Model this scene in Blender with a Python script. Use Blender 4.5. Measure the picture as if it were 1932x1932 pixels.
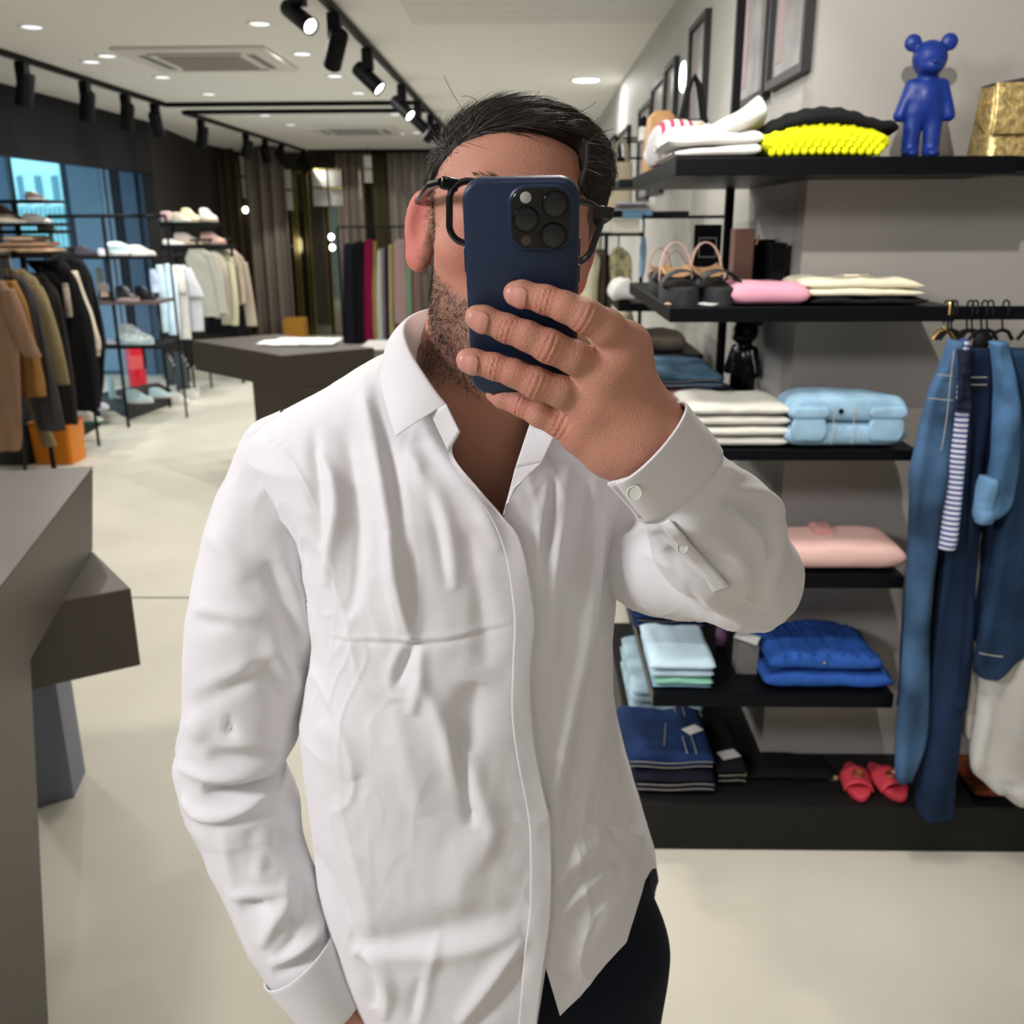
import bpy, bmesh, math, random
import numpy as np
from mathutils import Vector, Matrix, noise as mnoise
for o in list(bpy.data.objects): bpy.data.objects.remove(o)
SC = bpy.context.scene
COL = SC.collection
FPX = 1786.0
HC = 1.62
def _basis(pitch, yaw, roll):
    cp, sp = math.cos(pitch), math.sin(pitch)
    F = np.array([0, cp, -sp]); R = np.array([1., 0, 0]); U = np.array([0, sp, cp])
    c, s = math.cos(yaw), math.sin(yaw)
    M = np.array([[c, -s, 0], [s, c, 0], [0, 0, 1]])
    F, R, U = M@F, M@R, M@U
    c, s = math.cos(roll), math.sin(roll)
    return F, c*R+s*U, -s*R+c*U
CF, CR, CU = _basis(math.radians(17.0), math.radians(1.25), -math.radians(0.3))
CC = np.array([0, 0, HC])
def ray(x, y): return CF+(x-966)/FPX*CR+(966-y)/FPX*CU
def at(x, y, Y):                      # point seen at pixel (x, y) at room depth Y
    d = ray(x, y); return CC+d*Y/d[1]
def onz(x, y, z):
    d = ray(x, y); return CC+d*(z-HC)/d[2]
def onx(x, y, X):
    d = ray(x, y); return CC+d*X/d[0]
def proj(p):
    q = np.asarray(p, float)-CC; w = q@CF
    return np.stack([966+FPX*(q@CR)/w, 966-FPX*(q@CU)/w], -1)
# ---------------- camera
cd = bpy.data.cameras.new('camera'); cam = bpy.data.objects.new('camera', cd); COL.objects.link(cam)
cd.sensor_width = 36; cd.sensor_fit = 'HORIZONTAL'; cd.lens = FPX/1932*36
cd.clip_start = 0.05; cd.clip_end = 100
m = Matrix.Identity(4)
for i in range(3):
    m[i][0] = CR[i]; m[i][1] = CU[i]; m[i][2] = -CF[i]; m[i][3] = CC[i]
cam.matrix_world = m
cd.dof.use_dof = True; cd.dof.focus_distance = 0.74; cd.dof.aperture_fstop = 10
SC.camera = cam
# ---------------- world: daylight outside the shop window
w = bpy.data.worlds.new('world'); SC.world = w; w.use_nodes = True
bg = w.node_tree.nodes['Background']
bg.inputs[0].default_value = (0.50, 0.78, 0.95, 1); bg.inputs[1].default_value = 1.7
SC.view_settings.view_transform = 'Standard'; SC.view_settings.look = 'None'
SC.view_settings.gamma = 1; SC.view_settings.use_curve_mapping = False
SC.view_settings.exposure = 0.14
def area(name, loc, size, power, color=(1, .95, .88), rot=(0, 0, 0), sy=None):
    l = bpy.data.lights.new(name, 'AREA'); l.energy = power; l.color = color
    l.shape = 'RECTANGLE'; l.size = size; l.size_y = sy or size
    o = bpy.data.objects.new(name, l); o.location = loc; o.rotation_euler = rot; COL.objects.link(o); return o
# added unseen area lights: key for the man, fills under the ceiling
area('key_light', (-2.15, -0.10, 2.5), .7, 74, (.99, .965, 1), (math.radians(8), math.radians(-38), 0), .5)
for _x, _y, _p in ((-1.7, 2.2, 15), (-.2, 3.3, 13), (.2, 1.75, 12), (-2.8, 3.9, 15), (.1, -.6, 4)):
    area('ceiling_downlight', (_x, _y, 2.6), .22, _p, (1, .96, .89))
# ---------------- helpers
CE = 2.62
MATS = {}
def mat(name, col, rough=.6, metal=0, spec=.5, bump=0, bscale=300, var=0, vscale=8, emit=None, estr=0, sheen=0, trans=0, alpha=1, coat=0, sss=0):
    if name in MATS: return MATS[name]
    m = bpy.data.materials.new(name); m.use_nodes = True
    nt = m.node_tree; b = nt.nodes['Principled BSDF']
    c = (*col, 1)
    b.inputs['Base Color'].default_value = c; b.inputs['Roughness'].default_value = rough
    b.inputs['Metallic'].default_value = metal; b.inputs['Specular IOR Level'].default_value = spec if spec != .5 else (.12 if rough >= .8 else .3)
    if sheen: b.inputs['Sheen Weight'].default_value = sheen
    if trans: b.inputs['Transmission Weight'].default_value = trans
    if coat: b.inputs['Coat Weight'].default_value = coat
    if sss:
        b.inputs['Subsurface Weight'].default_value = sss; b.inputs['Subsurface Scale'].default_value = .008
    b.inputs['Alpha'].default_value = alpha
    if emit:
        b.inputs['Emission Color'].default_value = (*emit, 1); b.inputs['Emission Strength'].default_value = estr
    tc = nt.nodes.new('ShaderNodeTexCoord')
    if bump:
        n = nt.nodes.new('ShaderNodeTexNoise'); n.inputs['Scale'].default_value = bscale; n.inputs['Detail'].default_value = 3
        nt.links.new(tc.outputs['Object'], n.inputs['Vector'])
        bu = nt.nodes.new('ShaderNodeBump'); bu.inputs['Strength'].default_value = bump; bu.inputs['Distance'].default_value = .002
        nt.links.new(n.outputs[0], bu.inputs['Height']); nt.links.new(bu.outputs[0], b.inputs['Normal'])
    if var:
        n = nt.nodes.new('ShaderNodeTexNoise'); n.inputs['Scale'].default_value = vscale; n.inputs['Detail'].default_value = 4
        nt.links.new(tc.outputs['Object'], n.inputs['Vector'])
        r = nt.nodes.new('ShaderNodeValToRGB')
        r.color_ramp.elements[0].position = .38; r.color_ramp.elements[1].position = .62
        r.color_ramp.elements[0].color = tuple(max(0, x*(1-var)) for x in col)+(1,)
        r.color_ramp.elements[1].color = tuple(min(1, x*(1+var)) for x in col)+(1,)
        nt.links.new(n.outputs[0], r.inputs[0]); nt.links.new(r.outputs[0], b.inputs['Base Color'])
    MATS[name] = m; return m
def stripes(name, c1, c2, scale, axis='Z', w=.5, rough=.8, dist=0):
    if name in MATS: return MATS[name]
    m = mat(name, c1, rough); nt = m.node_tree; b = nt.nodes['Principled BSDF']
    tc = nt.nodes.new('ShaderNodeTexCoord'); wv = nt.nodes.new('ShaderNodeTexWave')
    wv.bands_direction = axis; wv.inputs['Scale'].default_value = scale; wv.inputs['Distortion'].default_value = dist
    nt.links.new(tc.outputs['Object'], wv.inputs[0])
    r = nt.nodes.new('ShaderNodeValToRGB'); r.color_ramp.interpolation = 'CONSTANT'
    r.color_ramp.elements[0].color = (*c1, 1); r.color_ramp.elements[1].color = (*c2, 1); r.color_ramp.elements[1].position = w
    nt.links.new(wv.outputs[1], r.inputs[0]); nt.links.new(r.outputs[0], b.inputs['Base Color'])
    return m
def tag(o, label=None, cat=None, group=None, kind=None):
    if label: o['label'] = label
    if cat: o['category'] = cat
    if group: o['group'] = group
    if kind: o['kind'] = kind
    return o
def thing(name, label, cat, loc=(0, 0, 0), rz=0, group=None):
    o = bpy.data.objects.new(name, None); COL.objects.link(o); o.empty_display_size = .05
    o.location = [float(v) for v in loc]; o.rotation_euler = (0, 0, rz)
    return tag(o, label, cat, group)
class MB:
    """collects shapes; build() links them as one mesh object"""
    def __init__(s): s.v = []; s.f = []; s.mi = []; s.cur = 0
    def add(s, vs, fs):
        b = len(s.v); s.v += [tuple(float(c) for c in v) for v in vs]
        s.f += [tuple(i+b for i in f) for f in fs]; s.mi += [s.cur]*len(fs); return s
    def box(s, c, d, rz=0, M=None):
        x, y, z = d[0]/2, d[1]/2, d[2]/2
        vs = [(a*x, b_*y, e*z) for a in (-1, 1) for b_ in (-1, 1) for e in (-1, 1)]
        if M is None: M = Matrix.Rotation(rz, 3, 'Z')
        vs = [M @ Vector(v)+Vector(c) for v in vs]
        return s.add(vs, [(0, 1, 3, 2), (4, 6, 7, 5), (0, 4, 5, 1), (2, 3, 7, 6), (0, 2, 6, 4), (1, 5, 7, 3)])
    def bb(s, x0, x1, y0, y1, z0, z1): return s.box(((x0+x1)/2, (y0+y1)/2, (z0+z1)/2), (x1-x0, y1-y0, z1-z0))
    def prism(s, pts, z0, z1):
        n = len(pts)
        vs = [(p[0], p[1], z0) for p in pts]+[(p[0], p[1], z1) for p in pts]
        return s.add(vs, [tuple(range(n))[::-1], tuple(range(n, 2*n))]+[(i, (i+1) % n, n+(i+1) % n, n+i) for i in range(n)])
    def loft(s, rings, cap=True, closed=True):
        n = len(rings[0]); vs = [p for r in rings for p in r]; fs = []
        for k in range(len(rings)-1):
            for i in range(n if closed else n-1):
                j = (i+1) % n
                fs.append((k*n+i, k*n+j, (k+1)*n+j, (k+1)*n+i))
        if cap and closed: fs += [tuple(range(n))[::-1], tuple(range((len(rings)-1)*n, len(rings)*n))]
        return s.add(vs, fs)
    def tube(s, pts, r, seg=8, cap=True):
        pts = [Vector([float(c) for c in p]) for p in pts]; n = len(pts)
        rs = r if hasattr(r, '__len__') else [r]*n
        up = None; rings = []
        for i, p in enumerate(pts):
            t = (pts[min(i+1, n-1)]-pts[max(i-1, 0)]).normalized()
            if up is None:
                up = Vector((0, 0, 1)) if abs(t.z) < .9 else Vector((1, 0, 0))
            a = t.cross(up)
            if a.length < 1e-5: a = t.cross(Vector((0, 1, .3)))
            a.normalize(); b = a.cross(t).normalized(); up = b
            rings.append([p+(a*math.cos(q)+b*math.sin(q))*rs[i] for q in [2*math.pi*k/seg for k in range(seg)]])
        return s.loft(rings, cap)
    def lathe(s, prof, c=(0, 0, 0), seg=24, M=None):
        rings = []
        for r, z in prof:
            rg = [Vector((r*math.cos(2*math.pi*k/seg), r*math.sin(2*math.pi*k/seg), z)) for k in range(seg)]
            rings.append([(M @ v if M else v)+Vector(c) for v in rg])
        return s.loft(rings)
    def ell(s, c, r, seg=16, rings=10, M=None, n=1.0):
        R = []
        for i in range(rings+1):
            ph = -math.pi/2+math.pi*i/rings; ph = max(min(ph, 1.55), -1.55)
            rg = []
            for k in range(seg):
                t = 2*math.pi*k/seg
                f = lambda q: math.copysign(abs(q)**n, q)
                v = Vector((r[0]*f(math.cos(ph))*f(math.cos(t)), r[1]*f(math.cos(ph))*f(math.sin(t)), r[2]*f(math.sin(ph))))
                rg.append((M @ v if M else v)+Vector(c))
            R.append(rg)
        return s.loft(R)
    def build(s, name, mats, parent=None, smooth=True, bevel=0, sub=0, solid=0, loc=None, angle=40):
        me = bpy.data.meshes.new(name)
        vs = s.v
        if loc is not None: vs = [(v[0]-loc[0], v[1]-loc[1], v[2]-loc[2]) for v in vs]
        me.from_pydata(vs, [], s.f); me.validate()
        for m_ in (mats if isinstance(mats, (list, tuple)) else [mats]): me.materials.append(m_)
        if len(me.polygons) == len(s.mi): me.polygons.foreach_set('material_index', s.mi)
        bm = bmesh.new(); bm.from_mesh(me); bmesh.ops.recalc_face_normals(bm, faces=bm.faces); bm.to_mesh(me); bm.free()
        if smooth:
            me.polygons.foreach_set('use_smooth', [True]*len(me.polygons))
            if angle < 180: me.set_sharp_from_angle(angle=math.radians(angle))
        o = bpy.data.objects.new(name, me); COL.objects.link(o)
        if loc is not None and parent is None: o.location = [float(c) for c in loc]
        if parent is not None: o.parent = parent
        if solid:
            q = o.modifiers.new('solid', 'SOLIDIFY'); q.thickness = solid; q.offset = 0
        if bevel:
            q = o.modifiers.new('bevel', 'BEVEL'); q.width = bevel; q.segments = 2; q.limit_method = 'ANGLE'
        if sub:
            q = o.modifiers.new('sub', 'SUBSURF'); q.levels = sub; q.render_levels = sub
        return o
def struct(o, **k): o['kind'] = 'structure'; return o
def copy_tree(o, parent=None):
    c = o.copy(); COL.objects.link(c); c.parent = parent
    for ch in [x for x in bpy.data.objects if x.parent == o]: copy_tree(ch, c)
    return c
def sdf_mesh(fn, lo, hi, h):
    """naive surface nets of fn(P)->distance on a regular grid; returns verts, quads"""
    lo = np.array(lo, float); hi = np.array(hi, float)
    n = np.ceil((hi-lo)/h).astype(int)+1
    ax = [lo[i]+h*np.arange(n[i]) for i in range(3)]
    V = np.empty(n, np.float32)
    for i0 in range(0, n[0], 24):
        X, Y, Z = np.meshgrid(ax[0][i0:i0+24], ax[1], ax[2], indexing='ij')
        V[i0:i0+24] = fn(X, Y, Z)
    S = V < 0
    cnt = np.zeros(np.array(n)-1, np.int8)
    for dx in (0, 1):
        for dy in (0, 1):
            for dz in (0, 1):
                cnt += S[dx:n[0]-1+dx, dy:n[1]-1+dy, dz:n[2]-1+dz]
    act = (cnt > 0) & (cnt < 8)
    idx = -np.ones(act.shape, np.int64); cells = np.argwhere(act); idx[act] = np.arange(len(cells))
    acc = np.zeros((len(cells), 3)); num = np.zeros(len(cells))
    for d in range(3):
        o1, o2 = [i for i in range(3) if i != d]
        for a in (0, 1):
            for b in (0, 1):
                p = cells.copy(); p[:, o1] += a; p[:, o2] += b
                q = p.copy(); q[:, d] += 1
                v0 = V[tuple(p.T)]; v1 = V[tuple(q.T)]
                cr = (v0 < 0) != (v1 < 0)
                t = np.where(cr, v0/np.where(cr, v0-v1, 1), 0)
                pt = p.astype(float); pt[:, d] += t
                acc[cr] += pt[cr]; num[cr] += 1
    verts = lo+h*(acc/num[:, None])
    faces = []
    for d in range(3):
        o1, o2 = [(1, 2), (2, 0), (0, 1)][d]
        sl0 = [slice(None)]*3; sl1 = [slice(None)]*3
        sl0[d] = slice(0, n[d]-1); sl1[d] = slice(1, n[d])
        A = S[tuple(sl0)]; B = S[tuple(sl1)]
        e = np.argwhere(A != B)
        e = e[(e[:, o1] > 0) & (e[:, o2] > 0) & (e[:, o1] < n[o1]-1) & (e[:, o2] < n[o2]-1)]
        if not len(e): continue
        fl = A[tuple(e.T)]
        def ci(a, b):
            q = e.copy(); q[:, o1] -= a; q[:, o2] -= b; return idx[tuple(q.T)]
        Q = np.stack([ci(1, 1), ci(0, 1), ci(0, 0), ci(1, 0)], 1)
        Q[~fl] = Q[~fl][:, ::-1]; faces.append(Q)
    return verts, np.concatenate(faces)
def mesh_np(name, v, f, mats, parent=None, loc=None, smooth=True):
    me = bpy.data.meshes.new(name)
    if loc is not None: v = v-np.array(loc)
    me.from_pydata([tuple(float(c) for c in p) for p in v], [], [tuple(int(i) for i in q) for q in f])
    for m_ in (mats if isinstance(mats, (list, tuple)) else [mats]): me.materials.append(m_)
    if smooth: me.polygons.foreach_set('use_smooth', [True]*len(me.polygons))
    o = bpy.data.objects.new(name, me); COL.objects.link(o)
    if parent is not None: o.parent = parent
    return o
def smin(a, b, k):
    h = np.clip(.5+.5*(b-a)/k, 0, 1); return b+(a-b)*h-k*h*(1-h)
def smax(a, b, k): return -smin(-a, -b, k)
def sd_ell(X, Y, Z, c, r):
    q = np.sqrt(((X-c[0])/r[0])**2+((Y-c[1])/r[1])**2+((Z-c[2])/r[2])**2)
    return (q-1)*min(r)
def sd_cone(X, Y, Z, a, b, ra, rb):
    ax, ay, az = a; bx, by, bz = b
    dx, dy, dz = bx-ax, by-ay, bz-az; L = dx*dx+dy*dy+dz*dz+1e-12
    t = np.clip(((X-ax)*dx+(Y-ay)*dy+(Z-az)*dz)/L, 0, 1)
    return np.sqrt((X-ax-t*dx)**2+(Y-ay-t*dy)**2+(Z-az-t*dz)**2)-(ra+(rb-ra)*t)
def fbm(p, s, seed=0): return mnoise.noise(Vector((p[0]*s+seed*7.3, p[1]*s+seed*3.1, p[2]*s-seed*5.7)))
BLACKM = mat('black_matte', (.006, .006, .007), .6, spec=.15)
GOLD = mat('gold_metal', (.75, .52, .18), .25, 1)
# ================= setting
def _floor():
    m = mat('poured_floor', (.66, .63, .54), .40, spec=.3, var=.05, vscale=1.6); return m
def quad(name, pts, mt, th=None, **k):
    b = MB(); b.add(pts, [tuple(range(len(pts)))]); o = b.build(name, mt, smooth=False)
    if th:
        q = o.modifiers.new('s', 'SOLIDIFY'); q.thickness = th; q.offset = -1
    return struct(o)
FL = _floor()
b = MB(); b.prism([(-7.5, -2.2), (2.6, -2.2), (2.6, 15.2), (-4.6, 15.2), (-4.6, 10.7), (-7.5, 10.7)], -.12, 0); struct(b.build('floor', FL, smooth=False))
b = MB(); b.bb(-6, .7, 3.955, 3.967, .0002, .0012); struct(b.build('trim_1', mat('floor_joint', (.10, .09, .07), .7), smooth=False))
WHITE = mat('ceiling_paint', (.86, .85, .82), .8)
b = MB(); b.prism([(-7.5, -2.2), (2.6, -2.2), (2.6, 15.2), (-4.6, 15.2), (-4.6, 10.7), (-7.5, 10.7)], CE, CE+.1); struct(b.build('ceiling', WHITE, smooth=False))
# grooved ceiling boards on the right side of the shop
b = MB()
for k in range(26): b.bb(-.62, .68, 1.3+.16*k, 1.452+.16*k, CE-.012, CE-.001)
struct(b.build('trim_2', mat('ceiling_boards', (.74, .74, .71), .55), smooth=False, bevel=.002))
GREY = mat('wall_grey', (.41, .39, .365), .55, spec=.3, var=.04, vscale=1.2)
GREYL = mat('wall_light', (.50, .49, .46), .6, var=.04, vscale=1.0)
XW = .67
b = MB(); b.bb(XW, XW+.12, 2.56, 15.1, 0, CE); struct(b.build('wall_right', GREYL, smooth=False))
b = MB(); b.bb(XW, 2.6, 2.45, 2.56, 0, CE); struct(b.build('wall_front', GREY, smooth=False))
b = MB(); b.bb(2.5, 2.6, -2.2, 2.45, 0, CE); struct(b.build('wall_side', GREYL, smooth=False))
b = MB(); b.bb(-7.5, 2.6, -2.3, -2.2, 0, CE); struct(b.build('wall_behind', GREYL, smooth=False))
b = MB(); b.bb(-4.6, .8, 14.9, 15.1, 0, CE); struct(b.build('wall_back', mat('wall_olive', (.10, .09, .045), .6), smooth=False))
DARK = mat('wall_charcoal', (.013, .013, .015), .7, spec=.2, var=.1, vscale=1)
DARK2 = mat('wall_umber', (.024, .021, .020), .7, spec=.2)
XL = -3.9
b = MB()
b.bb(XL-.15, XL, -2.2, 7.2, 0, CE)
b.bb(XL-.15, XL, 7.2, 10.25, 2.12, CE)
struct(b.build('wall_left', DARK, smooth=False))
A = (XL, 10.25); B = (-4.27, 12.8)
b = MB(); b.prism([A, B, (-4.27, 15.1), (-4.6, 15.1), (-4.6, 10.69), (-4.02, 10.69), (-4.02, 10.25)], 0, CE); struct(b.build('wall_corner', DARK2, smooth=False))
# glazed entrance niche behind the left shelving
YN = 10.6
def nx(px): return float(at(px, 380, YN)[0])
BLUE = mat('niche_blue', (.13, .22, .34), .5)
xw0, xw1 = nx(22), nx(128)
zw0, zw1 = float(at(80, 476, YN)[2]), float(at(80, 272, YN)[2])
b = MB(); b.bb(xw0-1.6, xw1, YN, YN+.1, 0, zw0); b.bb(xw0-1.6, xw1, YN, YN+.1, zw1, CE); b.bb(xw0-1.6, xw0, YN, YN+.1, zw0, zw1); b.bb(xw1, -4.02, YN, YN+.1, 0, CE)
struct(b.build('wall_niche', BLUE, smooth=False))
wf = MB(); FT = .03
wf.bb(xw0, xw0+FT, YN-.03, YN+.06, zw0, zw1); wf.bb(xw1-FT, xw1, YN-.03, YN+.06, zw0, zw1); wf.bb(xw0, xw1, YN-.03, YN+.06, zw0, zw0+FT); wf.bb(xw0, xw1, YN-.03, YN+.06, zw1-FT, zw1)
zc = float(at(80, 411, YN)[2]); wf.bb(xw0, xw1, YN-.02, YN+.05, zc-.012, zc+.012)
wn = struct(wf.build('window_1', mat('window_frame_blue', (.06, .12, .15), .4), smooth=False))
g = MB(); g.bb(xw0+FT, xw1-FT, YN+.02, YN+.03, zw0+FT, zw1-FT); g.build('pane', mat('clear_glass', (.85, .97, .97), .02, trans=1, spec=.51), wn, smooth=False)
d = MB()
d.bb(nx(137), nx(196), YN-.05, YN-.005, .05, 2.35)
dr = struct(d.build('door_1', mat('door_blue', (.18, .31, .44), .45), smooth=False, bevel=.004))
d = MB(); d.tube([(nx(190), YN-.09, 1.0), (nx(190), YN-.09, 1.3)], .012); d.build('door_handle', BLACKM, dr)
d = MB()
for x in (nx(202), nx(213)): d.bb(x-.02, x+.02, YN-.07, YN-.01, 0, 2.45)
d.build('door_frame', mat('door_frame', (.24, .34, .46), .4), dr, smooth=False)
d = MB(); d.bb(nx(217), nx(232), YN-.06, YN-.005, 0, 2.4); dr2 = struct(d.build('door_2', mat('door_dark', (.012, .014, .02), .5), smooth=False))  # door strip in one flat near-black colour
d = MB(); d.bb(nx(234), nx(262), YN-.06, YN-.005, 0, 2.4); struct(d.build('trim_3', mat('niche_panel', (.10, .16, .25), .5), smooth=False))
# the pale building across the street
YBD = 17.0
bx0, bx1 = at(-60, 380, YBD)[0], at(240, 380, YBD)[0]
hb = thing('building', 'pale mint building across the street seen through the shop window', 'building', (bx0, YBD, 0))
w_ = MB(); w_.bb(0, bx1-bx0, 0, 2, -1, 7)
w_.build('wall', mat('mint_render', (.60, .95, .92), .8, var=.04), hb, smooth=False)
for px0, px1 in ((33, 48), (66, 83), (98, 115)):
    a_, c_ = at(px0, 332, YBD), at(px1, 376, YBD)
    w2 = MB(); w2.bb(a_[0]-bx0, c_[0]-bx0, -.05, .02, c_[2], a_[2]); q = w2.build('window', mat('far_glass', (.06, .22, .30), .2), hb, smooth=False)
    w2 = MB(); w2.bb(a_[0]-bx0-.05, c_[0]-bx0+.05, -.09, -.01, c_[2]-.10, c_[2]-.02); w2.build('sill', mat('mint_trim', (.9, 1, 1), .7), q, smooth=False)
zb1, zb0 = at(80, 392, YBD)[2], at(80, 470, YBD)[2]
w2 = MB(); nb = 34
for k in range(nb): x = (bx1-bx0)*k/nb; w2.bb(x, x+(bx1-bx0)/nb*.45, -.08, .01, zb0, zb1)
w2.build('balustrade', mat('mint_shade', (.30, .60, .62), .7), hb, smooth=False)
# ================= ceiling: tracks, spots, downlights, air conditioning
TRK = mat('track_black', (.004, .004, .005), .5, spec=.1)
LENS = mat('lamp_glow', (1, 1, 1), .3, emit=(1, .98, .94), estr=14)
def track(x0, y0, x1, y1, label):
    L = math.hypot(x1-x0, y1-y0); a = math.atan2(y1-y0, x1-x0)
    t = thing('light_track', label, 'track', ((x0+x1)/2, (y0+y1)/2, CE-.001), a)
    b = MB(); b.box((0, 0, -.018), (L, .036, .034)); b.build('rail', TRK, t, bevel=.002, smooth=False)
    b = MB(); b.box((0, 0, -.0355), (L-.02, .014, .002)); b.build('slot', mat('slot_grey', (.05, .05, .05), .4), t, smooth=False)
    return t
track(-3.15, 3.0, -3.15, 8.72, 'long black light track over the left coat rails, nearest of the two on the left')
track(-3.15, 8.735, -.97, 8.735, 'black cross track on the ceiling, nearer of the two parallel cross tracks')
track(-3.17, 9.30, -.97, 9.30, 'black cross track on the ceiling, farther of the two parallel cross tracks')
track(-3.20, 9.32, -3.20, 14.2, 'black light track running back to the fitting room curtains')
track(-.95, 3.6, -.95, 14.2, 'thick black light track running above the man from the top edge')
track(-3.18, 14.25, .66, 14.25, 'thin black track along the top of the fitting room curtains')
def spotlight(px, py, aim, label, group, r=.042, L=.17, lit=True, power=0, z=-.95):
    p = Vector(onx(px, py, z)); p.z = min(p.z, CE-.10-L*.5); a = Vector(aim); d = (a-p).normalized()
    t = thing('track_spotlight', label, 'spotlight', (p.x, p.y, CE-.035), 0, group)
    base = Vector((p.x, p.y, CE-.035)); q = Matrix(((1, 0, 0), (0, 1, 0), (0, 0, 1)))
    c = p-base
    R = d.to_track_quat('Z', 'Y').to_matrix()
    b = MB(); b.lathe([(r*.9, -L/2), (r, -L/2+.01), (r, L/2), (r*.86, L/2), (r*.84, L/2-.012)], c, 20, R); b.build('head', TRK, t)
    b = MB(); b.box((0, 0, -.060), (.062, .075, .115)); b.build('adapter', TRK, t, bevel=.004)
    b = MB(); b.tube([(0, 0, -.03), (0.0, 0, c.z+.5*(-.03-c.z)), c-d*.01], .012); b.build('arm', TRK, t)
    b = MB(); b.lathe([(r*.80, L/2-.014), (r*.80, L/2-.010), (.001, L/2-.008)], c, 20, R)
    b.build('lens', LENS if lit else mat('lens_off', (.3, .32, .35), .15), t)
    if power:
        l = bpy.data.lights.new('spot', 'SPOT'); l.energy = power; l.spot_size = math.radians(62); l.spot_blend = .35
        l.shadow_soft_size = .03; l.color = (1, .95, .88)
        o = bpy.data.objects.new('spot_beam', l); COL.objects.link(o); o.parent = t
        o.matrix_local = Matrix.Translation(c+d*(L/2+.01)) @ (R @ Matrix.Rotation(math.pi, 3, 'X')).to_4x4()
    return t
G1 = 'spotlights on the track above the man'; G2 = 'spotlights on the left window track'; G3 = 'spotlights on the far left track'
RS = [(563, 18, (.6, 2.8, 1.2), 'cylindrical black spotlight with a bright lens cut by the top edge'),
      (632, 62, (-2.3, 7.5, 0), 'largest black spotlight on the main track, angled away with no light showing'),
      (694, 122, (.7, 5.5, .9), 'black spotlight on the main track with a small lit lens, third from the top edge'),
      (758, 172, (.7, 6.5, .9), 'black spotlight on the main track with a bright oval lens above the hair'),
      (788, 203, (.7, 8.5, .9), 'black spotlight on the main track just behind the bright oval one'),
      (812, 222, (-2.8, 12.5, .5), 'black unlit spotlight near the hair, second last visible on the main track'),
      (826, 236, (.7, 11.5, .9), 'smallest black spotlight touching the hair outline on the main track')]
for i, (x, y, aim, lb) in enumerate(RS): spotlight(x, y, aim, lb, G1, lit=i not in (1, 5), power=(30, 0, 22, 20, 20, 0, 20)[i], r=.045 if i else .035, L=.19)
LS = [(44, 146, (-3.75, 6.6, .7), 'black spotlight at the left edge, nearest on the left track'),
      (162, 180, (-3.9, 8.0, .6), 'black spotlight on the left track, second from the left edge'),
      (238, 203, (-3.9, 8.9, .6), 'black spotlight on the left track, third from the left edge'),
      (294, 222, (-3.3, 9.6, .6), 'slim black spotlight at the far end of the left track')]
for i, (x, y, aim, lb) in enumerate(LS): spotlight(x, y, aim, lb, G2, lit=False, power=55, r=.052, L=.19, z=-3.15)
L3 = [(380, 243, (-3.8, 10.4, .6), 'slim black spotlight hanging before the dark corner wall'),
      (464, 262, (-3.9, 11.4, .6), 'black spotlight before the curtains, second on the far left track'),
      (500, 272, (-3.2, 12.9, .8), 'black spotlight before the curtains, third on the far left track'),
      (531, 282, (-2.2, 14.4, 1.0), 'black spotlight before the curtains, fourth on the far left track'),
      (573, 298, (-.8, 14.4, 1.0), 'last black spotlight at the corner of the far left track')]
for i, (x, y, aim, lb) in enumerate(L3): spotlight(x, y, aim, lb, G3, lit=False, power=(45, 0, 45, 45, 60)[i], r=.055, L=.19, z=-3.20)
def downlight(px, py, label, power=14, r=.055, lit=False):
    p = onz(px, py, CE)
    t = thing('downlight', label, 'downlight', (p[0], p[1], CE), 0, 'recessed downlights in the white ceiling')
    b = MB(); b.lathe([(r*1.35, 0), (r*1.33, -.004), (r*1.0, -.006), (r*.96, -.001)], (0, 0, 0), 24); b.build('ring', mat('ring_white', (.8, .8, .78), .4), t)
    b = MB(); b.lathe([(r*.95, -.0015), (r*.9, -.003), (.001, -.0032)], (0, 0, 0), 20)
    b.build('diffuser', mat('diffuser', (1, 1, 1), .4, emit=(.93, .96, 1), estr=7 if lit else 1.1) if not lit else mat('diffuser_lit', (1, 1, 1), .4, emit=(.9, 1, .97), estr=10), t)
    if power:
        l = bpy.data.lights.new('down', 'AREA'); l.shape = 'DISK'; l.size = r*.6; l.energy = power; l.color = (1, .97, .92)
        o = bpy.data.objects.new('downlight_beam', l); COL.objects.link(o); o.parent = t; o.location = (0, 0, -.012)
DL = [(60, 50, 'round downlight in the top left corner of the picture'), (490, 44, 'round downlight above the right end of the larger ceiling unit'),
      (172, 116, 'round downlight left of the larger ceiling unit with a bright centre'), (202, 105, 'dim round downlight touching the larger ceiling unit on its left'),
      (570, 101, 'round downlight just right of the larger ceiling unit'), (306, 145, 'round downlight below the larger ceiling unit'),
      (632, 143, 'round downlight between the big spotlight and the ceiling unit'), (394, 177, 'round downlight just before the cross tracks on the left'),
      (676, 175, 'round downlight just before the cross tracks near the main track'), (500, 217, 'faint downlight behind the cross tracks at their left'),
      (746, 215, 'bright small downlight behind the cross tracks near the main track'), (548, 235, 'faint downlight left of the smaller ceiling unit'),
      (786, 250, 'small downlight right of the smaller ceiling unit'), (806, 265, 'small downlight nearest the curtains beside the hair')]
for i, (x, y, lb) in enumerate(DL): downlight(x, y, lb, power=0 if i == 2 else 13 if i % 2 == 0 else 9)
downlight(1106, 151, 'brightest round downlight on the plain ceiling above the bags at right', 10, .10, True)
for o in bpy.data.objects:
    if o.name.startswith('downlight') and 'label' in o and o['label'].startswith('brightest'): o['group'] = 'bright round lamps at right'; del o['group']
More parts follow.
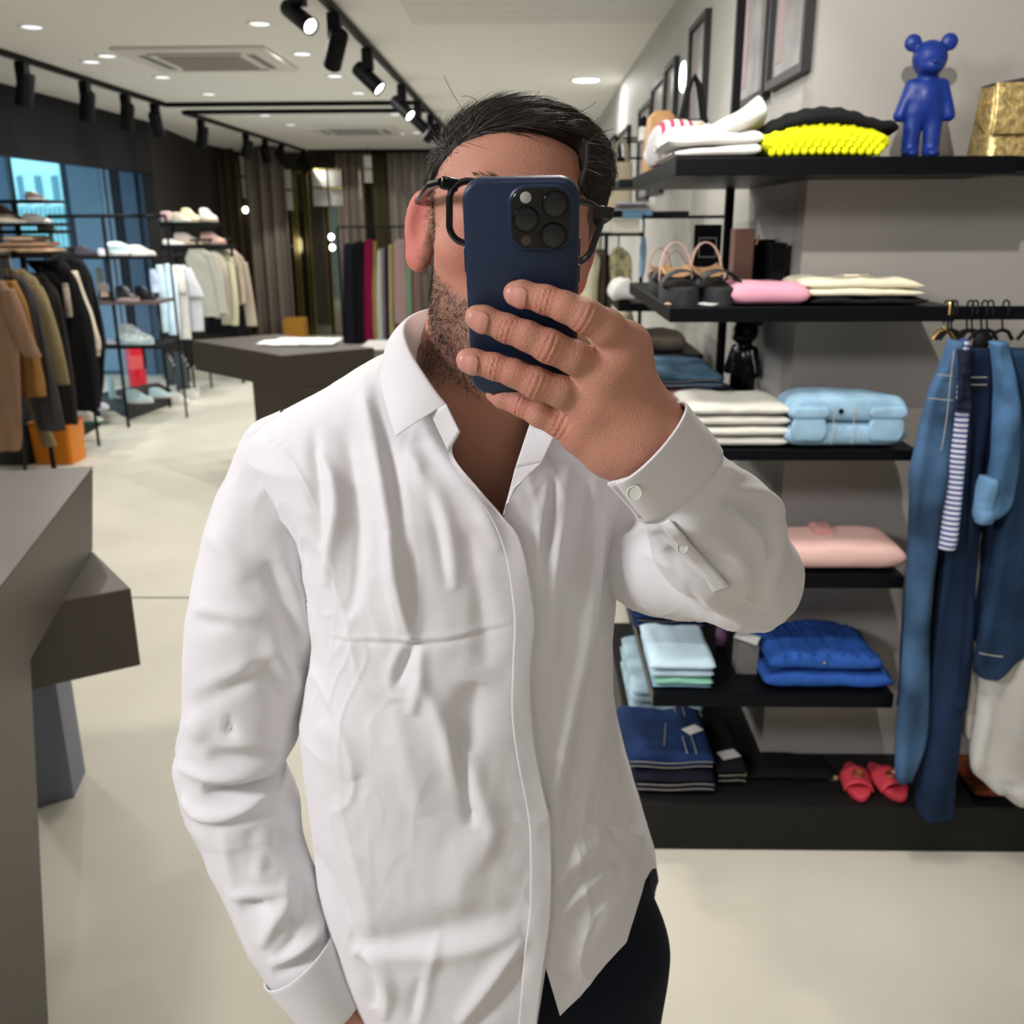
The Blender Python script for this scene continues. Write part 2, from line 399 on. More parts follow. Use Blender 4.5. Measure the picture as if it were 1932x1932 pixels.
def ac(cx, cy, wx, wy, label):
    t = thing('ceiling_air_conditioner', label, 'air conditioner', (cx, cy, CE), 0, 'square ceiling air conditioning units')
    b = MB(); b.box((0, 0, -.012), (wx, wy, .022)); b.build('panel', mat('ac_white', (.72, .71, .68), .5), t, bevel=.006)
    b = MB(); b.box((0, 0, -.026), (wx*.54, wy*.54, .006))
    gr = b.build('grille', mat('ac_grille', (.32, .30, .29), .6), t, smooth=False)
    b = MB()
    for k in range(12): b.box((0, -wy*.25+k*wy*.5/11, -.030), (wx*.52, .008, .003))
    b.build('slats', mat('ac_slat', (.42, .40, .39), .6), gr, smooth=False)
    for dx, dy, sx, sy in ((0, -.36, .62, .055), (0, .36, .62, .055), (-.36, 0, .055, .62), (.36, 0, .055, .62)):
        b = MB(); b.box((dx*wx, dy*wy, -.024), (sx*wx, sy*wy, .004)); b.build('louvre', mat('ac_louvre', (.20, .19, .18), .5), t, smooth=False, bevel=.002)
ac(-2.03, 6.5, .92, .86, 'larger white square air conditioning unit in the ceiling at left')
p = onz(672, 245, CE); ac(p[0], p[1], .95, .9, 'smaller looking far air conditioning unit in the ceiling near the curtains')
# small round glowing disc on the right wall between the pictures
p = onx(1299, 145, XW)
t = thing('wall_disc', 'small glowing round disc on the grey wall beside a framed picture', 'reflection', (XW, p[1], p[2]))
Rx = Matrix.Rotation(-math.pi/2, 3, 'Y')
b = MB(); b.lathe([(.07, 0), (.07, .02), (.05, .025)], (0, 0, 0), 20, Rx); b.build('body', mat('ring_white', (.8, .8, .78), .4), t)
b = MB(); b.lathe([(.062, .021), (.055, .03), (.001, .032)], (0, 0, 0), 20, Rx); b.build('glow_disc', mat('diffuser_lit', (1, 1, 1), .4, emit=(.9, 1, .97), estr=10), t)
# ================= the man
PY = .90
PB = np.array([-.05, .90, 0.0])        # where he stands
man = thing('person', 'man in a loose white shirt and dark trousers photographing himself with a raised phone', 'person', PB)
def skin_mat():
    m = mat('skin', (.52, .27, .19), .52, spec=.35, sss=.12); nt = m.node_tree; b = nt.nodes['Principled BSDF']
    b.inputs['Subsurface Radius'].default_value = (1, .35, .2)
    at_ = nt.nodes.new('ShaderNodeVertexColor'); at_.layer_name = 'tint'
    tc = nt.nodes.new('ShaderNodeTexCoord')
    n = nt.nodes.new('ShaderNodeTexNoise'); n.inputs['Scale'].default_value = 60; n.inputs['Detail'].default_value = 6
    nt.links.new(tc.outputs['Object'], n.inputs['Vector'])
    mx = nt.nodes.new('ShaderNodeMix'); mx.data_type = 'RGBA'; mx.blend_type = 'MULTIPLY'; mx.inputs[0].default_value = .35
    nt.links.new(at_.outputs[0], mx.inputs[6]); nt.links.new(n.outputs[1], mx.inputs[7])
    hs = nt.nodes.new('ShaderNodeHueSaturation'); hs.inputs['Value'].default_value = 1.18; hs.inputs['Saturation'].default_value = 1.05
    nt.links.new(mx.outputs[2], hs.inputs['Color']); 
    sub = nt.nodes.new('ShaderNodeMix'); sub.data_type = 'RGBA'; sub.inputs[0].default_value = .55
    nt.links.new(hs.outputs[0], sub.inputs[6]); nt.links.new(at_.outputs[0], sub.inputs[7])
    nt.links.new(sub.outputs[2], b.inputs['Base Color'])
    v = nt.nodes.new('ShaderNodeTexVoronoi'); v.inputs['Scale'].default_value = 900
    nt.links.new(tc.outputs['Object'], v.inputs['Vector'])
    bu = nt.nodes.new('ShaderNodeBump'); bu.inputs['Strength'].default_value = .45; bu.inputs['Distance'].default_value = .0008
    nt.links.new(v.outputs[0], bu.inputs['Height']); nt.links.new(bu.outputs[0], b.inputs['Normal'])
    return m
SKIN = skin_mat()
SK = np.array((.52, .250, .175)); SKRED = np.array((.60, .20, .16)); SKBEARD = np.array((.25, .145, .105)); LIP = np.array((.45, .17, .14))
# ---- head frame
HY, HR, HP = math.radians(12), math.radians(10.0), math.radians(3)
HO = Vector(at(958, 432, .895)); 
HM = (Matrix.Rotation(HR, 3, 'Y') @ Matrix.Rotation(HY, 3, 'Z') @ Matrix.Rotation(HP, 3, 'X'))
HMi = np.array(HM.inverted()); HMn = np.array(HM)
def hl(X, Y, Z):
    x, y, z = X-HO.x, Y-HO.y, Z-HO.z
    return [HMi[i][0]*x+HMi[i][1]*y+HMi[i][2]*z for i in range(3)]
def hw(p): return np.array(HM @ Vector(p)+HO)
def head_sdf(x, y, z):
    d = sd_ell(x, y, z, (0, .018, .030), (.0735, .094, .070))
    d = smin(d, sd_ell(x, y, z, (0, -.026, .028), (.064, .052, .060)), .02)          # forehead
    d = smin(d, sd_ell(x, y, z, (0, -.022, -.03), (.0645, .058, .07)), .02)        # mid face
    d = smin(d, sd_ell(x, y, z, (0, -.020, -.078), (.053, .056, .044)), .025)      # jaw
    d = smin(d, sd_ell(x, y, z, (0, -.066, -.104), (.024, .020, .020)), .03)       # chin
    d = smin(d, sd_ell(x, y, z, (.040, -.050, -.018), (.022, .02, .018)), .02)
    d = smin(d, sd_ell(x, y, z, (-.044, -.052, -.020), (.022, .02, .018)), .02)
    d = smin(d, sd_cone(x, y, z, (-.036, -.070, .030), (.036, -.070, .030), .011, .011), .016)
    for s in (-1, 1):
        d = smax(d, -sd_ell(x, y, z, (s*.032, -.094, .008), (.019, .020, .013)), .012)
        d = smin(d, sd_ell(x, y, z, (s*.031, -.066, .006), (.0135, .0135, .0125)), .003)   # closed lid bulge
        d = smin(d, sd_ell(x, y, z, (s*.012, -.092, -.034), (.008, .009, .007)), .007)
    d = smin(d, sd_cone(x, y, z, (0, -.078, .014), (0, -.101, -.028), .0075, .0115), .010)
    d = smin(d, sd_cone(x, y, z, (-.016, -.078, -.058), (.016, -.078, -.058), .0055, .0055), .006)
    d = smin(d, sd_cone(x, y, z, (-.014, -.076, -.068), (.014, -.076, -.068), .0065, .0065), .006)
    d = smax(d, -sd_cone(x, y, z, (-.020, -.088, -.063), (.020, -.088, -.063), .0022, .0022), .003)
    for s in (-1, 1):
        # ear: tilted flattened disc with rim, bowl and lobe
        ca, sa = math.cos(.90), math.sin(.90)
        ex, ey, ez = x*s-.0765, y-.012, z+.012
        u = ex*ca-ey*sa*-1*0+0; u = ex*ca+ey*-sa; v = ex*sa+ey*ca       # u: out of the plate, v: backwards
        el = np.sqrt((v/.0175)**2+((ez-.004*(v/.0175))/.032)**2+(u/.0075)**2)
        plate = (el-1)*.0075
        bowl = (np.sqrt(((v+.002)/.0115)**2+((ez-.005)/.0215)**2+((u-.0085)/.0072)**2)-1)*.0072
        e = smax(plate, -bowl, .003)
        e = smin(e, sd_ell(u, v, ez, (.001, -.002, -.028), (.006, .009, .009)), .008)
        e = smin(e, sd_cone(u, v, ez, (.004, -.011, .002), (.004, -.010, -.010), .0035, .0035), .003)
        d = smin(d, e, .004)
    return d
NECKB = Vector(at(905, 800, .93)); NB = Vector(hw((0, .022, -.075)))
CH = at(885, 1000, .925)
def chest_sdf(X, Y, Z, off=0.0):
    d = sd_cone(X, Y, Z, tuple(NB), tuple(NECKB), .056, .060)
    d = smin(d, sd_cone(X, Y, Z, tuple(hw((0, -.035, -.088))), tuple(NECKB+Vector((.02, -.03, -.01))), .030, .030), .03)
    c = at(885, 1010, .93)
    d = smin(d, sd_ell(X, Y, Z, (c[0], .925, 1.29), (.140, .090, .19)), .05)
    sl = at(610, 850, .93); sr = at(1140, 880, .95)
    d = smin(d, sd_cone(X, Y, Z, tuple(sl), tuple(sr), .036, .036), .05)
    return d
def upper_sdf(X, Y, Z):
    x, y, z = hl(X, Y, Z)
    return smin(head_sdf(x, y, z), chest_sdf(X, Y, Z), .018)
LSH = at(540, 950, .925); LEL = at(450, 1440, .93); LWR = at(610, 1850, .85)
RSH = at(1150, 930, .95); REL = at(1405, 1090, .805); RWR = at(1262, 880, .69)
def lower_sdf(X, Y, Z):
    d = chest_sdf(X, Y, Z)
    d = smin(d, sd_ell(X, Y, Z, (at(890, 1400, .92)[0], .925, 1.02), (.120, .078, .24)), .06)
    d = smin(d, sd_cone(X, Y, Z, tuple(LSH), tuple(LEL), .034, .032), .05)
    d = smin(d, sd_cone(X, Y, Z, tuple(LEL), tuple(LWR), .031, .025), .02)
    d = smin(d, sd_cone(X, Y, Z, tuple(RSH), tuple(REL), .042, .034), .03)
    d = smin(d, sd_cone(X, Y, Z, tuple(REL), tuple(RWR), .034, .027), .02)
    hx = .010
    d = smin(d, sd_ell(X, Y, Z, (hx, .93, .90), (.098, .075, .11)), .03)
    for s in (-1, 1):
        d = smin(d, sd_cone(X, Y, Z, (hx+s*.065, .93, .84), (hx+s*.09, .93, .48), .052, .048), .03)
        d = smin(d, sd_cone(X, Y, Z, (hx+s*.10, .93, .48), (hx+s*.11, .94, .09), .050, .036), .03)
        d = smin(d, sd_cone(X, Y, Z, (hx+s*.11, .95, .05), (hx+s*.12, .82, .035), .036, .03), .03)
    return d
# ---- phone plane
PA = math.radians(17); PRL = .012
PN = np.array([0, -math.cos(PA), -math.sin(PA)]); PU0 = np.array([0, -math.sin(PA), math.cos(PA)]); PR0 = np.array([1., 0, 0])
PU = PU0*math.cos(PRL)-PR0*math.sin(PRL); PR_ = PR0*math.cos(PRL)+PU0*math.sin(PRL)
PC = at(986, 555, .648)
def onph(px, py, off=0.0):
    d = ray(px, py); t = ((PC-CC)@PN+off)/(d@PN); return CC+d*t
# ---- hand holding the phone: (px, py, offset from phone back, radius)
FING = [
 [(971, 553, .0072, .0076), (985, 554, .0085, .0084), (1030, 566, .0125, .0093), (1066, 579, .016, .0098), (1104, 596, .0185, .0112), (1145, 618, .0165, .0118), (1180, 655, .006, .0135)],
 [(899, 598, .0074, .0078), (914, 602, .0085, .0086), (957, 620, .0125, .0094), (995, 634, .016, .0098), (1037, 654, .0190, .0112), (1085, 675, .0185, .0112), (1140, 708, .012, .0135)],
 [(881, 679, .0070, .0076), (894, 682, .0080, .0084), (934, 692, .0115, .0090), (970, 704, .0145, .0094), (1011, 723, .0175, .0108), (1060, 740, .0175, .0110), (1118, 766, .012, .0135)],
 [(935, 742, -.012, .0072), (950, 750, -.006, .0078), (985, 764, .002, .0084), (1019, 781, .008, .0094), (1055, 798, .0105, .0100), (1098, 815, .009, .0125)],
]
FP = [[(onph(a, b, c), r) for a, b, c, r in f] for f in FING]
WR0 = at(1222, 832, .672); 
PALM = [(onph(1150, 690, -.004), .020), (onph(1128, 745, -.002), .021), (onph(1130, 800, -.002), .020), (onph(1170, 760, -.010), .024), (onph(1195, 790, -.012), .024)]
THB = [(onph(1180, 800, -.022), .017), (onph(1130, 735, -.034), .0145), (onph(1085, 660, -.030), .0112), (onph(1040, 610, -.0225), .0100)]
def hand_sdf(X, Y, Z):
    D = None
    for k, f in enumerate(FP):
        d = None
        for (a, ra), (b, rb) in zip(f[:-1], f[1:]):
            e = sd_cone(X, Y, Z, a, b, ra, rb)
            d = e if d is None else smin(d, e, .0035)
        # knuckle creases on the back of the joints
        D = d if D is None else smin(D, d, .0022)
    P = None
    kn = [FP[0][-1], FP[1][-1], FP[2][-1], FP[3][-1]]
    for (a, ra), (b, rb) in zip(kn[:-1], kn[1:]):
        e = sd_cone(X, Y, Z, a, b, ra*.93, rb*.93); P = e if P is None else smin(P, e, .006)
    for a, ra in kn:
        e = sd_cone(X, Y, Z, a, WR0+(np.array(a)-WR0)*.22, ra*1.0, .0215); P = smin(P, e, .020)
    e = sd_cone(X, Y, Z, WR0+np.array([-.004, 0, .004]), at(1285, 905, .71), .0265, .0275); P = smin(P, e, .02)
    # forearm flare of the hand heel
    e = sd_cone(X, Y, Z, at(1150, 850, .672), at(1215, 860, .68), .019, .022); P = smin(P, e, .015)
    T = None
    for (a, ra), (b, rb) in zip(THB[:-1], THB[1:]):
        e = sd_cone(X, Y, Z, a, b, ra, rb); T = e if T is None else smin(T, e, .004)
    P = smin(P, T, .010)
    D = smin(D, P, .0065)
    # knuckle bumps
    for (a, ra) in kn[:3]:
        n = np.array(a)+PN*(ra*.55); D = smin(D, np.sqrt((X-n[0])**2+(Y-n[1])**2+(Z-n[2])**2)-ra*.50, .012)
    # skin creases across the finger joints
    for f in FP:
        for j, w_ in ((2, .0016), (4, .0020)):
            if j+1 >= len(f): continue
            c = np.array(f[j][0]); t = np.array(f[j+1][0])-np.array(f[j-1][0]); t /= np.linalg.norm(t)
            s = (X-c[0])*t[0]+(Y-c[1])*t[1]+(Z-c[2])*t[2]
            rr = np.sqrt((X-c[0])**2+(Y-c[1])**2+(Z-c[2])**2)
            front = ((X-c[0])*PN[0]+(Y-c[1])*PN[1]+(Z-c[2])*PN[2]) > f[j][1]*.45
            near = (rr < f[j][1]*1.9) & front
            D = np.where(near, D+.00035*np.maximum(0, np.cos(s/w_*math.pi))*np.exp(-(s/.0055)**2)*2.8, D)
    return D
def pocket_hand(X, Y, Z):
    w0 = np.array(LWR); w1 = at(655, 1945, .835)
    d = sd_cone(X, Y, Z, w0, w1, .027, .026)
    c = at(700, 2080, .835)
    d = smin(d, sd_cone(X, Y, Z, w1, c, .028, .032), .02)
    for k in range(4):
        a = c+np.array([-.030+.020*k, .004, -.010]); b = a+np.array([.014+.002*k, .006, -.062+.004*abs(k-1.5)])
        d = smin(d, sd_cone(X, Y, Z, a, b, .0098, .0082), .004)
    a = w1+np.array([.022, -.008, -.012]); d = smin(d, sd_cone(X, Y, Z, a, a+np.array([.030, -.010, -.055]), .013, .010), .006)
    return d
def gather(parts):
    V = []; F = []; n = 0
    for v, f in parts: V.append(v); F.append(f+n); n += len(v)
    return np.concatenate(V), np.concatenate(F)
hw0 = sdf_mesh(upper_sdf, (HO.x-.17, .74, 1.335), (HO.x+.17, 1.06, 1.76), .0024)
hand = sdf_mesh(hand_sdf, np.minimum.reduce([np.array(p) for f in FP for p, r in f]+[np.array(THB[1][0]), WR0])-.032,
                np.maximum.reduce([np.array(p) for f in FP for p, r in f]+[at(1285, 905, .71)])+.034, .00115)
low = sdf_mesh(lower_sdf, (-.42, .66, .0), (.36, 1.1, 1.47), .0062)
_c = low[0][low[1]].mean(1); _k = ~((np.abs(_c[:, 0]-HO.x) < .160) & (_c[:, 2] > 1.348)) & (_c[:, 2] < 1.452)
low = (low[0], low[1][_k])
pk = sdf_mesh(pocket_hand, LWR+np.array([-.06, -.06, -.26]), LWR+np.array([.16, .06, .04]), .003)
NV = [len(hw0[0]), len(hand[0]), len(low[0]), len(pk[0])]
V, F = gather([hw0, hand, low, pk])
body = mesh_np('body', V, F, SKIN, man, PB)
# skin tone pattern: beard, lips, ears, knuckles, nails
col = np.tile(SK, (len(V), 1)).astype(float)
x, y, z = hl(V[:, 0], V[:, 1], V[:, 2]); isup = np.zeros(len(V), bool); isup[:NV[0]] = True
def sst(a, b, v): t = np.clip((v-a)/(b-a), 0, 1); return t*t*(3-2*t)
jawz = -.020-.9*np.clip((-y-.02), 0, .08)+.0   # upper edge of the beard falls towards the mouth
beard = sst(0, .016, (-.022-.45*np.clip(-y-.005, 0, 1))-z)*sst(-.155, -.128, z)*sst(.014, -.004, y)
side = sst(.010, -.004, np.abs(y+.008)-.006)*sst(.058, .066, np.abs(x))*sst(.05, .03, z)*sst(-.09, -.05, z)
lipz = (np.abs(x) < .023) & (np.abs(z+.063) < .010) & (y < -.06)
mous = sst(.030, .024, np.abs(x))*sst(.012, .008, np.abs(z+.050))*(y < -.06)
beard = np.maximum(np.maximum(beard, side*.8), mous)*isup
beard[lipz & isup] = 0
col = col*(1-.75*beard[:, None])+SKBEARD*(.75*beard[:, None])
ear = isup & (np.abs(x) > .0735) & (z < .03) & (z > -.05)
col[ear] = SKRED
col[lipz & isup] = LIP
chk = np.exp(-(((x+.045)/.03)**2+((z+.025)/.03)**2))*isup*(1-beard)
col = col*(1-.3*chk[:, None])+SKRED*(.3*chk[:, None])
i0 = NV[0]; i1 = NV[0]+NV[1]; hv = V[i0:i1]
for f in FP:
    for j in (0, 2, 4):
        if j >= len(f): continue
        c = np.array(f[j][0])+PN*f[j][1]*.7
        g = np.exp(-(np.linalg.norm(hv-c, axis=1)/.010)**2)*.28
        col[i0:i1] = col[i0:i1]*(1-g[:, None])+SKRED*g[:, None]
ca = body.data.color_attributes.new('tint', 'FLOAT_COLOR', 'POINT')
ca.data.foreach_set('color', np.concatenate([col, np.ones((len(col), 1))], 1).astype(np.float32).ravel())
# ---- nails
NAIL = mat('fingernail', (.58, .27, .22), .34, spec=.5)
for (px, py, wpx, hpx, k) in ((975, 552, 17, 15, 0), (904, 598, 19, 16, 1), (886, 678, 18, 15, 2)):
    (a, ra), (b_, rb) = FP[k][0], FP[k][1]
    t = (np.array(FP[k][2][0])-a); t /= np.linalg.norm(t)
    n = PN-t*(PN@t); n /= np.linalg.norm(n); s_ = np.cross(n, t); V_ = []
    for u in np.linspace(-1, 1, 17):
        x_ = .0036+u*.0072-.0005; wd = math.radians(52)*(1-abs(u)**5*.55)
        base = math.sqrt(max(ra*ra-x_*x_, 0)) if x_ < 0 else ra+(rb-ra)*min(1, x_/.0055)
        for v in np.linspace(-1, 1, 13):
            f_ = v*wd; V_.append(np.array(a)+t*x_+(n*math.cos(f_)+s_*math.sin(f_))*(base+.0008+.0007*math.exp(-((x_-.0055)/.005)**2)-.0002*v*v))
    idx = np.arange(17*13).reshape(17, 13); F_ = np.stack([idx[:-1, :-1], idx[1:, :-1], idx[1:, 1:], idx[:-1, 1:]], -1).reshape(-1, 4)
    o = mesh_np('fingernail', np.array(V_)-PB, F_, NAIL, man); md = o.modifiers.new('s', 'SOLIDIFY'); md.thickness = .0006; md.offset = 0
# ---- stubble and hair strands
rng = np.random.RandomState(4)
def blades(name, P, D, L, r, material, bend=None, seg=3):
    n = len(P); rings = []
    D = D/np.linalg.norm(D, axis=1)[:, None]
    S = np.cross(D, rng.normal(size=(n, 3))); S /= np.linalg.norm(S, axis=1)[:, None]+1e-9
    T = np.cross(D, S)
    Vv = []
    for k in range(seg+1):
        u = k/seg; c = P+D*(L*u)[:, None]
        if bend is not None: c = c+bend*(u*u)
        w_ = (r*(1-u*.8))[:, None]
        for q in range(3): Vv.append(c+(S*math.cos(2.094*q)+T*math.sin(2.094*q))*w_)
    Vv = np.stack(Vv, 1).reshape(-1, 3); m_ = 3*(seg+1)
    base = np.arange(n)[:, None]*m_; fs = []
    for k in range(seg):
        for q in range(3):
            a = k*3+q; b_ = k*3+(q+1) % 3
            fs.append(base+np.array([a, b_, b_+3, a+3]))
    Fv = np.stack(fs, 1).reshape(-1, 4)
    return mesh_np(name, Vv, Fv, material, man, PB, smooth=False)
HAIR = mat('dark_hair', (.014, .010, .008), .60, spec=.25)
cand = np.where((beard > .25) & (np.abs(hl(*V.T)[0]) < .072))[0]; cand = rng.choice(cand, 11000, p=beard[cand]/beard[cand].sum())
bvn = np.zeros((len(V), 3), np.float32)
body.data.vertices.foreach_get('normal', (tmpn := np.zeros(len(V)*3, np.float32))); bvn = tmpn.reshape(-1, 3)
P0 = V[cand]+rng.normal(size=(len(cand), 3))*.0012; N0 = bvn[cand]
D0 = N0*.55+np.array([.12, -.1, -.75])+rng.normal(size=N0.shape)*.28
blades('beard_stubble', P0-N0*.0003, D0, rng.uniform(.0022, .0048, len(P0)), np.full(len(P0), .00019), HAIR, seg=1)
def hair_sdf(X, Y, Z):
    x, y, z = hl(X, Y, Z)
    wob = .0009*np.sin(y*260+z*200)+.0006*np.sin(y*430+x*60+1)
    d = sd_ell(x, y, z, (.003, .010, .034), (.0770, .092, .072))
    d = smin(d, sd_ell(x, y, z, (.018, -.012, .066), (.056, .068, .040)), .02)
    d = smin(d, sd_ell(x, y, z, (.052, -.020, .046), (.022, .034, .032)), .015)
    back = sd_ell(x, y, z, (0, .020, .024), (.0762, .098, .078))
    d = smin(d, back, .01)
    # hairline: front edge runs back towards the temples, sides end above the ear
    cut = .080+.0*x-(z-.0)+.0
    front = (-y-.030)-(z-.068)*1.05            # keep where negative
    front = np.where(x > .03, (-y-.052)-(z-.030)*.95, front)
    fr2 = smin((-y-.034)-(z-.058)*1.05, np.maximum((-y-.060)-(z-.024)*.9, .040-x), .012)
    low_ = (.004-z)
    d = smax(d, fr2, .004); d = smax(d, low_, .004)
    return d+wob
hb_ = sdf_mesh(hair_sdf, (HO.x-.13, HO.y-.13, HO.z-.03), (HO.x+.13, HO.y+.13, HO.z+.16), .0022)
hair = mesh_np('hair', hb_[0], hb_[1], HAIR, man, PB)
hv_, = (hb_[0],); hn = np.zeros(len(hv_)*3, np.float32); hair.data.vertices.foreach_get('normal', hn); hn = hn.reshape(-1, 3)
x, y, z = hl(hv_[:, 0], hv_[:, 1], hv_[:, 2])
rad = np.sqrt(x**2+(y-.01)**2+(z-.04)**2)
outer = (hn*np.stack([hv_[:, 0]-HO.x, hv_[:, 1]-HO.y, hv_[:, 2]-HO.z-.03], 1)).sum(1) > .03
idx = rng.choice(np.where(outer)[0], 13000)
lx, ly, lz = x[idx], y[idx], z[idx]
top = sst(.04, .075, lz)
flow = np.stack([.9*top+.1, .25+.3*(1-top), -.55*(1-top)-.18*np.clip(lx/.07, 0, 1)-0.0*top], 1)
flow[:, 0] += .0; flow += rng.normal(size=flow.shape)*.08
fw = flow @ HMn.T; nn = hn[idx]
fw = fw-nn*(fw*nn).sum(1)[:, None]*1.0
L = .006+.032*top*rng.uniform(.5, 1.1, len(idx))*(1-.55*sst(.02, .06, lx))
pos = hv_[idx]-nn*.0004
blades('hair_strands', pos, fw+nn*rng.uniform(.0, .16, len(idx))[:, None], L, np.full(len(L), .00034), mat('hair_strand', (.035, .024, .018), .42, spec=.4), bend=-nn*(L*L*9)[:, None], seg=5)
# fade of short hair on the temples
sidev = np.where(isup & (hl(*V.T)[2] > -.01) & (hl(*V.T)[2] < .075) & (np.abs(hl(*V.T)[0]) > .052) & (np.abs(hl(*V.T)[0]) < .0745) & (hl(*V.T)[1] > -.045) & (hl(*V.T)[1] < .09))[0]
xs, ys, zs = hl(*V[sidev].T)
den = sst(-.040+.35*np.clip(.06-zs, 0, 1), -.012+.2*np.clip(.06-zs, 0, 1), ys)*sst(-.012, .02, zs)+.03
sidev = rng.choice(sidev, 5200, p=den/den.sum()); N1 = bvn[sidev]
D1 = N1*.6+np.array([.0, .35, -.55])+rng.normal(size=N1.shape)*.25
blades('temple_hair', V[sidev]+rng.normal(size=N1.shape)*.001, D1, rng.uniform(.002, .006, len(N1)), np.full(len(N1), .00019), HAIR, seg=1)
# flyaway hairs
fly = [((872, 205), (843, 160), (838, 142)), ((900, 190), (885, 178), (872, 182)), ((1085, 215), (1110, 205), (1125, 192)), ((1100, 250), (1120, 235), (1128, 222)),
       ((910, 232), (930, 252), (960, 262)), ((920, 240), (925, 262), (915, 285)), ((1000, 186), (1012, 180), (1018, 172)), ((1010, 232), (1030, 250), (1042, 258))]
b = MB()
for q in fly:
    pp = [at(a[0], a[1], .835) for a in q]; pts = []
    for t in np.linspace(0, 1, 9): pts.append(pp[0]*(1-t)**2+2*t*(1-t)*pp[1]+pp[2]*t*t)
    b.tube(pts, [.00022]*9, 3)
b.build('loose_hair', HAIR, man, loc=PB)
for s in (-1, 1):                       # eyebrows
    bb_ = MB()
    for k in range(150):
        u = rng.uniform(); px_ = s*(.014+.034*u); pz = .034+.007*math.sin(u*2.6)+rng.uniform(-.0035, .0035)
        a = Vector(hw((px_, -.0905+.012*u*u*2.2, pz))); bb_.tube([a, a+Vector((s*.004, -.002, .003))], [.0003, .0001], 3)
    bb_.build('eyebrow', HAIR, man, loc=PB)
# ================= the shirt
SH = mat('shirt_poplin', (.74, .725, .745), .62, spec=.3, bump=.12, bscale=900, sheen=.15)
def smooth_poly(P, n=40):
    P = np.array(P, float); m = len(P)
    if m < 3: return np.stack([np.interp(np.linspace(0, m-1, n), range(m), P[:, k]) for k in range(P.shape[1])], 1)
    out = []
    for t in np.linspace(0, m-1, n):
        i = min(int(t), m-2); u = t-i
        p0 = P[max(i-1, 0)]; p1 = P[i]; p2 = P[i+1]; p3 = P[min(i+2, m-1)]
        out.append(.5*((2*p1)+(-p0+p2)*u+(2*p0-5*p1+4*p2-p3)*u*u+(-p0+3*p1-3*p2+p3)*u**3))
    return np.array(out)
# folds of the cloth: (points, half width px, height m)
def folds_field(px, FOLDS):
    out = np.zeros(len(px))
    for pts, w_, h_ in FOLDS:
        c = smooth_poly(pts, 26)
        best = np.full(len(px), 1e9); bt = np.zeros(len(px)); sd = np.zeros(len(px))
        for i in range(len(c)-1):
            a, b_ = c[i], c[i+1]; d = b_-a; L = d@d+1e-9
            t = np.clip(((px-a)@d)/L, 0, 1); q = px-a-t[:, None]*d
            D = np.hypot(q[:, 0], q[:, 1]); k = D < best
            best[k] = D[k]; bt[k] = (i+t[k])/(len(c)-1)
        ends = np.sin(np.clip(bt, 0, 1)*math.pi)**.75
        ww = w_*(1.45 if w_ > 7.5 else 1)*(.6+.4*ends)
        out += (1.25 if w_ > 9 else .85)*h_*ends*np.exp(-(best/ww)**1.8)
    return out
def crease(p, s=0):
    q = Vector((p[0]*7+s, p[1]*7, p[2]*4.2+s)); w_ = mnoise.noise(q*1.3)*1.1
    a = mnoise.noise(Vector((p[0]*15+w_+s, p[1]*12, p[2]*8.5-w_))); b_ = mnoise.noise(Vector((p[0]*30-w_, p[1]*20+s, p[2]*16+w_)))
    m_ = max(0, mnoise.noise(q*.7+Vector((9, 2, 4)))+.25)
    return m_*(.0042*max(0, 1-abs(a)*5.5)**2+.0018*max(0, 1-abs(b_)*5)**2)
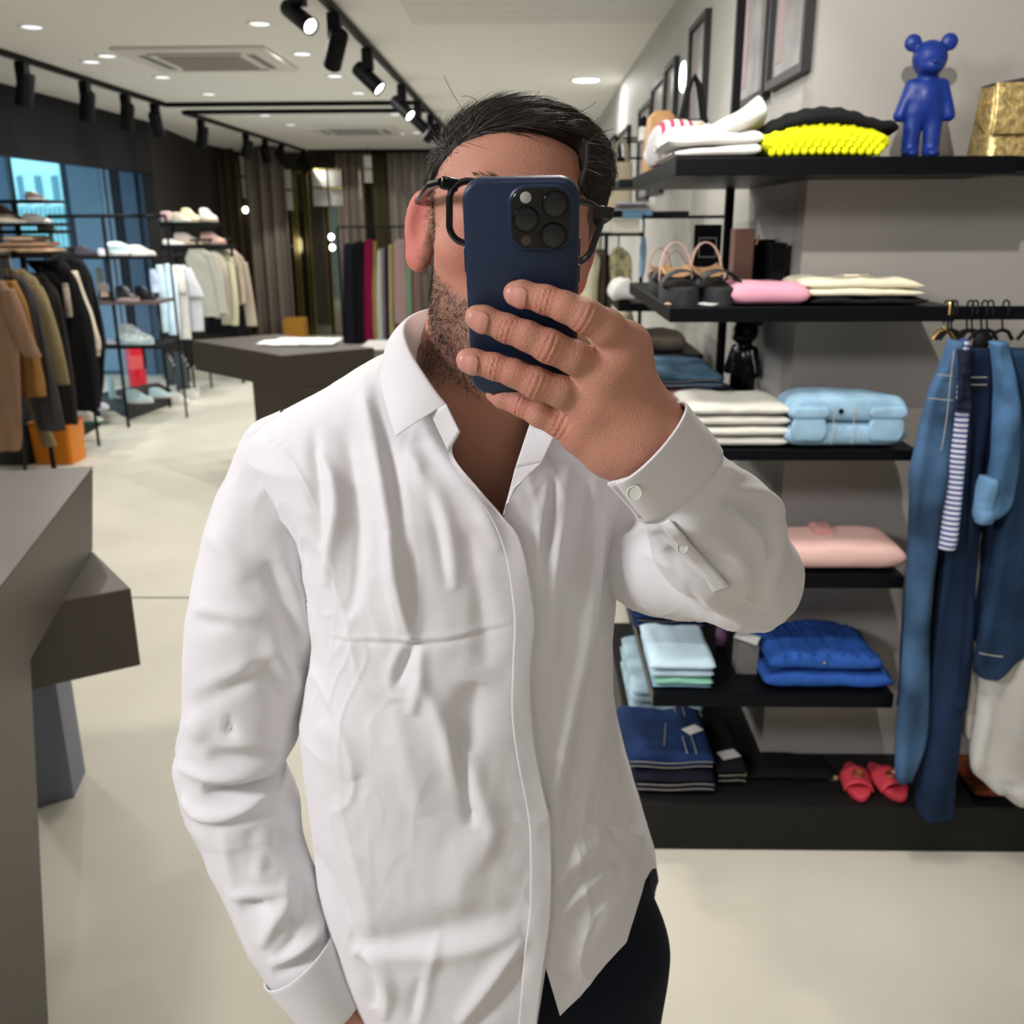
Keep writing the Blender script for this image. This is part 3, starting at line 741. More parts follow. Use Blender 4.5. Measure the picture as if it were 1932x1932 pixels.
TF = [  # torso: image-left panel
 ([(474, 812), (505, 826), (545, 862), (577, 910), (600, 968)], 4, .0022), ([(468, 819), (500, 834), (538, 870), (570, 918), (594, 975)], 4, .0018),
 ([(684, 687), (699, 774), (728, 926), (753, 1071), (771, 1180), (784, 1208)], 11, .0075),
 ([(709, 752), (740, 900), (757, 1035)], 14, -.0055),
 ([(650, 800), (668, 930), (672, 1040), (662, 1165)], 17, -.0070),
 ([(597, 850), (630, 900), (637, 962), (626, 1035), (617, 1110)], 9, .0080),
 ([(592, 803), (601, 926), (609, 1035)], 9, -.006),
 ([(735, 1000), (748, 1110), (762, 1194)], 10, .006), ([(745, 1090), (765, 1190)], 7, -.003),
 ([(771, 846), (815, 930), (843, 1000), (856, 1115)], 13, .0060),
 ([(800, 880), (828, 1000), (846, 1110)], 11, -.0050),
 ([(790, 790), (850, 880), (910, 960), (945, 1040)], 14, .005),
 ([(615, 1205), (735, 1212), (843, 1208), (970, 1180)], 6, -.0022),
 ([(615, 1198), (735, 1203), (843, 1199), (970, 1171)], 7, .0018),
 ([(788, 1206), (768, 1245), (748, 1295)], 8, -.006), ([(796, 1222), (792, 1290), (775, 1350)], 10, .004),
 ([(760, 1216), (740, 1260), (735, 1300)], 8, .003),
 ([(789, 1268), (843, 1377), (858, 1430), (887, 1533)], 14, .0065),
 ([(862, 1360), (878, 1480), (892, 1560)], 10, -.0070),
 ([(898, 1286), (888, 1340), (878, 1420)], 22, -.006),
 ([(880, 1420), (908, 1500), (926, 1560), (900, 1640)], 16, .0045),
 ([(740, 1330), (770, 1430), (800, 1540)], 20, .0035),
 ([(655, 1772), (730, 1780), (807, 1765), (905, 1742), (995, 1705)], 24, -.0065),
 ([(665, 1800), (760, 1802), (880, 1788), (985, 1755)], 14, .0050),
 ([(862, 1932), (920, 1860), (988, 1768)], 11, .0060), ([(880, 1945), (950, 1860), (992, 1800)], 12, -.0050),
 ([(789, 1940), (807, 1848), (829, 1765)], 9, .0045), ([(775, 1930), (795, 1840)], 10, -.0035),
 ([(690, 1790), (720, 1830), (735, 1870), (726, 1925)], 10, .0065), ([(672, 1800), (700, 1850), (708, 1900)], 10, -.0055),
 ([(605, 1360), (640, 1400), (672, 1470)], 16, .004), ([(632, 1500), (690, 1680), (700, 1770)], 12, .003),
 ([(590, 1600), (640, 1700), (675, 1790)], 10, -.004),
 ([(880, 1000), (905, 1130), (918, 1260)], 18, -.004), ([(900, 1560), (880, 1640), (850, 1720)], 24, .004),
 # image-right panel
 ([(1125, 883), (1125, 1003), (1110, 1126), (1088, 1271), (1060, 1420), (1042, 1530)], 13, .0085),
 ([(1103, 909), (1096, 1030), (1074, 1160), (1060, 1280)], 13, -.0065),
 ([(1070, 880), (1058, 980), (1045, 1080), (1040, 1200)], 10, .0050),
 ([(1035, 900), (1020, 990), (1012, 1070)], 8, .0040), ([(1048, 890), (1034, 1000), (1026, 1100)], 8, -.0040),
 ([(1140, 960), (1138, 1080), (1132, 1200)], 9, -.0050),
 ([(1130, 1200), (1110, 1320), (1085, 1480), (1060, 1600)], 12, -.0045), ([(1140, 1300), (1120, 1420), (1095, 1560)], 10, .0035),
 ([(1042, 1667), (1100, 1610), (1151, 1568)], 16, .0055), ([(1050, 1700), (1110, 1640), (1160, 1600)], 13, -.0050),
 ([(1048, 1735), (1100, 1680), (1157, 1630)], 10, .0045), ([(1165, 1590), (1185, 1650), (1170, 1660)], 9, .003),
 ([(1190, 1540), (1175, 1600), (1160, 1640)], 8, -.003), ([(1200, 1660), (1120, 1760), (1080, 1840)], 22, .003),
]
ROWS = [  # py at mid depth, left px, right px, Y centre, half depth
 (664, 745, 1010, .925, .070), (690, 690, 1060, .925, .078), (722, 640, 1105, .925, .080), (760, 572, 1150, .925, .083), (796, 505, 1190, .925, .088), (822, 478, 1202, .922, .094), (860, 478, 1200, .920, .104),
 (920, 520, 1185, .918, .114), (1000, 566, 1172, .915, .120), (1100, 588, 1160, .912, .122), (1200, 597, 1153, .908, .120),
 (1300, 582, 1155, .905, .118), (1350, 574, 1163, .905, .118), (1420, 580, 1181, .905, .118), (1500, 590, 1206, .905, .118), (1600, 600, 1236, .905, .118),
 (1660, 608, 1243, .905, .118), (1760, 628, 1240, .905, .118), (1850, 660, 1240, .905, .118), (1960, 680, 1238, .905, .118), (2100, 690, 1238, .905, .118)]
RZ = []; RT = []
for py, xl, xr, yc, hb in ROWS:
    a = at(xl, py, yc); b_ = at(xr, py, yc)
    RZ.append((a[2]+b_[2])/2); RT.append((a[0], b_[0], yc, hb))
RZ = np.array(RZ)[::-1]; RT = np.array(RT)[::-1]
def section(z): return [np.interp(z, RZ, RT[:, k]) for k in range(4)]
def shirt_pt(th, z, off=0.0):
    xl, xr, yc, hb = section(z); a = (xr-xl)/2+off; b_ = hb+off; e = .86
    c, s = math.cos(th), math.sin(th)
    return np.array([(xl+xr)/2+a*math.copysign(abs(s)**e, s), yc-b_*math.copysign(abs(c)**e, c), z])
TH = np.linspace(-1.45, 1.45, 240)
def th_at(pxw, z):
    P = np.array([shirt_pt(t, z) for t in TH]); q = proj(P)
    k = np.argsort(q[:, 0]); return float(np.interp(pxw, q[k, 0], TH[k])), q
# opening edges as px(py)
LE = np.array([(762, 790), (800, 838), (822, 852), (854, 847), (890, 865), (940, 916), (977, 947), (1025, 983), (1100, 1003), (1162, 1009), (1307, 1001), (1413, 1011), (1500, 1023), (1543, 1039), (1720, 1039), (1822, 1027), (1932, 1011), (2050, 1000)])[:, ::1]
RE = np.array([(760, 1010), (807, 998), (883, 972), (974, 951), (1025, 930), (1100, 940), (1500, 960), (1720, 975), (1780, 1010), (1817, 1027), (1932, 1061), (2050, 1100)])
HEMR = np.array([(1000, 1975), (1061, 1932), (1120, 1880), (1160, 1830), (1200, 1775), (1225, 1700), (1240, 1645), (1250, 1600)])   # px -> py of the right hem
def edge_theta(z, E, it=3):
    th = .3
    for _ in range(it):
        py = proj(shirt_pt(th, z))[1]
        tx = np.interp(py, E[:, 0], E[:, 1]); th, q = th_at(tx, z)
    return th
ZT = RZ[-1]
zs_all = np.concatenate([np.linspace(ZT, 1.40, 34), np.linspace(1.3975, .70, 280)])
def panel(side):
    """side -1: image-left panel from the placket edge round the left flank to the back; +1: right panel"""
    NU = 270; rows = []
    for z in zs_all:
        th0 = edge_theta(z, LE if side < 0 else RE)
        th1 = -math.pi if side < 0 else math.pi
        us = np.linspace(0, 1, NU)**1.35; off = .0035 if side < 0 else 0.0
        if side < 0: off *= 1
        row = []
        for u in us:
            th = th0+(th1-th0)*u
            row.append(shirt_pt(th, z, off*(1-min(1, u*3)) if side < 0 else 0))
        rows.append(row)
    P = np.array(rows)                       # rows x NU x 3
    # hem: squeeze the lowest rows of the right panel up to its curved hem
    if side > 0:
        for j in range(NU):
            q = proj(P[:, j]); 
            if P[:, j, 1].mean() > .93: hz = .86
            else:
                hy = np.interp(q[-60:, 0].mean(), HEMR[:, 0], HEMR[:, 1])
                k = np.argmin(abs(q[:, 1]-hy)); hz = P[k, j, 2]
                hz = np.interp(hy, q[:, 1], P[:, j, 2])
            z0 = 1.05; m_ = P[:, j, 2] < z0
            P[m_, j, 2] = z0-(z0-P[m_, j, 2])*(z0-hz)/(z0-.70)
            # keep the outline: x follows the section at the new height
            for i in np.where(m_)[0]:
                th0 = edge_theta_cache(P[i, j, 2], side); th = th0+(math.pi-th0)*(j/(NU-1))**1.35
                P[i, j] = shirt_pt(th, P[i, j, 2])
    n0, n1 = P.shape[:2]
    V = P.reshape(-1, 3)
    idx = np.arange(n0*n1).reshape(n0, n1)
    F = np.stack([idx[:-1, :-1], idx[1:, :-1], idx[1:, 1:], idx[:-1, 1:]], -1).reshape(-1, 4)
    if side > 0: F = F[:, ::-1]
    return P, V, F
_ec = {}
def edge_theta_cache(z, side):
    k = (round(z, 3), side)
    if k not in _ec: _ec[k] = edge_theta(k[0], LE if side < 0 else RE)
    return _ec[k]
def grid_normals(P):
    du = np.gradient(P, axis=1); dv = np.gradient(P, axis=0)
    n = np.cross(dv, du); n /= np.linalg.norm(n, axis=2)[..., None]+1e-12
    return n
parts = []; PGRID = {}
for side in (-1, 1):
    P, V_, F_ = panel(side)
    N = grid_normals(P).reshape(-1, 3)
    c = np.array([(section(p[2])[0]+section(p[2])[1])/2 for p in V_]); out_ = np.stack([V_[:, 0]-c, V_[:, 1]-.91, V_[:, 2]*0], 1)
    sgn = np.sign((N*out_).sum(1)); N *= np.where(sgn == 0, 1, sgn)[:, None]
    q = proj(V_); front = np.clip((-N[:, 1])*2.2, 0, 1)
    h_ = folds_field(q, TF)*front
    # soft large-scale drape plus fine creasing
    crs = np.array([crease(p) for p in V_])*np.clip(front+.3, 0, 1)
    soft = crs+np.array([.0032*mnoise.noise(Vector((p[0]*9+3, p[1]*9, p[2]*4.2)))+.0016*mnoise.noise(Vector((p[0]*26, p[1]*20, p[2]*9+5)))+.0006*mnoise.noise(Vector((p[0]*70, p[1]*60, p[2]*40))) for p in V_])
    V2 = V_+N*(h_+soft)[:, None]; PGRID[side] = V2.reshape(P.shape)
    parts.append((V2, F_))
V_, F_ = gather(parts)
shirt = mesh_np('shirt', V_, F_, SH, man, PB)
md = shirt.modifiers.new('solid', 'SOLIDIFY'); md.thickness = .0009; md.offset = -1
shirt['label'] = 'loose white button-up shirt, untucked'
# ---- sleeves
SLF_L = [([(388, 1000), (430, 1040), (470, 1100)], 14, .004), ([(540, 900), (575, 990), (596, 1070)], 10, .006), ([(560, 900), (590, 1000), (603, 1100)], 8, -.006),
 ([(520, 1030), (560, 1120), (580, 1200), (592, 1260)], 12, .0065), ([(500, 1060), (540, 1150), (560, 1240)], 14, -.006),
 ([(470, 1100), (520, 1130), (582, 1155)], 8, .0035), ([(440, 1090), (540, 1150)], 10, -.003),
 ([(365, 1150), (440, 1160), (500, 1162)], 10, .004), ([(365, 1170), (440, 1178)], 10, -.004),
 ([(352, 1310), (420, 1280), (480, 1250), (530, 1215)], 8, .005), ([(365, 1330), (440, 1295), (500, 1262)], 12, -.004),
 ([(500, 1200), (545, 1260), (572, 1310)], 13, .005), ([(470, 1240), (520, 1300), (545, 1350)], 14, -.0045),
 ([(362, 1345), (372, 1375), (380, 1400)], 12, .005), ([(428, 1345), (432, 1380), (424, 1378)], 9, -.006),
 ([(410, 1402), (460, 1406), (540, 1412)], 9, .007), ([(390, 1425), (440, 1432), (520, 1425)], 11, -.007),
 ([(336, 1446), (390, 1466), (440, 1470), (500, 1458), (545, 1425)], 9, .010), ([(385, 1490), (440, 1496), (520, 1470)], 11, -.012),
 ([(344, 1500), (370, 1532), (420, 1538), (480, 1512), (535, 1462)], 8, .012),
 ([(420, 1560), (430, 1620), (442, 1680)], 8, .004), ([(480, 1560), (470, 1610)], 14, -.004),
 ([(495, 1610), (490, 1650), (530, 1660)], 9, .006), ([(520, 1600), (560, 1575)], 12, -.005),
 ([(430, 1690), (465, 1690), (520, 1680), (545, 1655)], 9, .007), ([(450, 1712), (510, 1712)], 11, -.007),
 ([(538, 1660), (538, 1700), (515, 1740), (492, 1790)], 10, .007), ([(575, 1650), (580, 1700), (560, 1760)], 9, -.006),
 ([(505, 1820), (560, 1795), (600, 1755), (612, 1715)], 8, .008), ([(515, 1838), (570, 1815), (610, 1780)], 8, -.007),
 ([(545, 1730), (555, 1770), (520, 1810)], 8, -.005)]
SECL = [((530, 775), (600, 770), .925), ((490, 795), (600, 830), .92), ((462, 826), (580, 880), .915), ((432, 884), (592, 950), .912), ((404, 950), (606, 1030), .91), ((388, 1005), (612, 1090), .91), ((374, 1060), (610, 1150), .91), ((360, 1130), (606, 1215), .91),
 ((352, 1220), (597, 1275), .912), ((348, 1330), (575, 1335), .915), ((341, 1405), (560, 1398), .918), ((334, 1446), (538, 1437), .918), ((342, 1505), (552, 1480), .912), ((356, 1540), (566, 1520), .905), ((382, 1590), (570, 1570), .895), ((402, 1640), (584, 1620), .885), ((425, 1690), (602, 1668), .875), ((446, 1745), (612, 1710), .866), ((470, 1795), (616, 1742), .858), ((508, 1845), (620, 1766), .852), ((520, 1856), (630, 1778), .850)]
def tube_sections(sec, n=110, depth=.92, nu=84):
    arr = np.array([(a[0], a[1], b_[0], b_[1], y) for a, b_, y in sec], float)
    S = smooth_poly(arr, n); R = []
    for s in S:
        A = at(s[0], s[1], s[4]); B_ = at(s[2], s[3], s[4]); c = (A+B_)/2; u = (B_-A)/2; a = np.linalg.norm(u); u = u/a
        v = np.array([0, -1., 0]); v -= u*(v@u); v /= np.linalg.norm(v)
        d = a*depth if a < .06 else a*(depth+.02)
        R.append([c+u*a*math.cos(t)+v*d*math.sin(t) for t in np.linspace(0, 2*math.pi, nu, endpoint=False)])
    return np.array(R)
def sleeve_mesh(R, folds, cx=None):
    n, m_ = R.shape[:2]; cen = R.mean(1, keepdims=True); N = R-cen; N /= np.linalg.norm(N, axis=2)[..., None]
    V = R.reshape(-1, 3); Nn = N.reshape(-1, 3); q = proj(V); fr = np.clip(-Nn[:, 1]*1.6+.15, 0, 1)
    soft = np.array([1.3*crease(p, 3)+.003*mnoise.noise(Vector((p[0]*14, p[1]*14+2, p[2]*10)))+.0014*mnoise.noise(Vector((p[0]*38, p[1]*30, p[2]*30))) for p in V])
    V = V+Nn*((folds_field(q, folds)*fr+soft)[:, None])
    idx = np.arange(n*m_).reshape(n, m_); j = np.roll(idx, -1, 1)
    F = np.stack([idx[:-1], j[:-1], j[1:], idx[1:]], -1).reshape(-1, 4)
    return V, F
Vl, Fl = sleeve_mesh(tube_sections(SECL, 150, .80), SLF_L)
sl_ = mesh_np('sleeve', Vl, Fl, SH, shirt)
for v in sl_.data.vertices: v.co -= Vector(PB)
def cuff(secs, name='cuff', th=.0022, depth=.9):
    R = tube_sections(secs, 10, depth, 60); n, m_ = R.shape[:2]
    V = R.reshape(-1, 3); idx = np.arange(n*m_).reshape(n, m_); j = np.roll(idx, -1, 1)
    F = np.stack([idx[:-1], j[:-1], j[1:], idx[1:]], -1).reshape(-1, 4)
    o = mesh_np(name, V-PB, F, SH, shirt); md = o.modifiers.new('s', 'SOLIDIFY'); md.thickness = th; md.offset = 1
    bv = o.modifiers.new('b', 'BEVEL'); bv.width = .0008; bv.segments = 2; bv.limit_method = 'ANGLE'
    return o, R
cuff([((503, 1838), (626, 1758), .852), ((545, 1886), (654, 1812), .848), ((587, 1936), (684, 1872), .845)])
# raised arm: sleeve grown as one volume
S0 = at(1120, 960, .945); S1 = at(1250, 1045, .885); S2 = at(1405, 1090, .812); S3 = at(1352, 1004, .752); S4 = at(1288, 922, .702); S5 = at(1262, 888, .690)
def sleeve_r(X, Y, Z):
    d = sd_cone(X, Y, Z, S0, S1, .070, .058)
    d = smin(d, sd_cone(X, Y, Z, S1, S2, .058, .0475), .02)
    f = sd_cone(X, Y, Z, S2, S3, .0480, .0530)
    f = smin(f, sd_cone(X, Y, Z, S3, S4, .0535, .0395), .015)
    f = smin(f, sd_cone(X, Y, Z, S4, S5, .0360, .0335), .006)
    return smin(d, f, .014)
sr = sdf_mesh(sleeve_r, (S0[0]-.09, .60, 1.08), (S2[0]+.09, 1.05, 1.52), .0026)
SRF = [([(1205, 1000), (1240, 1040), (1290, 1090), (1340, 1140), (1375, 1160)], 8, .0030), ([(1225, 995), (1262, 1035), (1310, 1080), (1372, 1118)], 5, -.0030),
 ([(1360, 940), (1400, 960), (1440, 985), (1470, 1010)], 12, -.006), ([(1350, 922), (1410, 930), (1452, 950), (1478, 975)], 10, .0065),
 ([(1350, 880), (1390, 896), (1420, 905)], 10, .005), ([(1262, 985), (1330, 1000), (1400, 1060), (1415, 1120)], 12, .004), ([(1250, 1000), (1310, 1020), (1370, 1080)], 9, -.003),
 ([(1462, 1000), (1448, 1060), (1430, 1110), (1415, 1135)], 14, -.006), ([(1480, 990), (1465, 1060), (1450, 1130)], 12, .006), ([(1380, 950), (1432, 1020), (1440, 1070), (1418, 1130)], 10, .0050),
 ([(1210, 1040), (1262, 1065), (1285, 1088), (1300, 1120), (1345, 1180)], 8, .0065), ([(1255, 1035), (1275, 1070), (1310, 1130), (1350, 1175)], 9, -.007),
 ([(1165, 1022), (1200, 1005), (1245, 998)], 8, .005), ([(1165, 1000), (1200, 985)], 10, -.005),
 ([(1320, 1130), (1370, 1150), (1420, 1180), (1470, 1188)], 8, .005), ([(1330, 1150), (1390, 1178), (1440, 1195)], 7, -.004), ([(1350, 1120), (1410, 1140), (1460, 1160)], 8, -.003),
 ([(1400, 910), (1440, 930), (1470, 960), (1492, 1000)], 10, .004)]
V_ = sr[0]; me_ = mesh_np('sleeve', V_, sr[1], SH, None); nn_ = np.zeros(len(V_)*3, np.float32); me_.data.vertices.foreach_get('normal', nn_); nn_ = nn_.reshape(-1, 3)
fr = np.clip(-nn_[:, 1]*1.8, 0, 1)
soft = np.array([1.2*crease(p, 7)+.0026*mnoise.noise(Vector((p[0]*16, p[1]*14+2, p[2]*14)))+.0012*mnoise.noise(Vector((p[0]*42, p[1]*30, p[2]*38))) for p in V_])
V_ = V_+nn_*((folds_field(proj(V_), SRF)*fr+soft)[:, None])-PB
me_.data.vertices.foreach_set('co', V_.astype(np.float32).ravel()); me_.data.update(); me_.parent = shirt
# cuff of the raised arm, flared open towards the hand
ax = at(1228, 842, .668)
ck, CR_ = cuff([((1158, 903), (1290, 763), .664), ((1172, 926), (1316, 796), .676), ((1190, 952), (1340, 822), .688), ((1207, 976), (1358, 850), .700)], depth=.98)
# cuff overlap tab with its pointed corner and the button
def patch(name, quadpx, Yo, nx=14, ny=8, th=.0018, bow=.0, mt=SH, par=None):
    (a, b_, c, d) = quadpx; V = []
    for i in range(nx+1):
        u = i/nx
        for j in range(ny+1):
            v = j/ny
            p = np.array(a)*(1-u)*(1-v)+np.array(b_)*u*(1-v)+np.array(c)*u*v+np.array(d)*(1-u)*v
            V.append(at(p[0], p[1], p[2]))
    V = np.array(V)
    idx = np.arange((nx+1)*(ny+1)).reshape(nx+1, ny+1)
    F = np.stack([idx[:-1, :-1], idx[1:, :-1], idx[1:, 1:], idx[:-1, 1:]], -1).reshape(-1, 4)
    o = mesh_np(name, V-PB, F, mt, par or shirt); md = o.modifiers.new('s', 'SOLIDIFY'); md.thickness = th; md.offset = 0
    return o
patch('cuff_flap', [(1146, 912, .654), (1228, 889, .643), (1262, 966, .668), (1206, 977, .678)], 0)
def button(px, py, Y, r=.0055, nrm=None, name='button'):
    n = Vector(nrm or (-.15, -.95, .25)).normalized(); R3 = n.to_track_quat('Z', 'Y').to_matrix()
    c = Vector(at(px, py, Y)); b = MB()
    b.lathe([(.001, 0), (r*.95, 0), (r, .0006), (r*.98, .0017), (r*.82, .0020), (r*.74, .0013), (.001, .0012)], c, 28, R3)
    o = b.build(name, mat('pearl_button', (.62, .62, .55), .22, spec=.6), shirt, loc=PB); return o
button(1197, 931, .6405, .0058)
# image-plane placket strip on the left panel
def strip_on_shirt(name, Lp, Rp, lift, n=110, m_=10, th=.0012):
    g = PGRID[-1]; flat = g.reshape(-1, 3); q = proj(flat); ok = flat[:, 1] < .90; flat = flat[ok]; q = q[ok]
    L = smooth_poly(Lp, n); R = smooth_poly(Rp, n); V = []
    for i in range(n):
        for j in range(m_+1):
            p = L[i]+(R[i]-L[i])*(j/m_)
            d = ((q-p)**2).sum(1); k = np.argpartition(d, 6)[:6]; w_ = 1/(d[k]+4)
            Y = (flat[k, 1]*w_).sum()/w_.sum()
            V.append(at(p[0], p[1], Y-lift))
    V = np.array(V); idx = np.arange(n*(m_+1)).reshape(n, m_+1)
    F = np.stack([idx[:-1, :-1], idx[1:, :-1], idx[1:, 1:], idx[:-1, 1:]], -1).reshape(-1, 4)
    o = mesh_np(name, V-PB, F, SH, shirt); md = o.modifiers.new('s', 'SOLIDIFY'); md.thickness = th; md.offset = 0
    return o
PLL = [(846, 822), (850, 868), (895, 935), (930, 985), (954, 1054), (969, 1162), (967, 1250), (965, 1343), (974, 1425), (992, 1520), (999, 1580), (999, 1705), (989, 1798), (977, 1940), (968, 2010)]
PLR = [(860, 820), (856, 862), (906, 925), (950, 976), (984, 1026), (1009, 1162), (1004, 1235), (1002, 1310), (1011, 1413), (1030, 1510), (1040, 1560), (1040, 1720), (1027, 1822), (1012, 1940), (1004, 2010)]
strip_on_shirt('placket', PLL, PLR, .0040)
# ---- collar
def band(name, A, B_, n=70, m_=10, th=.0014, bow=0.0):
    A3 = smooth_poly([at(*a) for a in A], n); B3 = smooth_poly([at(*a) for a in B_], n); V = []
    for i in range(n):
        for j in range(m_+1):
            u = j/m_; V.append(A3[i]*(1-u)+B3[i]*u)
    V = np.array(V); c = np.array([at(905, 640, .92)[0], .92, 0])
    idx = np.arange(n*(m_+1)).reshape(n, m_+1)
    F = np.stack([idx[:-1, :-1], idx[1:, :-1], idx[1:, 1:], idx[:-1, 1:]], -1).reshape(-1, 4)
    if bow:
        u = np.tile(np.linspace(0, 1, m_+1), n); d = V-c; d[:, 2] = 0; d /= np.linalg.norm(d, axis=1)[:, None]
        V = V+d*(bow*4*u*(1-u))[:, None]
    o = mesh_np(name, V-PB, F, SH, shirt); md = o.modifiers.new('s', 'SOLIDIFY'); md.thickness = th; md.offset = 0
    sb = o.modifiers.new('sub', 'SUBSURF'); sb.levels = sb.render_levels = 1
    return o
FOLD = [(842, 762, .800), (822, 738, .806), (800, 706, .818), (776, 668, .838), (762, 630, .865), (768, 603, .90), (796, 586, .945), (850, 577, .985), (920, 577, .998), (985, 590, .985), (1030, 630, .95), (1052, 690, .905), (1056, 750, .86), (1050, 800, .815)]
OUT = [(746, 824, .798), (738, 800, .805), (728, 765, .820), (717, 716, .845), (722, 680, .872), (734, 650, .905), (768, 622, .96), (840, 606, 1.012), (930, 606, 1.022), (1010, 625, 1.005), (1070, 680, .96), (1095, 750, .905), (1090, 810, .85), (1052, 850, .808)]
STD = [(866, 818, .795), (848, 800, .800), (826, 770, .812), (800, 730, .832), (786, 690, .858), (790, 655, .89), (810, 640, .925), (855, 632, .965), (920, 632, .975), (980, 645, .965), (1018, 680, .93), (1036, 740, .885), (1038, 790, .84), (1020, 850, .800)]
band('collar', FOLD, OUT, bow=.004)
band('collar_stand', FOLD, STD)
# lapel of the open right front
patch('lapel', [(1000, 800, .812), (1052, 812, .800), (1022, 874, .800), (972, 884, .802)], 0)
patch('lapel', [(972, 883, .802), (1024, 872, .800), (966, 922, .796), (950, 972, .795)], 0)
patch('collar_end', [(812, 779, .800), (842, 762, .797), (868, 815, .789), (847, 852, .793)], 0)
SLV = V_+PB; SLQ = proj(SLV)
def surfY(px, py):
    d = np.hypot(SLQ[:, 0]-px, SLQ[:, 1]-py); k = np.where(d < 7)[0]
    return float(SLV[k, 1].min()) if len(k) else .70
c0 = smooth_poly([(1246, 988), (1262, 1012), (1290, 1046), (1325, 1084), (1345, 1118)], 26); c1_ = smooth_poly([(1264, 980), (1284, 1004), (1312, 1036), (1352, 1078), (1378, 1108)], 26); V9 = []
for i in range(26):
    for j in range(5):
        p = c0[i]+(c1_[i]-c0[i])*j/4; V9.append(at(p[0], p[1], surfY(p[0], p[1])-.0022))
ix9 = np.arange(130).reshape(26, 5); o9 = mesh_np('sleeve_placket', np.array(V9)-PB, np.stack([ix9[:-1, :-1], ix9[1:, :-1], ix9[1:, 1:], ix9[:-1, 1:]], -1).reshape(-1, 4), SH, shirt)
md = o9.modifiers.new('s', 'SOLIDIFY'); md.thickness = .0014; md.offset = 0
button(1288, 1034, surfY(1288, 1034)-.0036, .0046)
# ---- trousers and shoes
TR = mat('trousers_navy', (.008, .010, .018), .85, bump=.2, bscale=700)
def trousers():
    def fn(X, Y, Z):
        hx = at(965, 1700, .905)[0]
        d = sd_ell(X, Y, Z, (hx, .925, .85), (.166, .108, .185))
        for s in (-1, 1):
            d = smin(d, sd_cone(X, Y, Z, (hx+s*.082, .915, .80), (hx+s*.098, .92, .48), .101, .074), .02)
            d = smin(d, sd_cone(X, Y, Z, (hx+s*.098, .92, .48), (hx+s*.108, .935, .07), .074, .058), .02)
        d = smin(d, sd_ell(X, Y, Z, (at(668, 1960, .87)[0], .86, .71), (.05, .045, .10)), .03)
        d = d+.003*np.sin(Z*34+X*20)*np.sin(X*22+Y*18)
        return np.maximum(d, .045-Z)
    v, f = sdf_mesh(fn, (hx_-.26, .70, .03), (hx_+.26, 1.10, 1.10), .006); return mesh_np('trousers', v, f, TR, man, PB)
hx_ = at(965, 1700, .905)[0]
tr = trousers(); tr['label'] = 'dark navy trousers'
for s in (-1, 1):
    def fs(X, Y, Z, s=s):
        d = sd_cone(X, Y, Z, (hx_+s*.108, .96, .045), (hx_+s*.118, .80, .034), .042, .040)
        d = smin(d, sd_cone(X, Y, Z, (hx_+s*.108, .95, .08), (hx_+s*.11, .92, .06), .04, .04), .03)
        return np.maximum(d, .001-Z)
    v, f = sdf_mesh(fs, (hx_+s*.11-.08, .72, -.004), (hx_+s*.11+.08, 1.04, .15), .005); mesh_np('shoe', v, f, BLACKM, man, PB)
# ================= the phone
PH = mat('phone_case', (.011, .023, .058), .42, spec=.35)
phone = thing('phone', 'dark blue cased phone with three camera lenses held in front of the face', 'phone', PC)
MP = Matrix((tuple(PR_), tuple(-PN), tuple(PU))).transposed()   # local x right, -y towards viewer, z up
phone.rotation_euler = MP.to_euler()
def rrect(w_, h_, r, n=8, cx=0, cz=0):
    out = []
    for sx, sz, a0 in ((1, 1, 0), (-1, 1, 90), (-1, -1, 180), (1, -1, 270)):
        for k in range(n+1):
            a = math.radians(a0+90*k/n); out.append((cx+sx*(w_/2-r)+r*math.cos(a), cz+sz*(h_/2-r)+r*math.sin(a)))
    return out
def slab(w_, h_, r, y0, y1, e=.0012, cx=0, cz=0, n=8):
    b = MB(); rings = []
    for y, ins in ((y0, e), (y0+e*(1 if y1 > y0 else -1)*.3, e*.4), (y0+e*(1 if y1 > y0 else -1), 0), (y1-e*(1 if y1 > y0 else -1), 0), (y1, e)):
        rings.append([(x_, y, z_) for x_, z_ in rrect(w_-2*ins, h_-2*ins, max(r-ins, .0005), n, cx, cz)])
    b.loft(rings); return b
PW, PHH = .0745, .1500
slab(PW, PHH, .0135, 0, .0108, .0028).build('case', PH, phone)
slab(PW-.006, PHH-.006, .011, .0104, .0112, .0003).build('screen', mat('screen_glass', (.01, .01, .012), .08), phone)
def phl(px, py):      # pixel -> phone local x, z on the back
    p = onph(px, py)-PC; return p@PR_, p@PU
cx, cz = phl(1021, 411)
slab(.0420, .0425, .0125, .0005, -.0016, .0010, cx, cz).build('camera_rim', PH, phone)
slab(.0385, .0390, .0112, .0000, -.0018, .0004, cx, cz).build('camera_plate', mat('camera_glass', (.010, .010, .011), .16, spec=.3), phone)
RX = Matrix.Rotation(math.pi/2, 3, 'X')
for (px, py) in ((992, 412), (1047, 384), (1044, 443)):
    x_, z_ = phl(px, py)
    b = MB(); b.lathe([(.0085, -.001), (.0085, .0028), (.0080, .0034), (.0072, .0034), (.0070, .0030)], (x_, 0, z_), 40, RX); l_ = b.build('lens_ring', mat('lens_ring', (.03, .03, .032), .18, 1), phone)
    b = MB(); b.lathe([(.0074, .0024), (.0070, .0031), (.004, .0034), (.0001, .0035)], (x_, 0, z_), 40, RX); b.build('lens_glass', mat('lens_glass', (.003, .003, .004), .06, coat=.4, spec=.4), phone)
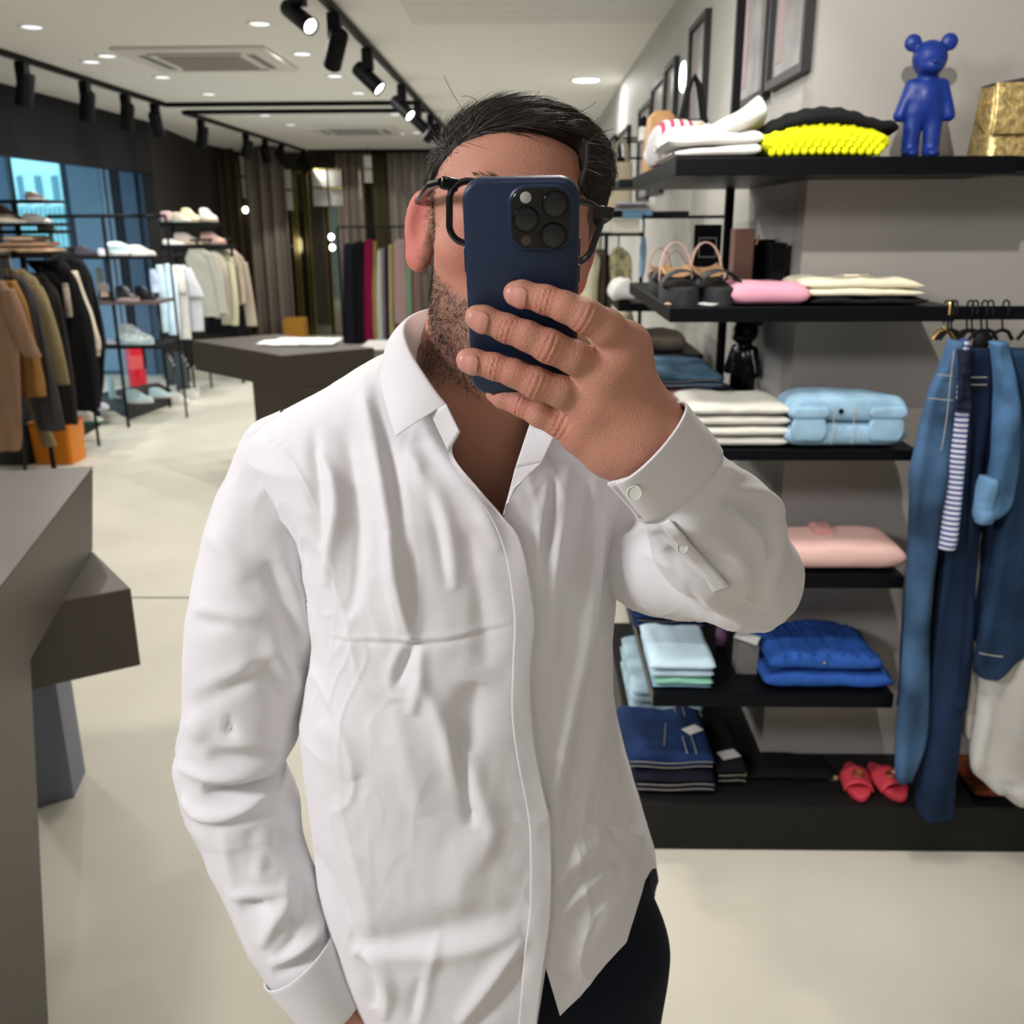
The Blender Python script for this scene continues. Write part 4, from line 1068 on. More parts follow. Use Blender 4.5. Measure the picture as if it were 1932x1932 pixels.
x_, z_ = phl(992, 371); b = MB(); b.lathe([(.0036, 0), (.0036, .0021), (.0030, .0024), (.0001, .0024)], (x_, 0, z_), 24, RX); b.build('flash', mat('flash_white', (.42, .42, .40), .3), phone)
x_, z_ = phl(993, 452); b = MB(); b.lathe([(.0032, 0), (.0032, .0019), (.0001, .0020)], (x_, 0, z_), 24, RX); b.build('sensor', mat('sensor_brown', (.07, .04, .035), .2), phone)
x_, z_ = phl(976, 443); b = MB(); b.lathe([(.0006, 0), (.0006, .0020), (.0001, .0020)], (x_, 0, z_), 12, RX); b.build('microphone', BLACKM, phone)
for z_ in (.030, .012): b = MB(); b.box((PW/2+.0002, .0052, z_), (.0014, .003, .012)); b.build('button', PH, phone, bevel=.0005)
b = MB(); b.box((-PW/2-.0002, .0052, .022), (.0014, .003, .016)); b.build('button', PH, phone, bevel=.0005)
# ================= glasses
GL = mat('glasses_black', (.008, .008, .009), .18, spec=.6)
gl = thing('eyeglasses', 'black rectangular framed eyeglasses worn on the face behind the phone', 'glasses', HO)
gl.rotation_euler = (HM).to_euler(); gl.location = HO+HM @ Vector((-.0065, 0, -.0025))
def lensring(cx, w_, h_, r, y0, bend):
    pts = []
    for x_, z_ in rrect(w_, h_, r, 6, cx, .016):
        k = 1 if z_ > 0.016 else .90
        xx = cx+(x_-cx)*(k if z_ < .008 else 1)
        pts.append((xx, y0+bend*abs(xx)*.10, z_))
    return pts
for s in (-1, 1):
    pts = lensring(s*.0355, .054, .047, .015, -.1065, 1)
    b = MB(); b.tube(pts+[pts[0], pts[1]], .0028, 8, cap=False); b.build('rim', GL, gl)
    b = MB(); b.add([(p[0], p[1], p[2]) for p in pts], [tuple(range(len(pts)))]); b.build('lens', mat('spectacle_lens', (.97, .98, 1), .02, trans=1, spec=.3, alpha=.25), gl, smooth=False)
    b = MB(); b.box((s*.0640, -.0995, .0345), (.014, .006, .010)); b.build('end_piece', GL, gl, bevel=.0015)
    b = MB(); b.tube([(s*.070, -.098, .0345), (s*.0750, -.07, .030), (s*.0765, -.03, .019), (s*.0765, .005, .014), (s*.0755, .034, .004), (s*.074, .048, -.020)], [.0036, .0040, .0036, .0030, .0026, .0026], 8); b.build('temple', GL, gl)
b = MB(); b.tube([(-.0095, -.1065, .024), (-.004, -.1095, .028), (.004, -.1095, .028), (.0095, -.1065, .024)], .0024, 8); b.build('bridge', GL, gl)
# ================= bracelet
br = thing('bracelet', 'thin dark bracelet with small silver beads on the wrist above the shirt cuff', 'bracelet', WR0)
wa = Vector(at(1285, 905, .71)-WR0).normalized(); Rw = wa.to_track_quat('Z', 'Y').to_matrix()
c0 = Vector((at(1243, 862, .686))-WR0)*.6
b = MB(); b.tube([c0+Rw @ Vector((.0272*math.cos(t), .0272*math.sin(t), 0)) for t in np.linspace(0, 2*math.pi, 40)], .0016, 8, cap=False); b.build('cord', BLACKM, br)
for t in np.linspace(0, 2*math.pi, 10)[:-1]:
    b = MB(); b.ell(c0+Rw @ Vector((.0285*math.cos(t), .0285*math.sin(t), 0)), (.0024,)*3, 12, 8); b.build('bead', mat('silver', (.7, .7, .7), .2, 1), br)
# ================= right-hand shelving wrapped round the wall corner
SHB = mat('shelf_black', (.003, .0035, .005), .38, spec=.12)
SX0, SY0 = .31, 2.18
def lshelf(name, label, z0, z1, xr, yback=3.1, cat='shelf'):
    t = thing(name, label, cat, (SX0, SY0, z0), 0, None)
    b = MB(); b.prism([(0, 0), (xr-SX0, 0), (xr-SX0, .268), (XW-SX0-.002, .268), (XW-SX0-.002, yback-SY0), (0, yback-SY0)], 0, z1-z0)
    b.build('board', SHB, t, smooth=False, bevel=.002)
    return t
lshelf('wall_shelf', 'topmost black shelf carrying the blue bear figurine and yellow knit', 1.715, 1.752, 1.04)
lshelf('wall_shelf', 'black shelf carrying strappy sandals and the cream knit', 1.402, 1.436, .95)
lshelf('wall_shelf', 'black shelf carrying the pale blue pocketed jeans', 1.080, 1.106, .905)
lshelf('wall_shelf', 'black shelf carrying only a folded pale pink garment, behind the elbow', .758, .790, .91)
lshelf('wall_shelf', 'lowest black wall shelf with cobalt blue sweaters and stacked pale jeans', .432, .470, .92)
t = thing('shelf_board', 'separate black shelf under the gold bag at the right edge', 'shelf', (1.045, 2.2, 1.722))
b = MB(); b.bb(0, 1.2, 0, .248, 0, .030); b.build('board', SHB, t, smooth=False, bevel=.002)
PLZ = .138
t = thing('display_plinth', 'long low black display plinth on the pale floor under the shelves', 'plinth', (SX0-.02, 2.185, 0))
b = MB(); b.prism([(0, 0), (2.2, 0), (2.2, .264), (XW-SX0+.018, .264), (XW-SX0+.018, 1.2), (0, 1.2)], 0, PLZ); b.build('body', mat('plinth_black', (.010, .010, .010), .5, spec=.2), t, smooth=False, bevel=.003)
for (y, ln) in ((3.09, 'black upright post behind the side ends of the wall shelves'),):
    t = thing('shelf_post', ln, 'post', (.60, y-.05, PLZ)); b = MB(); b.bb(-.012, .012, -.012, .012, 0, CE-PLZ-.01); b.build('post', SHB, t, smooth=False)
    b = MB(); b.bb(-.03, .03, -.03, .03, 0, .006); b.build('foot', SHB, t, smooth=False)
# hanging rail
t = thing('clothes_rail', 'flat black clothes rail holding jeans and denim jackets at the right edge', 'rail', (.955, 2.195, 1.405))
b = MB(); b.bb(0, 1.25, -.006, .006, 0, .030); b.build('bar', SHB, t, smooth=False, bevel=.001)
for x in (.35, 1.15): b = MB(); b.bb(x-.012, x+.012, 0, .254, .008, .022); b.build('arm', SHB, t, smooth=False)
# framed pictures on the side wall
def frame(y0, y1, z0, z1, label, k):
    t = thing('picture_frame', label, 'picture', (XW, (y0+y1)/2, z0)); h = z1-z0; w_ = y1-y0
    b = MB(); d = .025
    b.bb(-d, -.001, -w_/2, -w_/2+.022, 0, h); b.bb(-d, -.001, w_/2-.022, w_/2, 0, h)
    b.bb(-d, -.001, -w_/2+.022, w_/2-.022, 0, .022); b.bb(-d, -.001, -w_/2+.022, w_/2-.022, h-.022, h)
    b.build('frame', mat('frame_black', (.02, .02, .02), .45), t, smooth=False)
    b = MB(); b.bb(-.010, -.004, -w_/2+.02, w_/2-.02, .02, h-.02)
    m_ = mat('print_%d' % k, (.34, .33, .34), .35, var=.22, vscale=7+k*2); b.build('print', m_, t, smooth=False)
    m_ = mat('print_haze', (.40, .30, .31), .4)
    b = MB(); b.bb(-.0115, -.0102, w_*.18, w_*.36, .06, h*.85); b.build('tint_stripe', m_, t, smooth=False)
frame(2.500, 2.880, 1.965, 2.56, 'nearest framed grey print, at the corner of the right wall above the black draped garment', 0)
frame(2.905, 3.345, 1.955, 2.56, 'second nearest framed grey print on the right wall, above the white knit', 1)
frame(3.93, 4.33, 1.86, 2.38, 'narrow looking framed print behind the black bag handle', 2)
frame(4.72, 5.08, 1.78, 2.34, 'nearest of the three framed prints hung in a close row', 3)
frame(5.10, 5.62, 1.76, 2.32, 'middle of the three framed prints hung in a close row', 4)
frame(5.66, 6.25, 1.74, 2.27, 'farthest of the three framed prints hung in a close row', 5)
frame(6.9, 8.1, 1.72, 2.25, 'distant framed print seen left of the hanging white pouch', 6)
# ---------- folded clothes
DEN = mat('denim_mid', (.060, .125, .235), .85, bump=.5, bscale=500, var=.30, vscale=14)
DENL = mat('denim_light', (.30, .48, .64), .85, bump=.5, bscale=500, var=.14, vscale=16)
DEND = mat('denim_dark', (.012, .030, .095), .85, bump=.4, bscale=500, var=.25, vscale=10)
DENB = mat('denim_black', (.035, .040, .055), .85, bump=.4, bscale=500, var=.5, vscale=18)
KW = mat('knit_white', (.62, .61, .585), .9, bump=.5, bscale=260); KC = mat('knit_cream', (.78, .73, .56), .95, bump=.9, bscale=330)
KY = mat('knit_yellow', (.72, .74, .012), .9); KP = mat('knit_pink', (.80, .52, .47), .9, bump=.5, bscale=250)
KPP = mat('cotton_pink', (.76, .38, .45), .85, bump=.3, bscale=200); KB = mat('knit_cobalt', (.030, .105, .42), .85, bump=.8, bscale=240, var=.15, vscale=20)
KBK = mat('cloth_black', (.010, .010, .011), .9, bump=.4, bscale=300)
def slabring(cx, cz, hw_, hh, n=26, e=.55):
    out = []
    for k in range(n):
        a = 2*math.pi*k/n; c, s = math.cos(a), math.sin(a)
        out.append((cx+hw_*math.copysign(abs(c)**e, c), cz+hh*math.copysign(abs(s)**e, s)))
    return out
def soft_slab(b, x0, x1, y0, y1, z0, z1, seed=0, amp=.006, nx=22, dome=0.0, slope=0.0, endr=.10, knob=0):
    R = []; hz = (z1-z0)/2; hy = (y1-y0)/2
    for i in range(nx+1):
        u = -1+2*i/nx; k = (1-abs(u)**(1/endr*.9))**.5 if abs(u) < 1 else .02
        k = max(k, .25); x = (x0+x1)/2+u*(x1-x0)/2
        lift = dome*(1-u*u)+slope*u
        ring = slabring(0, 0, hy*(.97+.03*k), hz*k)
        rr = []
        for q, (yy, zz) in enumerate(ring):
            n1 = mnoise.noise(Vector((x*16+seed*3, yy*14, zz*20+seed)))*amp
            n2 = mnoise.noise(Vector((x*45+seed, yy*30, zz*50)))*amp*.35
            top = 1 if zz > 0 else .15
            zf = z0+hz+zz+(lift+(n1+n2))*top
            if knob and zz > -hz*.6:
                zf += knob*max(0, math.sin(x*150+seed)*math.sin(yy*150+q*1.1)); 
            rr.append((x+n2, (y0+y1)/2+yy+(n1*.8), max(zf, z0+.0004)))
        R.append(rr)
    b.loft(R)
def folded(name, label, cat, px0, px1, pyt, z0, material, Yf=2.20, dep=.23, layers=2, seed=1, dome=0.0, amp=.006, slope=0, group=None, h=None, knob=0, gap=.0025):
    pym = proj([at((px0+px1)/2, pyt, Yf)[0], Yf, z0])[1]
    X0 = at(px0, pym, Yf)[0]; X1 = at(px1, pym, Yf)[0]
    zt = at((px0+px1)/2, pyt, Yf+dep*.25)[2]; H = h or max(zt-z0, .012)
    t = thing(name, label, cat, ((X0+X1)/2, Yf+dep/2, z0), 0, group); L = (X0+X1)/2, Yf+dep/2
    b = MB(); lh = (H-dome)/layers
    for k in range(layers):
        w_ = (X1-X0)/2*(1-.02*((k*7+seed) % 3)); dd = dep/2*(1-.03*((k*5+seed) % 2))
        soft_slab(b, -w_, w_, -dd, dd, k*lh, (k+1)*lh-gap*(k < layers-1)*0+.0015, seed+k*1.7, amp*(.4+.6*(k == layers-1)), dome=dome*(k+1)/layers, slope=slope, knob=knob)
    b.build('fabric' if layers else 'fabric', material, t, angle=180)
    return t, X1-X0, dep, H
def swing_tag(t, x, y, z, s=.03, rz=.4, col=(.7, .7, .68)):
    b = MB(); b.box((x, y, z), (s*1.1, s*.8, .0012), rz); b.build('price_tag', mat('paper_white', (.72, .72, .70), .6), t, smooth=False)
# top shelf
ZT_ = 1.7525
t, w_, d_, h_ = folded('folded_knit', 'bumpy neon yellow knit folded on the topmost shelf', 'knitwear', 1440, 1678, 236, ZT_, KY, Yf=2.195, dep=.2, layers=1, seed=3, dome=.018, amp=.006, knob=.006)
b = MB(); rnd = random.Random(5)
for i in range(14):
    for j in range(5):
        x = -w_/2+.018+(i+.5*(j % 2))*(w_-.036)/13.5; zz = .012+j*.0125; k = 1-(x/(w_/2))**2*.35
        b.ell((x, -.1-.0+.012*(j/4)**2*1.2, min(zz, h_*k)*k), (.0085, .0075, .0085), 8, 5)
b.build('bobbles', KY, t, angle=180)
t = thing('folded_garment', 'black garment draped over the yellow knit on the topmost shelf', 'clothes', at(1555, 250, 2.30))
pts = [(1437, 240), (1470, 222), (1510, 210), (1550, 206), (1590, 212), (1630, 226), (1672, 232)]
b = MB(); R = []
for i, s in enumerate(smooth_poly(pts, 30)):
    c = at(s[0], s[1], 2.30)-np.array(t.location); th = (.016+.012*math.sin(min(1, i/29)*math.pi)) ; c[2] -= th*.9
    R.append([(c[0], c[1]+.11*math.cos(q)*(1-.25*abs(i/14.5-1)**3), c[2]+th*math.sin(q)+.002*math.sin(i*1.7+q*2)) for q in np.linspace(0, 2*math.pi, 20, endpoint=False)])
b.loft(R); b.build('fabric', KBK, t, angle=180)
t, w_, d_, h_ = folded('folded_garment', 'white garment folded flat on the topmost shelf left of the yellow knit', 'clothes', 1262, 1440, 258, ZT_, KW, Yf=2.20, dep=.3, layers=2, seed=8, amp=.010, slope=.008)
b = MB(); R = []
for i, s in enumerate(smooth_poly([(1290, 268), (1330, 262), (1375, 240), (1410, 222), (1432, 212)], 20)):
    u = i/19; c = at(s[0], s[1], 2.32)-np.array(t.location)
    R.append([(c[0]+.012*math.sin(q)*-.5, c[1]+.075*math.cos(q), c[2]+(.012+.020*u)*math.sin(q)+.003*math.sin(q*3+i*.5)) for q in np.linspace(0, 2*math.pi, 18, endpoint=False)])
b.loft(R); b.build('sleeve', KW, t, angle=180)
# rolled striped shirt at the side end
STR = stripes('pink_stripes', (.66, .66, .68), (.40, .06, .11), 14, 'X', .55)
t = thing('folded_shirt', 'white shirt with pink stripes hanging over the left end of the topmost shelf', 'shirt', (SX0+.02, 2.62, 1.752))
b = MB(); soft_slab(b, -.02, .16, -.20, .20, .002, .085, 2, .008, dome=.01); b.build('body', mat('cotton_white', (.74, .75, .78), .85), t, angle=180)
b = MB(); soft_slab(b, -.026, .085, -.15, .10, .001, .100, 5, .005, dome=.012); b.build('striped_part', STR, t, angle=180)
# white handbag with gold zip
def handbag(name, label, loc, w_, d_, h_, mt, strap, hm=None, rz=0, top=.75):
    t = thing(name, label, 'bag', loc, rz)
    b = MB(); R = []
    for k in range(12):
        u = k/11; s = 1-(1-top)*u**1.6; sh = 1 if k < 11 else .6
        R.append([(w_/2*s*sh*math.copysign(abs(math.cos(q))**.5, math.cos(q)), d_/2*(1-.35*u)*sh*math.copysign(abs(math.sin(q))**.6, math.sin(q)), h_*u+(.002 if k == 11 else 0)) for q in np.linspace(0, 2*math.pi, 28, endpoint=False)])
    b.loft(R); b.build('body', mt, t)
    if strap:
        for s in (-1, 1):
            b = MB(); b.tube([(-w_*.22, s*d_*.2, h_*.93), (-w_*.10, s*d_*.15, h_+strap*.75), (0, s*d_*.1, h_+strap), (w_*.10, s*d_*.15, h_+strap*.75), (w_*.22, s*d_*.2, h_*.93)], .0065, 8); b.build('handle', hm or KBK, t)
    return t
WL = mat('leather_white', (.66, .65, .62), .45)
p = at(1305, 262, 2.78)
t = handbag('handbag', 'small white leather handbag with gold zip and black peaked handle on the topmost shelf', (p[0], 2.78, 1.7535), .15, .10, .125, WL, .115)
b = MB(); b.box((.015, -.052, .075), (.014, .004, .085)); b.build('zip', GOLD, t, bevel=.001)
b = MB(); b.tube([(.03+.012*math.cos(q), -.062, .012+.012*math.sin(q)) for q in np.linspace(0, 2*math.pi, 14)], .003, 6); b.build('ring_charm', GOLD, t)
# tan round bag beyond
p = at(1178, 300, 3.02)
t = handbag('shoulder_bag', 'tan and dark rounded bag peeking out behind the striped shirt', (.375, 2.97, 1.7535), .10, .16, .17, mat('leather_tan', (.42, .24, .10), .5), 0)
# generic bear figurines
def bear(name, label, loc, H, mt, rz=0):
    t = thing(name, label, 'figurine', loc, rz); k = H/.235
    def fn(X, Y, Z):
        X, Y, Z = X/k, Y/k, Z/k
        d = sd_ell(X, Y, Z, (0, 0, .186), (.033, .030, .034))
        d = smin(d, sd_ell(X, Y, Z, (0, -.022, .170), (.020, .018, .015)), .010)
        for s in (-1, 1):
            d = smin(d, sd_ell(X, Y, Z, (s*.034, .004, .216), (.0165, .009, .0165)), .004)
            d = smin(d, sd_cone(X, Y, Z, (s*.030, 0, .138), (s*.047, -.004, .082), .0120, .0125), .008)
            d = smin(d, sd_cone(X, Y, Z, (s*.019, 0, .085), (s*.020, -.002, .020), .0185, .0165), .006)
            d = smin(d, sd_ell(X, Y, Z, (s*.020, -.010, .010), (.016, .024, .0105)), .006)
        d = smin(d, sd_ell(X, Y, Z, (0, 0, .112), (.034, .027, .046)), .010)
        return np.maximum(d, .0008-Z)*k
    v, f = sdf_mesh(fn, (-.075*k, -.045*k, -.004), (.075*k, .045*k, .245*k), .0026*k)
    mesh_np('body', v, f, mt, t)
    b = MB(); b.ell((0, -.0405*k, .176*k), (.006*k, .004*k, .0045*k), 12, 8); b.build('nose', mt, t)
    return t
p = at(1738, 285, 2.29)
bear('bear_figurine', 'smooth plain cobalt blue toy bear figurine standing on the topmost shelf', (p[0], 2.30, 1.7525), .262, mat('vinyl_blue', (.008, .030, .21), .38), -.12)
p = at(1404, 715, 2.78)
bear('bear_figurine', 'glossy plain black toy bear figurine half hidden behind the folded jeans', (p[0], 2.80, 1.1065), .265, mat('vinyl_black', (.008, .008, .009), .22), -.9)
# gold bag
GS = mat('gold_sequins', (.62, .47, .20), .38, .75, bump=1, bscale=160, var=.35, vscale=70)
p = at(1850, 280, 2.30); X0 = p[0]
t = thing('evening_bag', 'sparkling gold flap bag cut by the right edge on its own shelf', 'bag', (X0+.12, 2.33, 1.7525))
b = MB(); b.loft([[(-.10+.012*u, -.055+.0, 0.002) if False else (x*(1-.05*u), y*(1-.35*u), .002+.150*u) for x, y in rrect(.235, .12, .02, 4)] for u in np.linspace(0, 1, 8)]); b.build('body', GS, t)
b = MB(); b.loft([[(x*.99, y, .155-.105*u) for x, y in rrect(.232, .012, .004, 3, 0, -.052-.010*math.sin(u*2.4))] for u in np.linspace(0, 1, 8)]); b.build('flap', GS, t)
b = MB(); b.tube([(-.112, -.02, .12), (-.135, -.03, .10), (-.135, -.035, .075), (-.118, -.03, .055)], .0025, 6); b.build('side_ring', GOLD, t)
t = thing('box', 'black lidded box behind the gold bag', 'box', (X0+.17, 2.405, 1.7525)); b = MB(); b.bb(-.12, .2, -.035, .035, 0, .165); b.build('body', KBK, t, smooth=False)
b = MB(); b.prism([(-.135, 0), (.2, 0), (.2, .01), (-.135, .01)], 0, .001); 
b2 = MB(); b2.add([(-.13, -.038, .165), (.2, -.038, .165), (.2, .036, .165), (-.13, .036, .165), (-.12, -.03, .167), (.2, -.03, .225), (.2, .03, .225), (-.12, .03, .167)], [(0, 1, 2, 3), (4, 5, 6, 7), (0, 1, 5, 4), (2, 3, 7, 6), (1, 2, 6, 5), (0, 3, 7, 4)]); b2.build('lid', mat('box_dark', (.05, .05, .045), .5), t, smooth=False)
# mid shelf
ZM = 1.4365
folded('folded_garment', 'black garment folded flat under the cream knit', 'clothes', 1528, 1755, 552, ZM, KBK, Yf=2.195, dep=.24, layers=1, seed=4, h=.016)
t, w_, d_, h_ = folded('folded_knit', 'cream ribbed knit folded on a black garment on the sandal shelf', 'knitwear', 1518, 1748, 509, ZM+.0175, KC, Yf=2.20, dep=.22, layers=2, seed=6, dome=.007, amp=.009, slope=-.002, h=.040)
b = MB(); b.tube([(-w_*.1, -.03, .045), (0, -.05, .046), (w_*.12, -.02, .045)], .002, 6); b.build('drawstring', KC, t)
t, w_, d_, h_ = folded('folded_garment', 'bright pink garment folded flat between the sandals and the cream knit', 'clothes', 1376, 1532, 534, ZM, mat('cotton_rose', (.66, .31, .40), .85, bump=.3, bscale=200), Yf=2.19, dep=.2, layers=1, seed=2, amp=.007)
t = thing('booklet', 'white paper booklet lying on the sandal shelf before the pink garment', 'booklet', (at(1352, 562, 2.215)[0], 2.225, ZM))
b = MB(); b.box((0, 0, .003), (.075, .055, .002), .5); b.build('cover', mat('paper_white', (.72, .72, .70), .6), t, smooth=False)
b = MB(); b.box((.008, 0, .0058), (.07, .05, .0015), .65); b.build('page', mat('paper_white', (.72, .72, .70), .6), t, smooth=False)
t = thing('shoe_insole', 'flat tan insole shape lying at the front left of the sandal shelf', 'insole', (at(1278, 562, 2.21)[0], 2.22, ZM))
b = MB(); b.ell((0, 0, .0035), (.030, .016, .003), 20, 6); b.build('sole', mat('tan_leather', (.50, .33, .23), .6), t)
b = MB(); b.ell((.0, 0, .0058), (.025, .013, .0012), 20, 6); b.build('lining', mat('tan_leather2', (.55, .38, .27), .6), t)
def sandal(label, px, py, Y, k=1.0, rz=0, pink=False, z=ZM):
    p = at(px, py, Y); t = thing('sandal', label, 'sandal', (p[0], Y, z), rz, None)
    b = MB(); R = []
    for zz, s in ((0, 1), (.030*k, 1), (.034*k, .95)):
        R.append([(.038*k*s*math.cos(q)*(1-.12*math.sin(q)), .105*k*s*math.sin(q), zz+(.022*k*max(0, math.sin(q)) if zz > 0 else 0)) for q in np.linspace(0, 2*math.pi, 28, endpoint=False)])
    b.loft(R); b.build('platform_sole', mat('sandal_black', (.018, .018, .020), .6), t)
    b = MB(); R = []
    for u in np.linspace(0, 1, 8):
        y = .02*k+u*.075*k; R.append([((-.030+.060*v)*k, y, (.048+.014*math.sin(u*1.5)+.010*abs(2*v-1)**3)*k) for v in np.linspace(0, 1, 8)])
    b.loft(R, cap=False, closed=False); b.build('footbed', mat('footbed_tan', (.48, .29, .15), .55), t, solid=.003)
    b = MB()
    R = []
    for q in np.linspace(-.25, math.pi+.25, 20):
        c = (.038*k*math.cos(q), .0, .034*k+.030*k*max(0, math.sin(q))); R.append([(c[0], -.055*k+dy, c[2]) for dy in (-.026*k, .0, .026*k)])
    b.loft(R, cap=False, closed=False); b.build('toe_band', mat('sandal_black', (.018, .018, .020), .6), t, solid=.004)
    b = MB(); R = []
    for q in np.linspace(0, math.pi, 24):
        R.append([(.032*k*math.cos(q), .055*k+.018*k*math.sin(q)+dy, .035*k+.078*k*math.sin(q)**.75) for dy in (-.006, .006)])
    b.loft(R, cap=False, closed=False); b.build('ankle_strap', mat('strap_blush', (.62, .42, .34), .6), t, solid=.0035)
    b = MB(); b.ell((.034*k, .050*k, .050*k), (.008, .006, .012), 10, 6); b.build('knot', mat('strap_pale', (.70, .62, .55), .6), t)
    return t
sandal('right hand black sandal with blush ankle strap at the shelf front', 1343, 545, 2.31, 1.2, .05)
sandal('left hand black sandal with blush ankle strap at the shelf front', 1280, 545, 2.31, 1.2, -.02)
sandal('black sandal standing in the second row beside a pink one', 1252, 520, 2.66, 1.0, .05)
t = sandal('pale pink edged sandal in the second row, left rear of the front pair', 1277, 520, 2.62, .95, -.05)
p = at(1395, 540, 2.62)
t = thing('storage_tube', 'tall brown pink upright box standing behind the booklet', 'box', (p[0], 2.62, ZM)); b = MB(); b.bb(-.026, .026, -.03, .03, 0, .165); b.build('body', mat('box_rose_brown', (.30, .165, .125), .5), t, smooth=False, bevel=.002)
b = MB(); b.tube([(.03, -.031, .125+.0), (.034, -.032, .135), (.036, -.032, .145), (.032, -.031, .15)], .003, 8); b.build('gold_clasp', mat('copper', (.9, .5, .3), .2, 1), t)
for i, (x0, x1, yt, Y, lb) in enumerate(((1412, 1452, 452, 2.66, 'tall black upright box right of the brown pink one'), (1446, 1474, 458, 2.56, 'second tall black upright box, against the wall corner'))):
    p0, p1 = at(x0, 530, Y), at(x1, 530, Y); h = at(x0, yt, Y)[2]-ZM
    t = thing('storage_box', lb, 'box', ((p0[0]+p1[0])/2, Y, ZM)); w_ = p1[0]-p0[0]
    b = MB(); b.bb(-w_/2, w_/2, -.03, .03, 0, h*.93); b.build('body', BLACKM, t, smooth=False, bevel=.002)
    b = MB(); b.bb(-w_/2-.001, w_/2+.001, -.031, .031, h*.93, h); b.build('lid', BLACKM, t, smooth=False, bevel=.002)
p = at(1334, 470, 2.92)
t = thing('sign_card', 'black upright display card with a thin white outlined square', 'sign', (p[0], 2.92, ZM)); b = MB(); b.bb(-.040, .040, -.004, .004, 0, .175); b.build('card', BLACKM, t, smooth=False)
b = MB()
for a in ((-.026, .026, .136, .138), (-.026, .026, .082, .084), (-.026, -.024, .082, .138), (.024, .026, .082, .138)): b.bb(a[0], a[1], -.0052, -.0042, a[2], a[3])
b.build('white_outline', mat('print_white', (.5, .5, .5), .5), t, smooth=False)
# third shelf
Z3 = 1.1065
def jeans_fold(label, px0, px1, pyt, z0, mt, Yf, dep, seed, group=None, layers=2, **k):
    t, w_, d_, h_ = folded('folded_jeans', label, 'jeans', px0, px1, pyt, z0, mt, Yf=Yf, dep=dep, layers=layers, seed=seed, group=group, **k)
    b = MB()
    for zz in (.35, .62): b.tube([(-w_*.46+w_*.92*u, -d_/2-.0015+.002*math.sin(u*9), h_*zz+.002*math.sin(u*7+seed)) for u in np.linspace(0, 1, 10)], .0009, 5)
    b.build('stitching', mat('thread_pale', (.45, .42, .36), .8), t)
    return t, w_, d_, h_
jeans_fold('folded blue jeans lowest in the pile beside the black bear figurine', 1236, 1432, 726, Z3, DEN, 2.50, .42, 3, h=.045)
folded('folded_garment', 'light pink garment folded between two pairs of jeans', 'clothes', 1246, 1358, 692, Z3+.047, KPP, Yf=2.50, dep=.38, layers=1, seed=7, h=.034, amp=.008)
jeans_fold('folded faded jeans on top of the pink garment', 1222, 1368, 662, Z3+.083, mat('denim_faded', (.085, .17, .26), .85, bump=.5, bscale=500, var=.45, vscale=12), 2.52, .42, 9, h=.040)
t, w_, d_, h_ = folded('folded_garment', 'cream white ribbed garment folded at the front of the jeans shelf', 'clothes', 1292, 1494, 757, Z3, mat('rib_white', (.66, .65, .59), .9, bump=.7, bscale=200), Yf=2.195, dep=.25, layers=4, seed=11, amp=.007)
t, w_, d_, h_ = jeans_fold('dark washed jeans folded behind the pale blue pocketed pair', 1476, 1640, 733, Z3, DENB, 2.33, .11, 5, h=.088)
t, w_, d_, h_ = folded('folded_jeans', 'pale blue jeans folded with two flap pockets showing', 'jeans', 1478, 1712, 742, Z3, DENL, Yf=2.19, dep=.14, layers=2, seed=13, amp=.008, dome=.008)
for sx in (-.31, .31):
    b = MB(); soft_slab(b, sx*w_-.040, sx*w_+.040, -d_/2-.008, -d_/2+.012, h_*.14, h_*.62, 4+sx, .002); q = b.build('pocket', DENL, t, angle=180)
    b = MB(); soft_slab(b, sx*w_-.043, sx*w_+.043, -d_/2-.011, -d_/2+.010, h_*.58, h_*.80, 5+sx, .002); b.build('pocket_flap', DENL, t, angle=180)
b = MB(); b.lathe([(.006, 0), (.006, .002), (.001, .003)], (-.02, -d_/2-.004, h_*.72), 14, Matrix.Rotation(math.pi/2, 3, 'X')); b.build('button', mat('button_dark', (.03, .03, .04), .3, 1), t)
b = MB()
for x in (-.035, .012): b.tube([(x, -d_/2-.004, h_*z) for z in (.1, .4, .8)], .001, 5)
b.build('stitching', mat('thread_pale', (.45, .42, .36), .8), t)
# fourth shelf
t, w_, d_, h_ = folded('folded_garment', 'soft pale pink garment folded alone on the shelf behind the elbow', 'clothes', 1440, 1712, 1018, .7905, KP, Yf=2.20, dep=.2, layers=1, seed=15, amp=.004, dome=.004)
b = MB(); soft_slab(b, -.03, .02, -.01, .06, h_*.75, h_+.016, 3, .006); b.build('collar', mat('pink_deep', (.55, .27, .27), .9), t, angle=180)  # collar bump in a deeper pink than the body
# fifth shelf
Z5 = .4705
t, w_, d_, h_ = folded('folded_jeans', 'pale sky blue jeans folded at the front of the lowest wall shelf', 'jeans', 1226, 1350, 1212, Z5+.028, mat('denim_sky', (.52, .68, .80), .85, bump=.4, bscale=500, var=.06, vscale=14), Yf=2.20, dep=.26, layers=2, seed=17, h=.046)
b = MB(); b.lathe([(.005, 0), (.005, .002), (.001, .003)], (-.05, -.04, h_), 12); b.build('button', GOLD, t)
folded('folded_garment', 'mint green and blue garment folded under the sky blue jeans', 'clothes', 1236, 1346, 1268, Z5+.012, mat('cotton_mint', (.22, .48, .36), .85), Yf=2.195, dep=.25, layers=1, seed=18, h=.0145)
folded('folded_garment', 'pale blue cotton garment lying lowest under the mint one', 'clothes', 1232, 1344, 1290, Z5, mat('cotton_sky', (.30, .50, .72), .85), Yf=2.20, dep=.25, layers=1, seed=19, h=.0115)
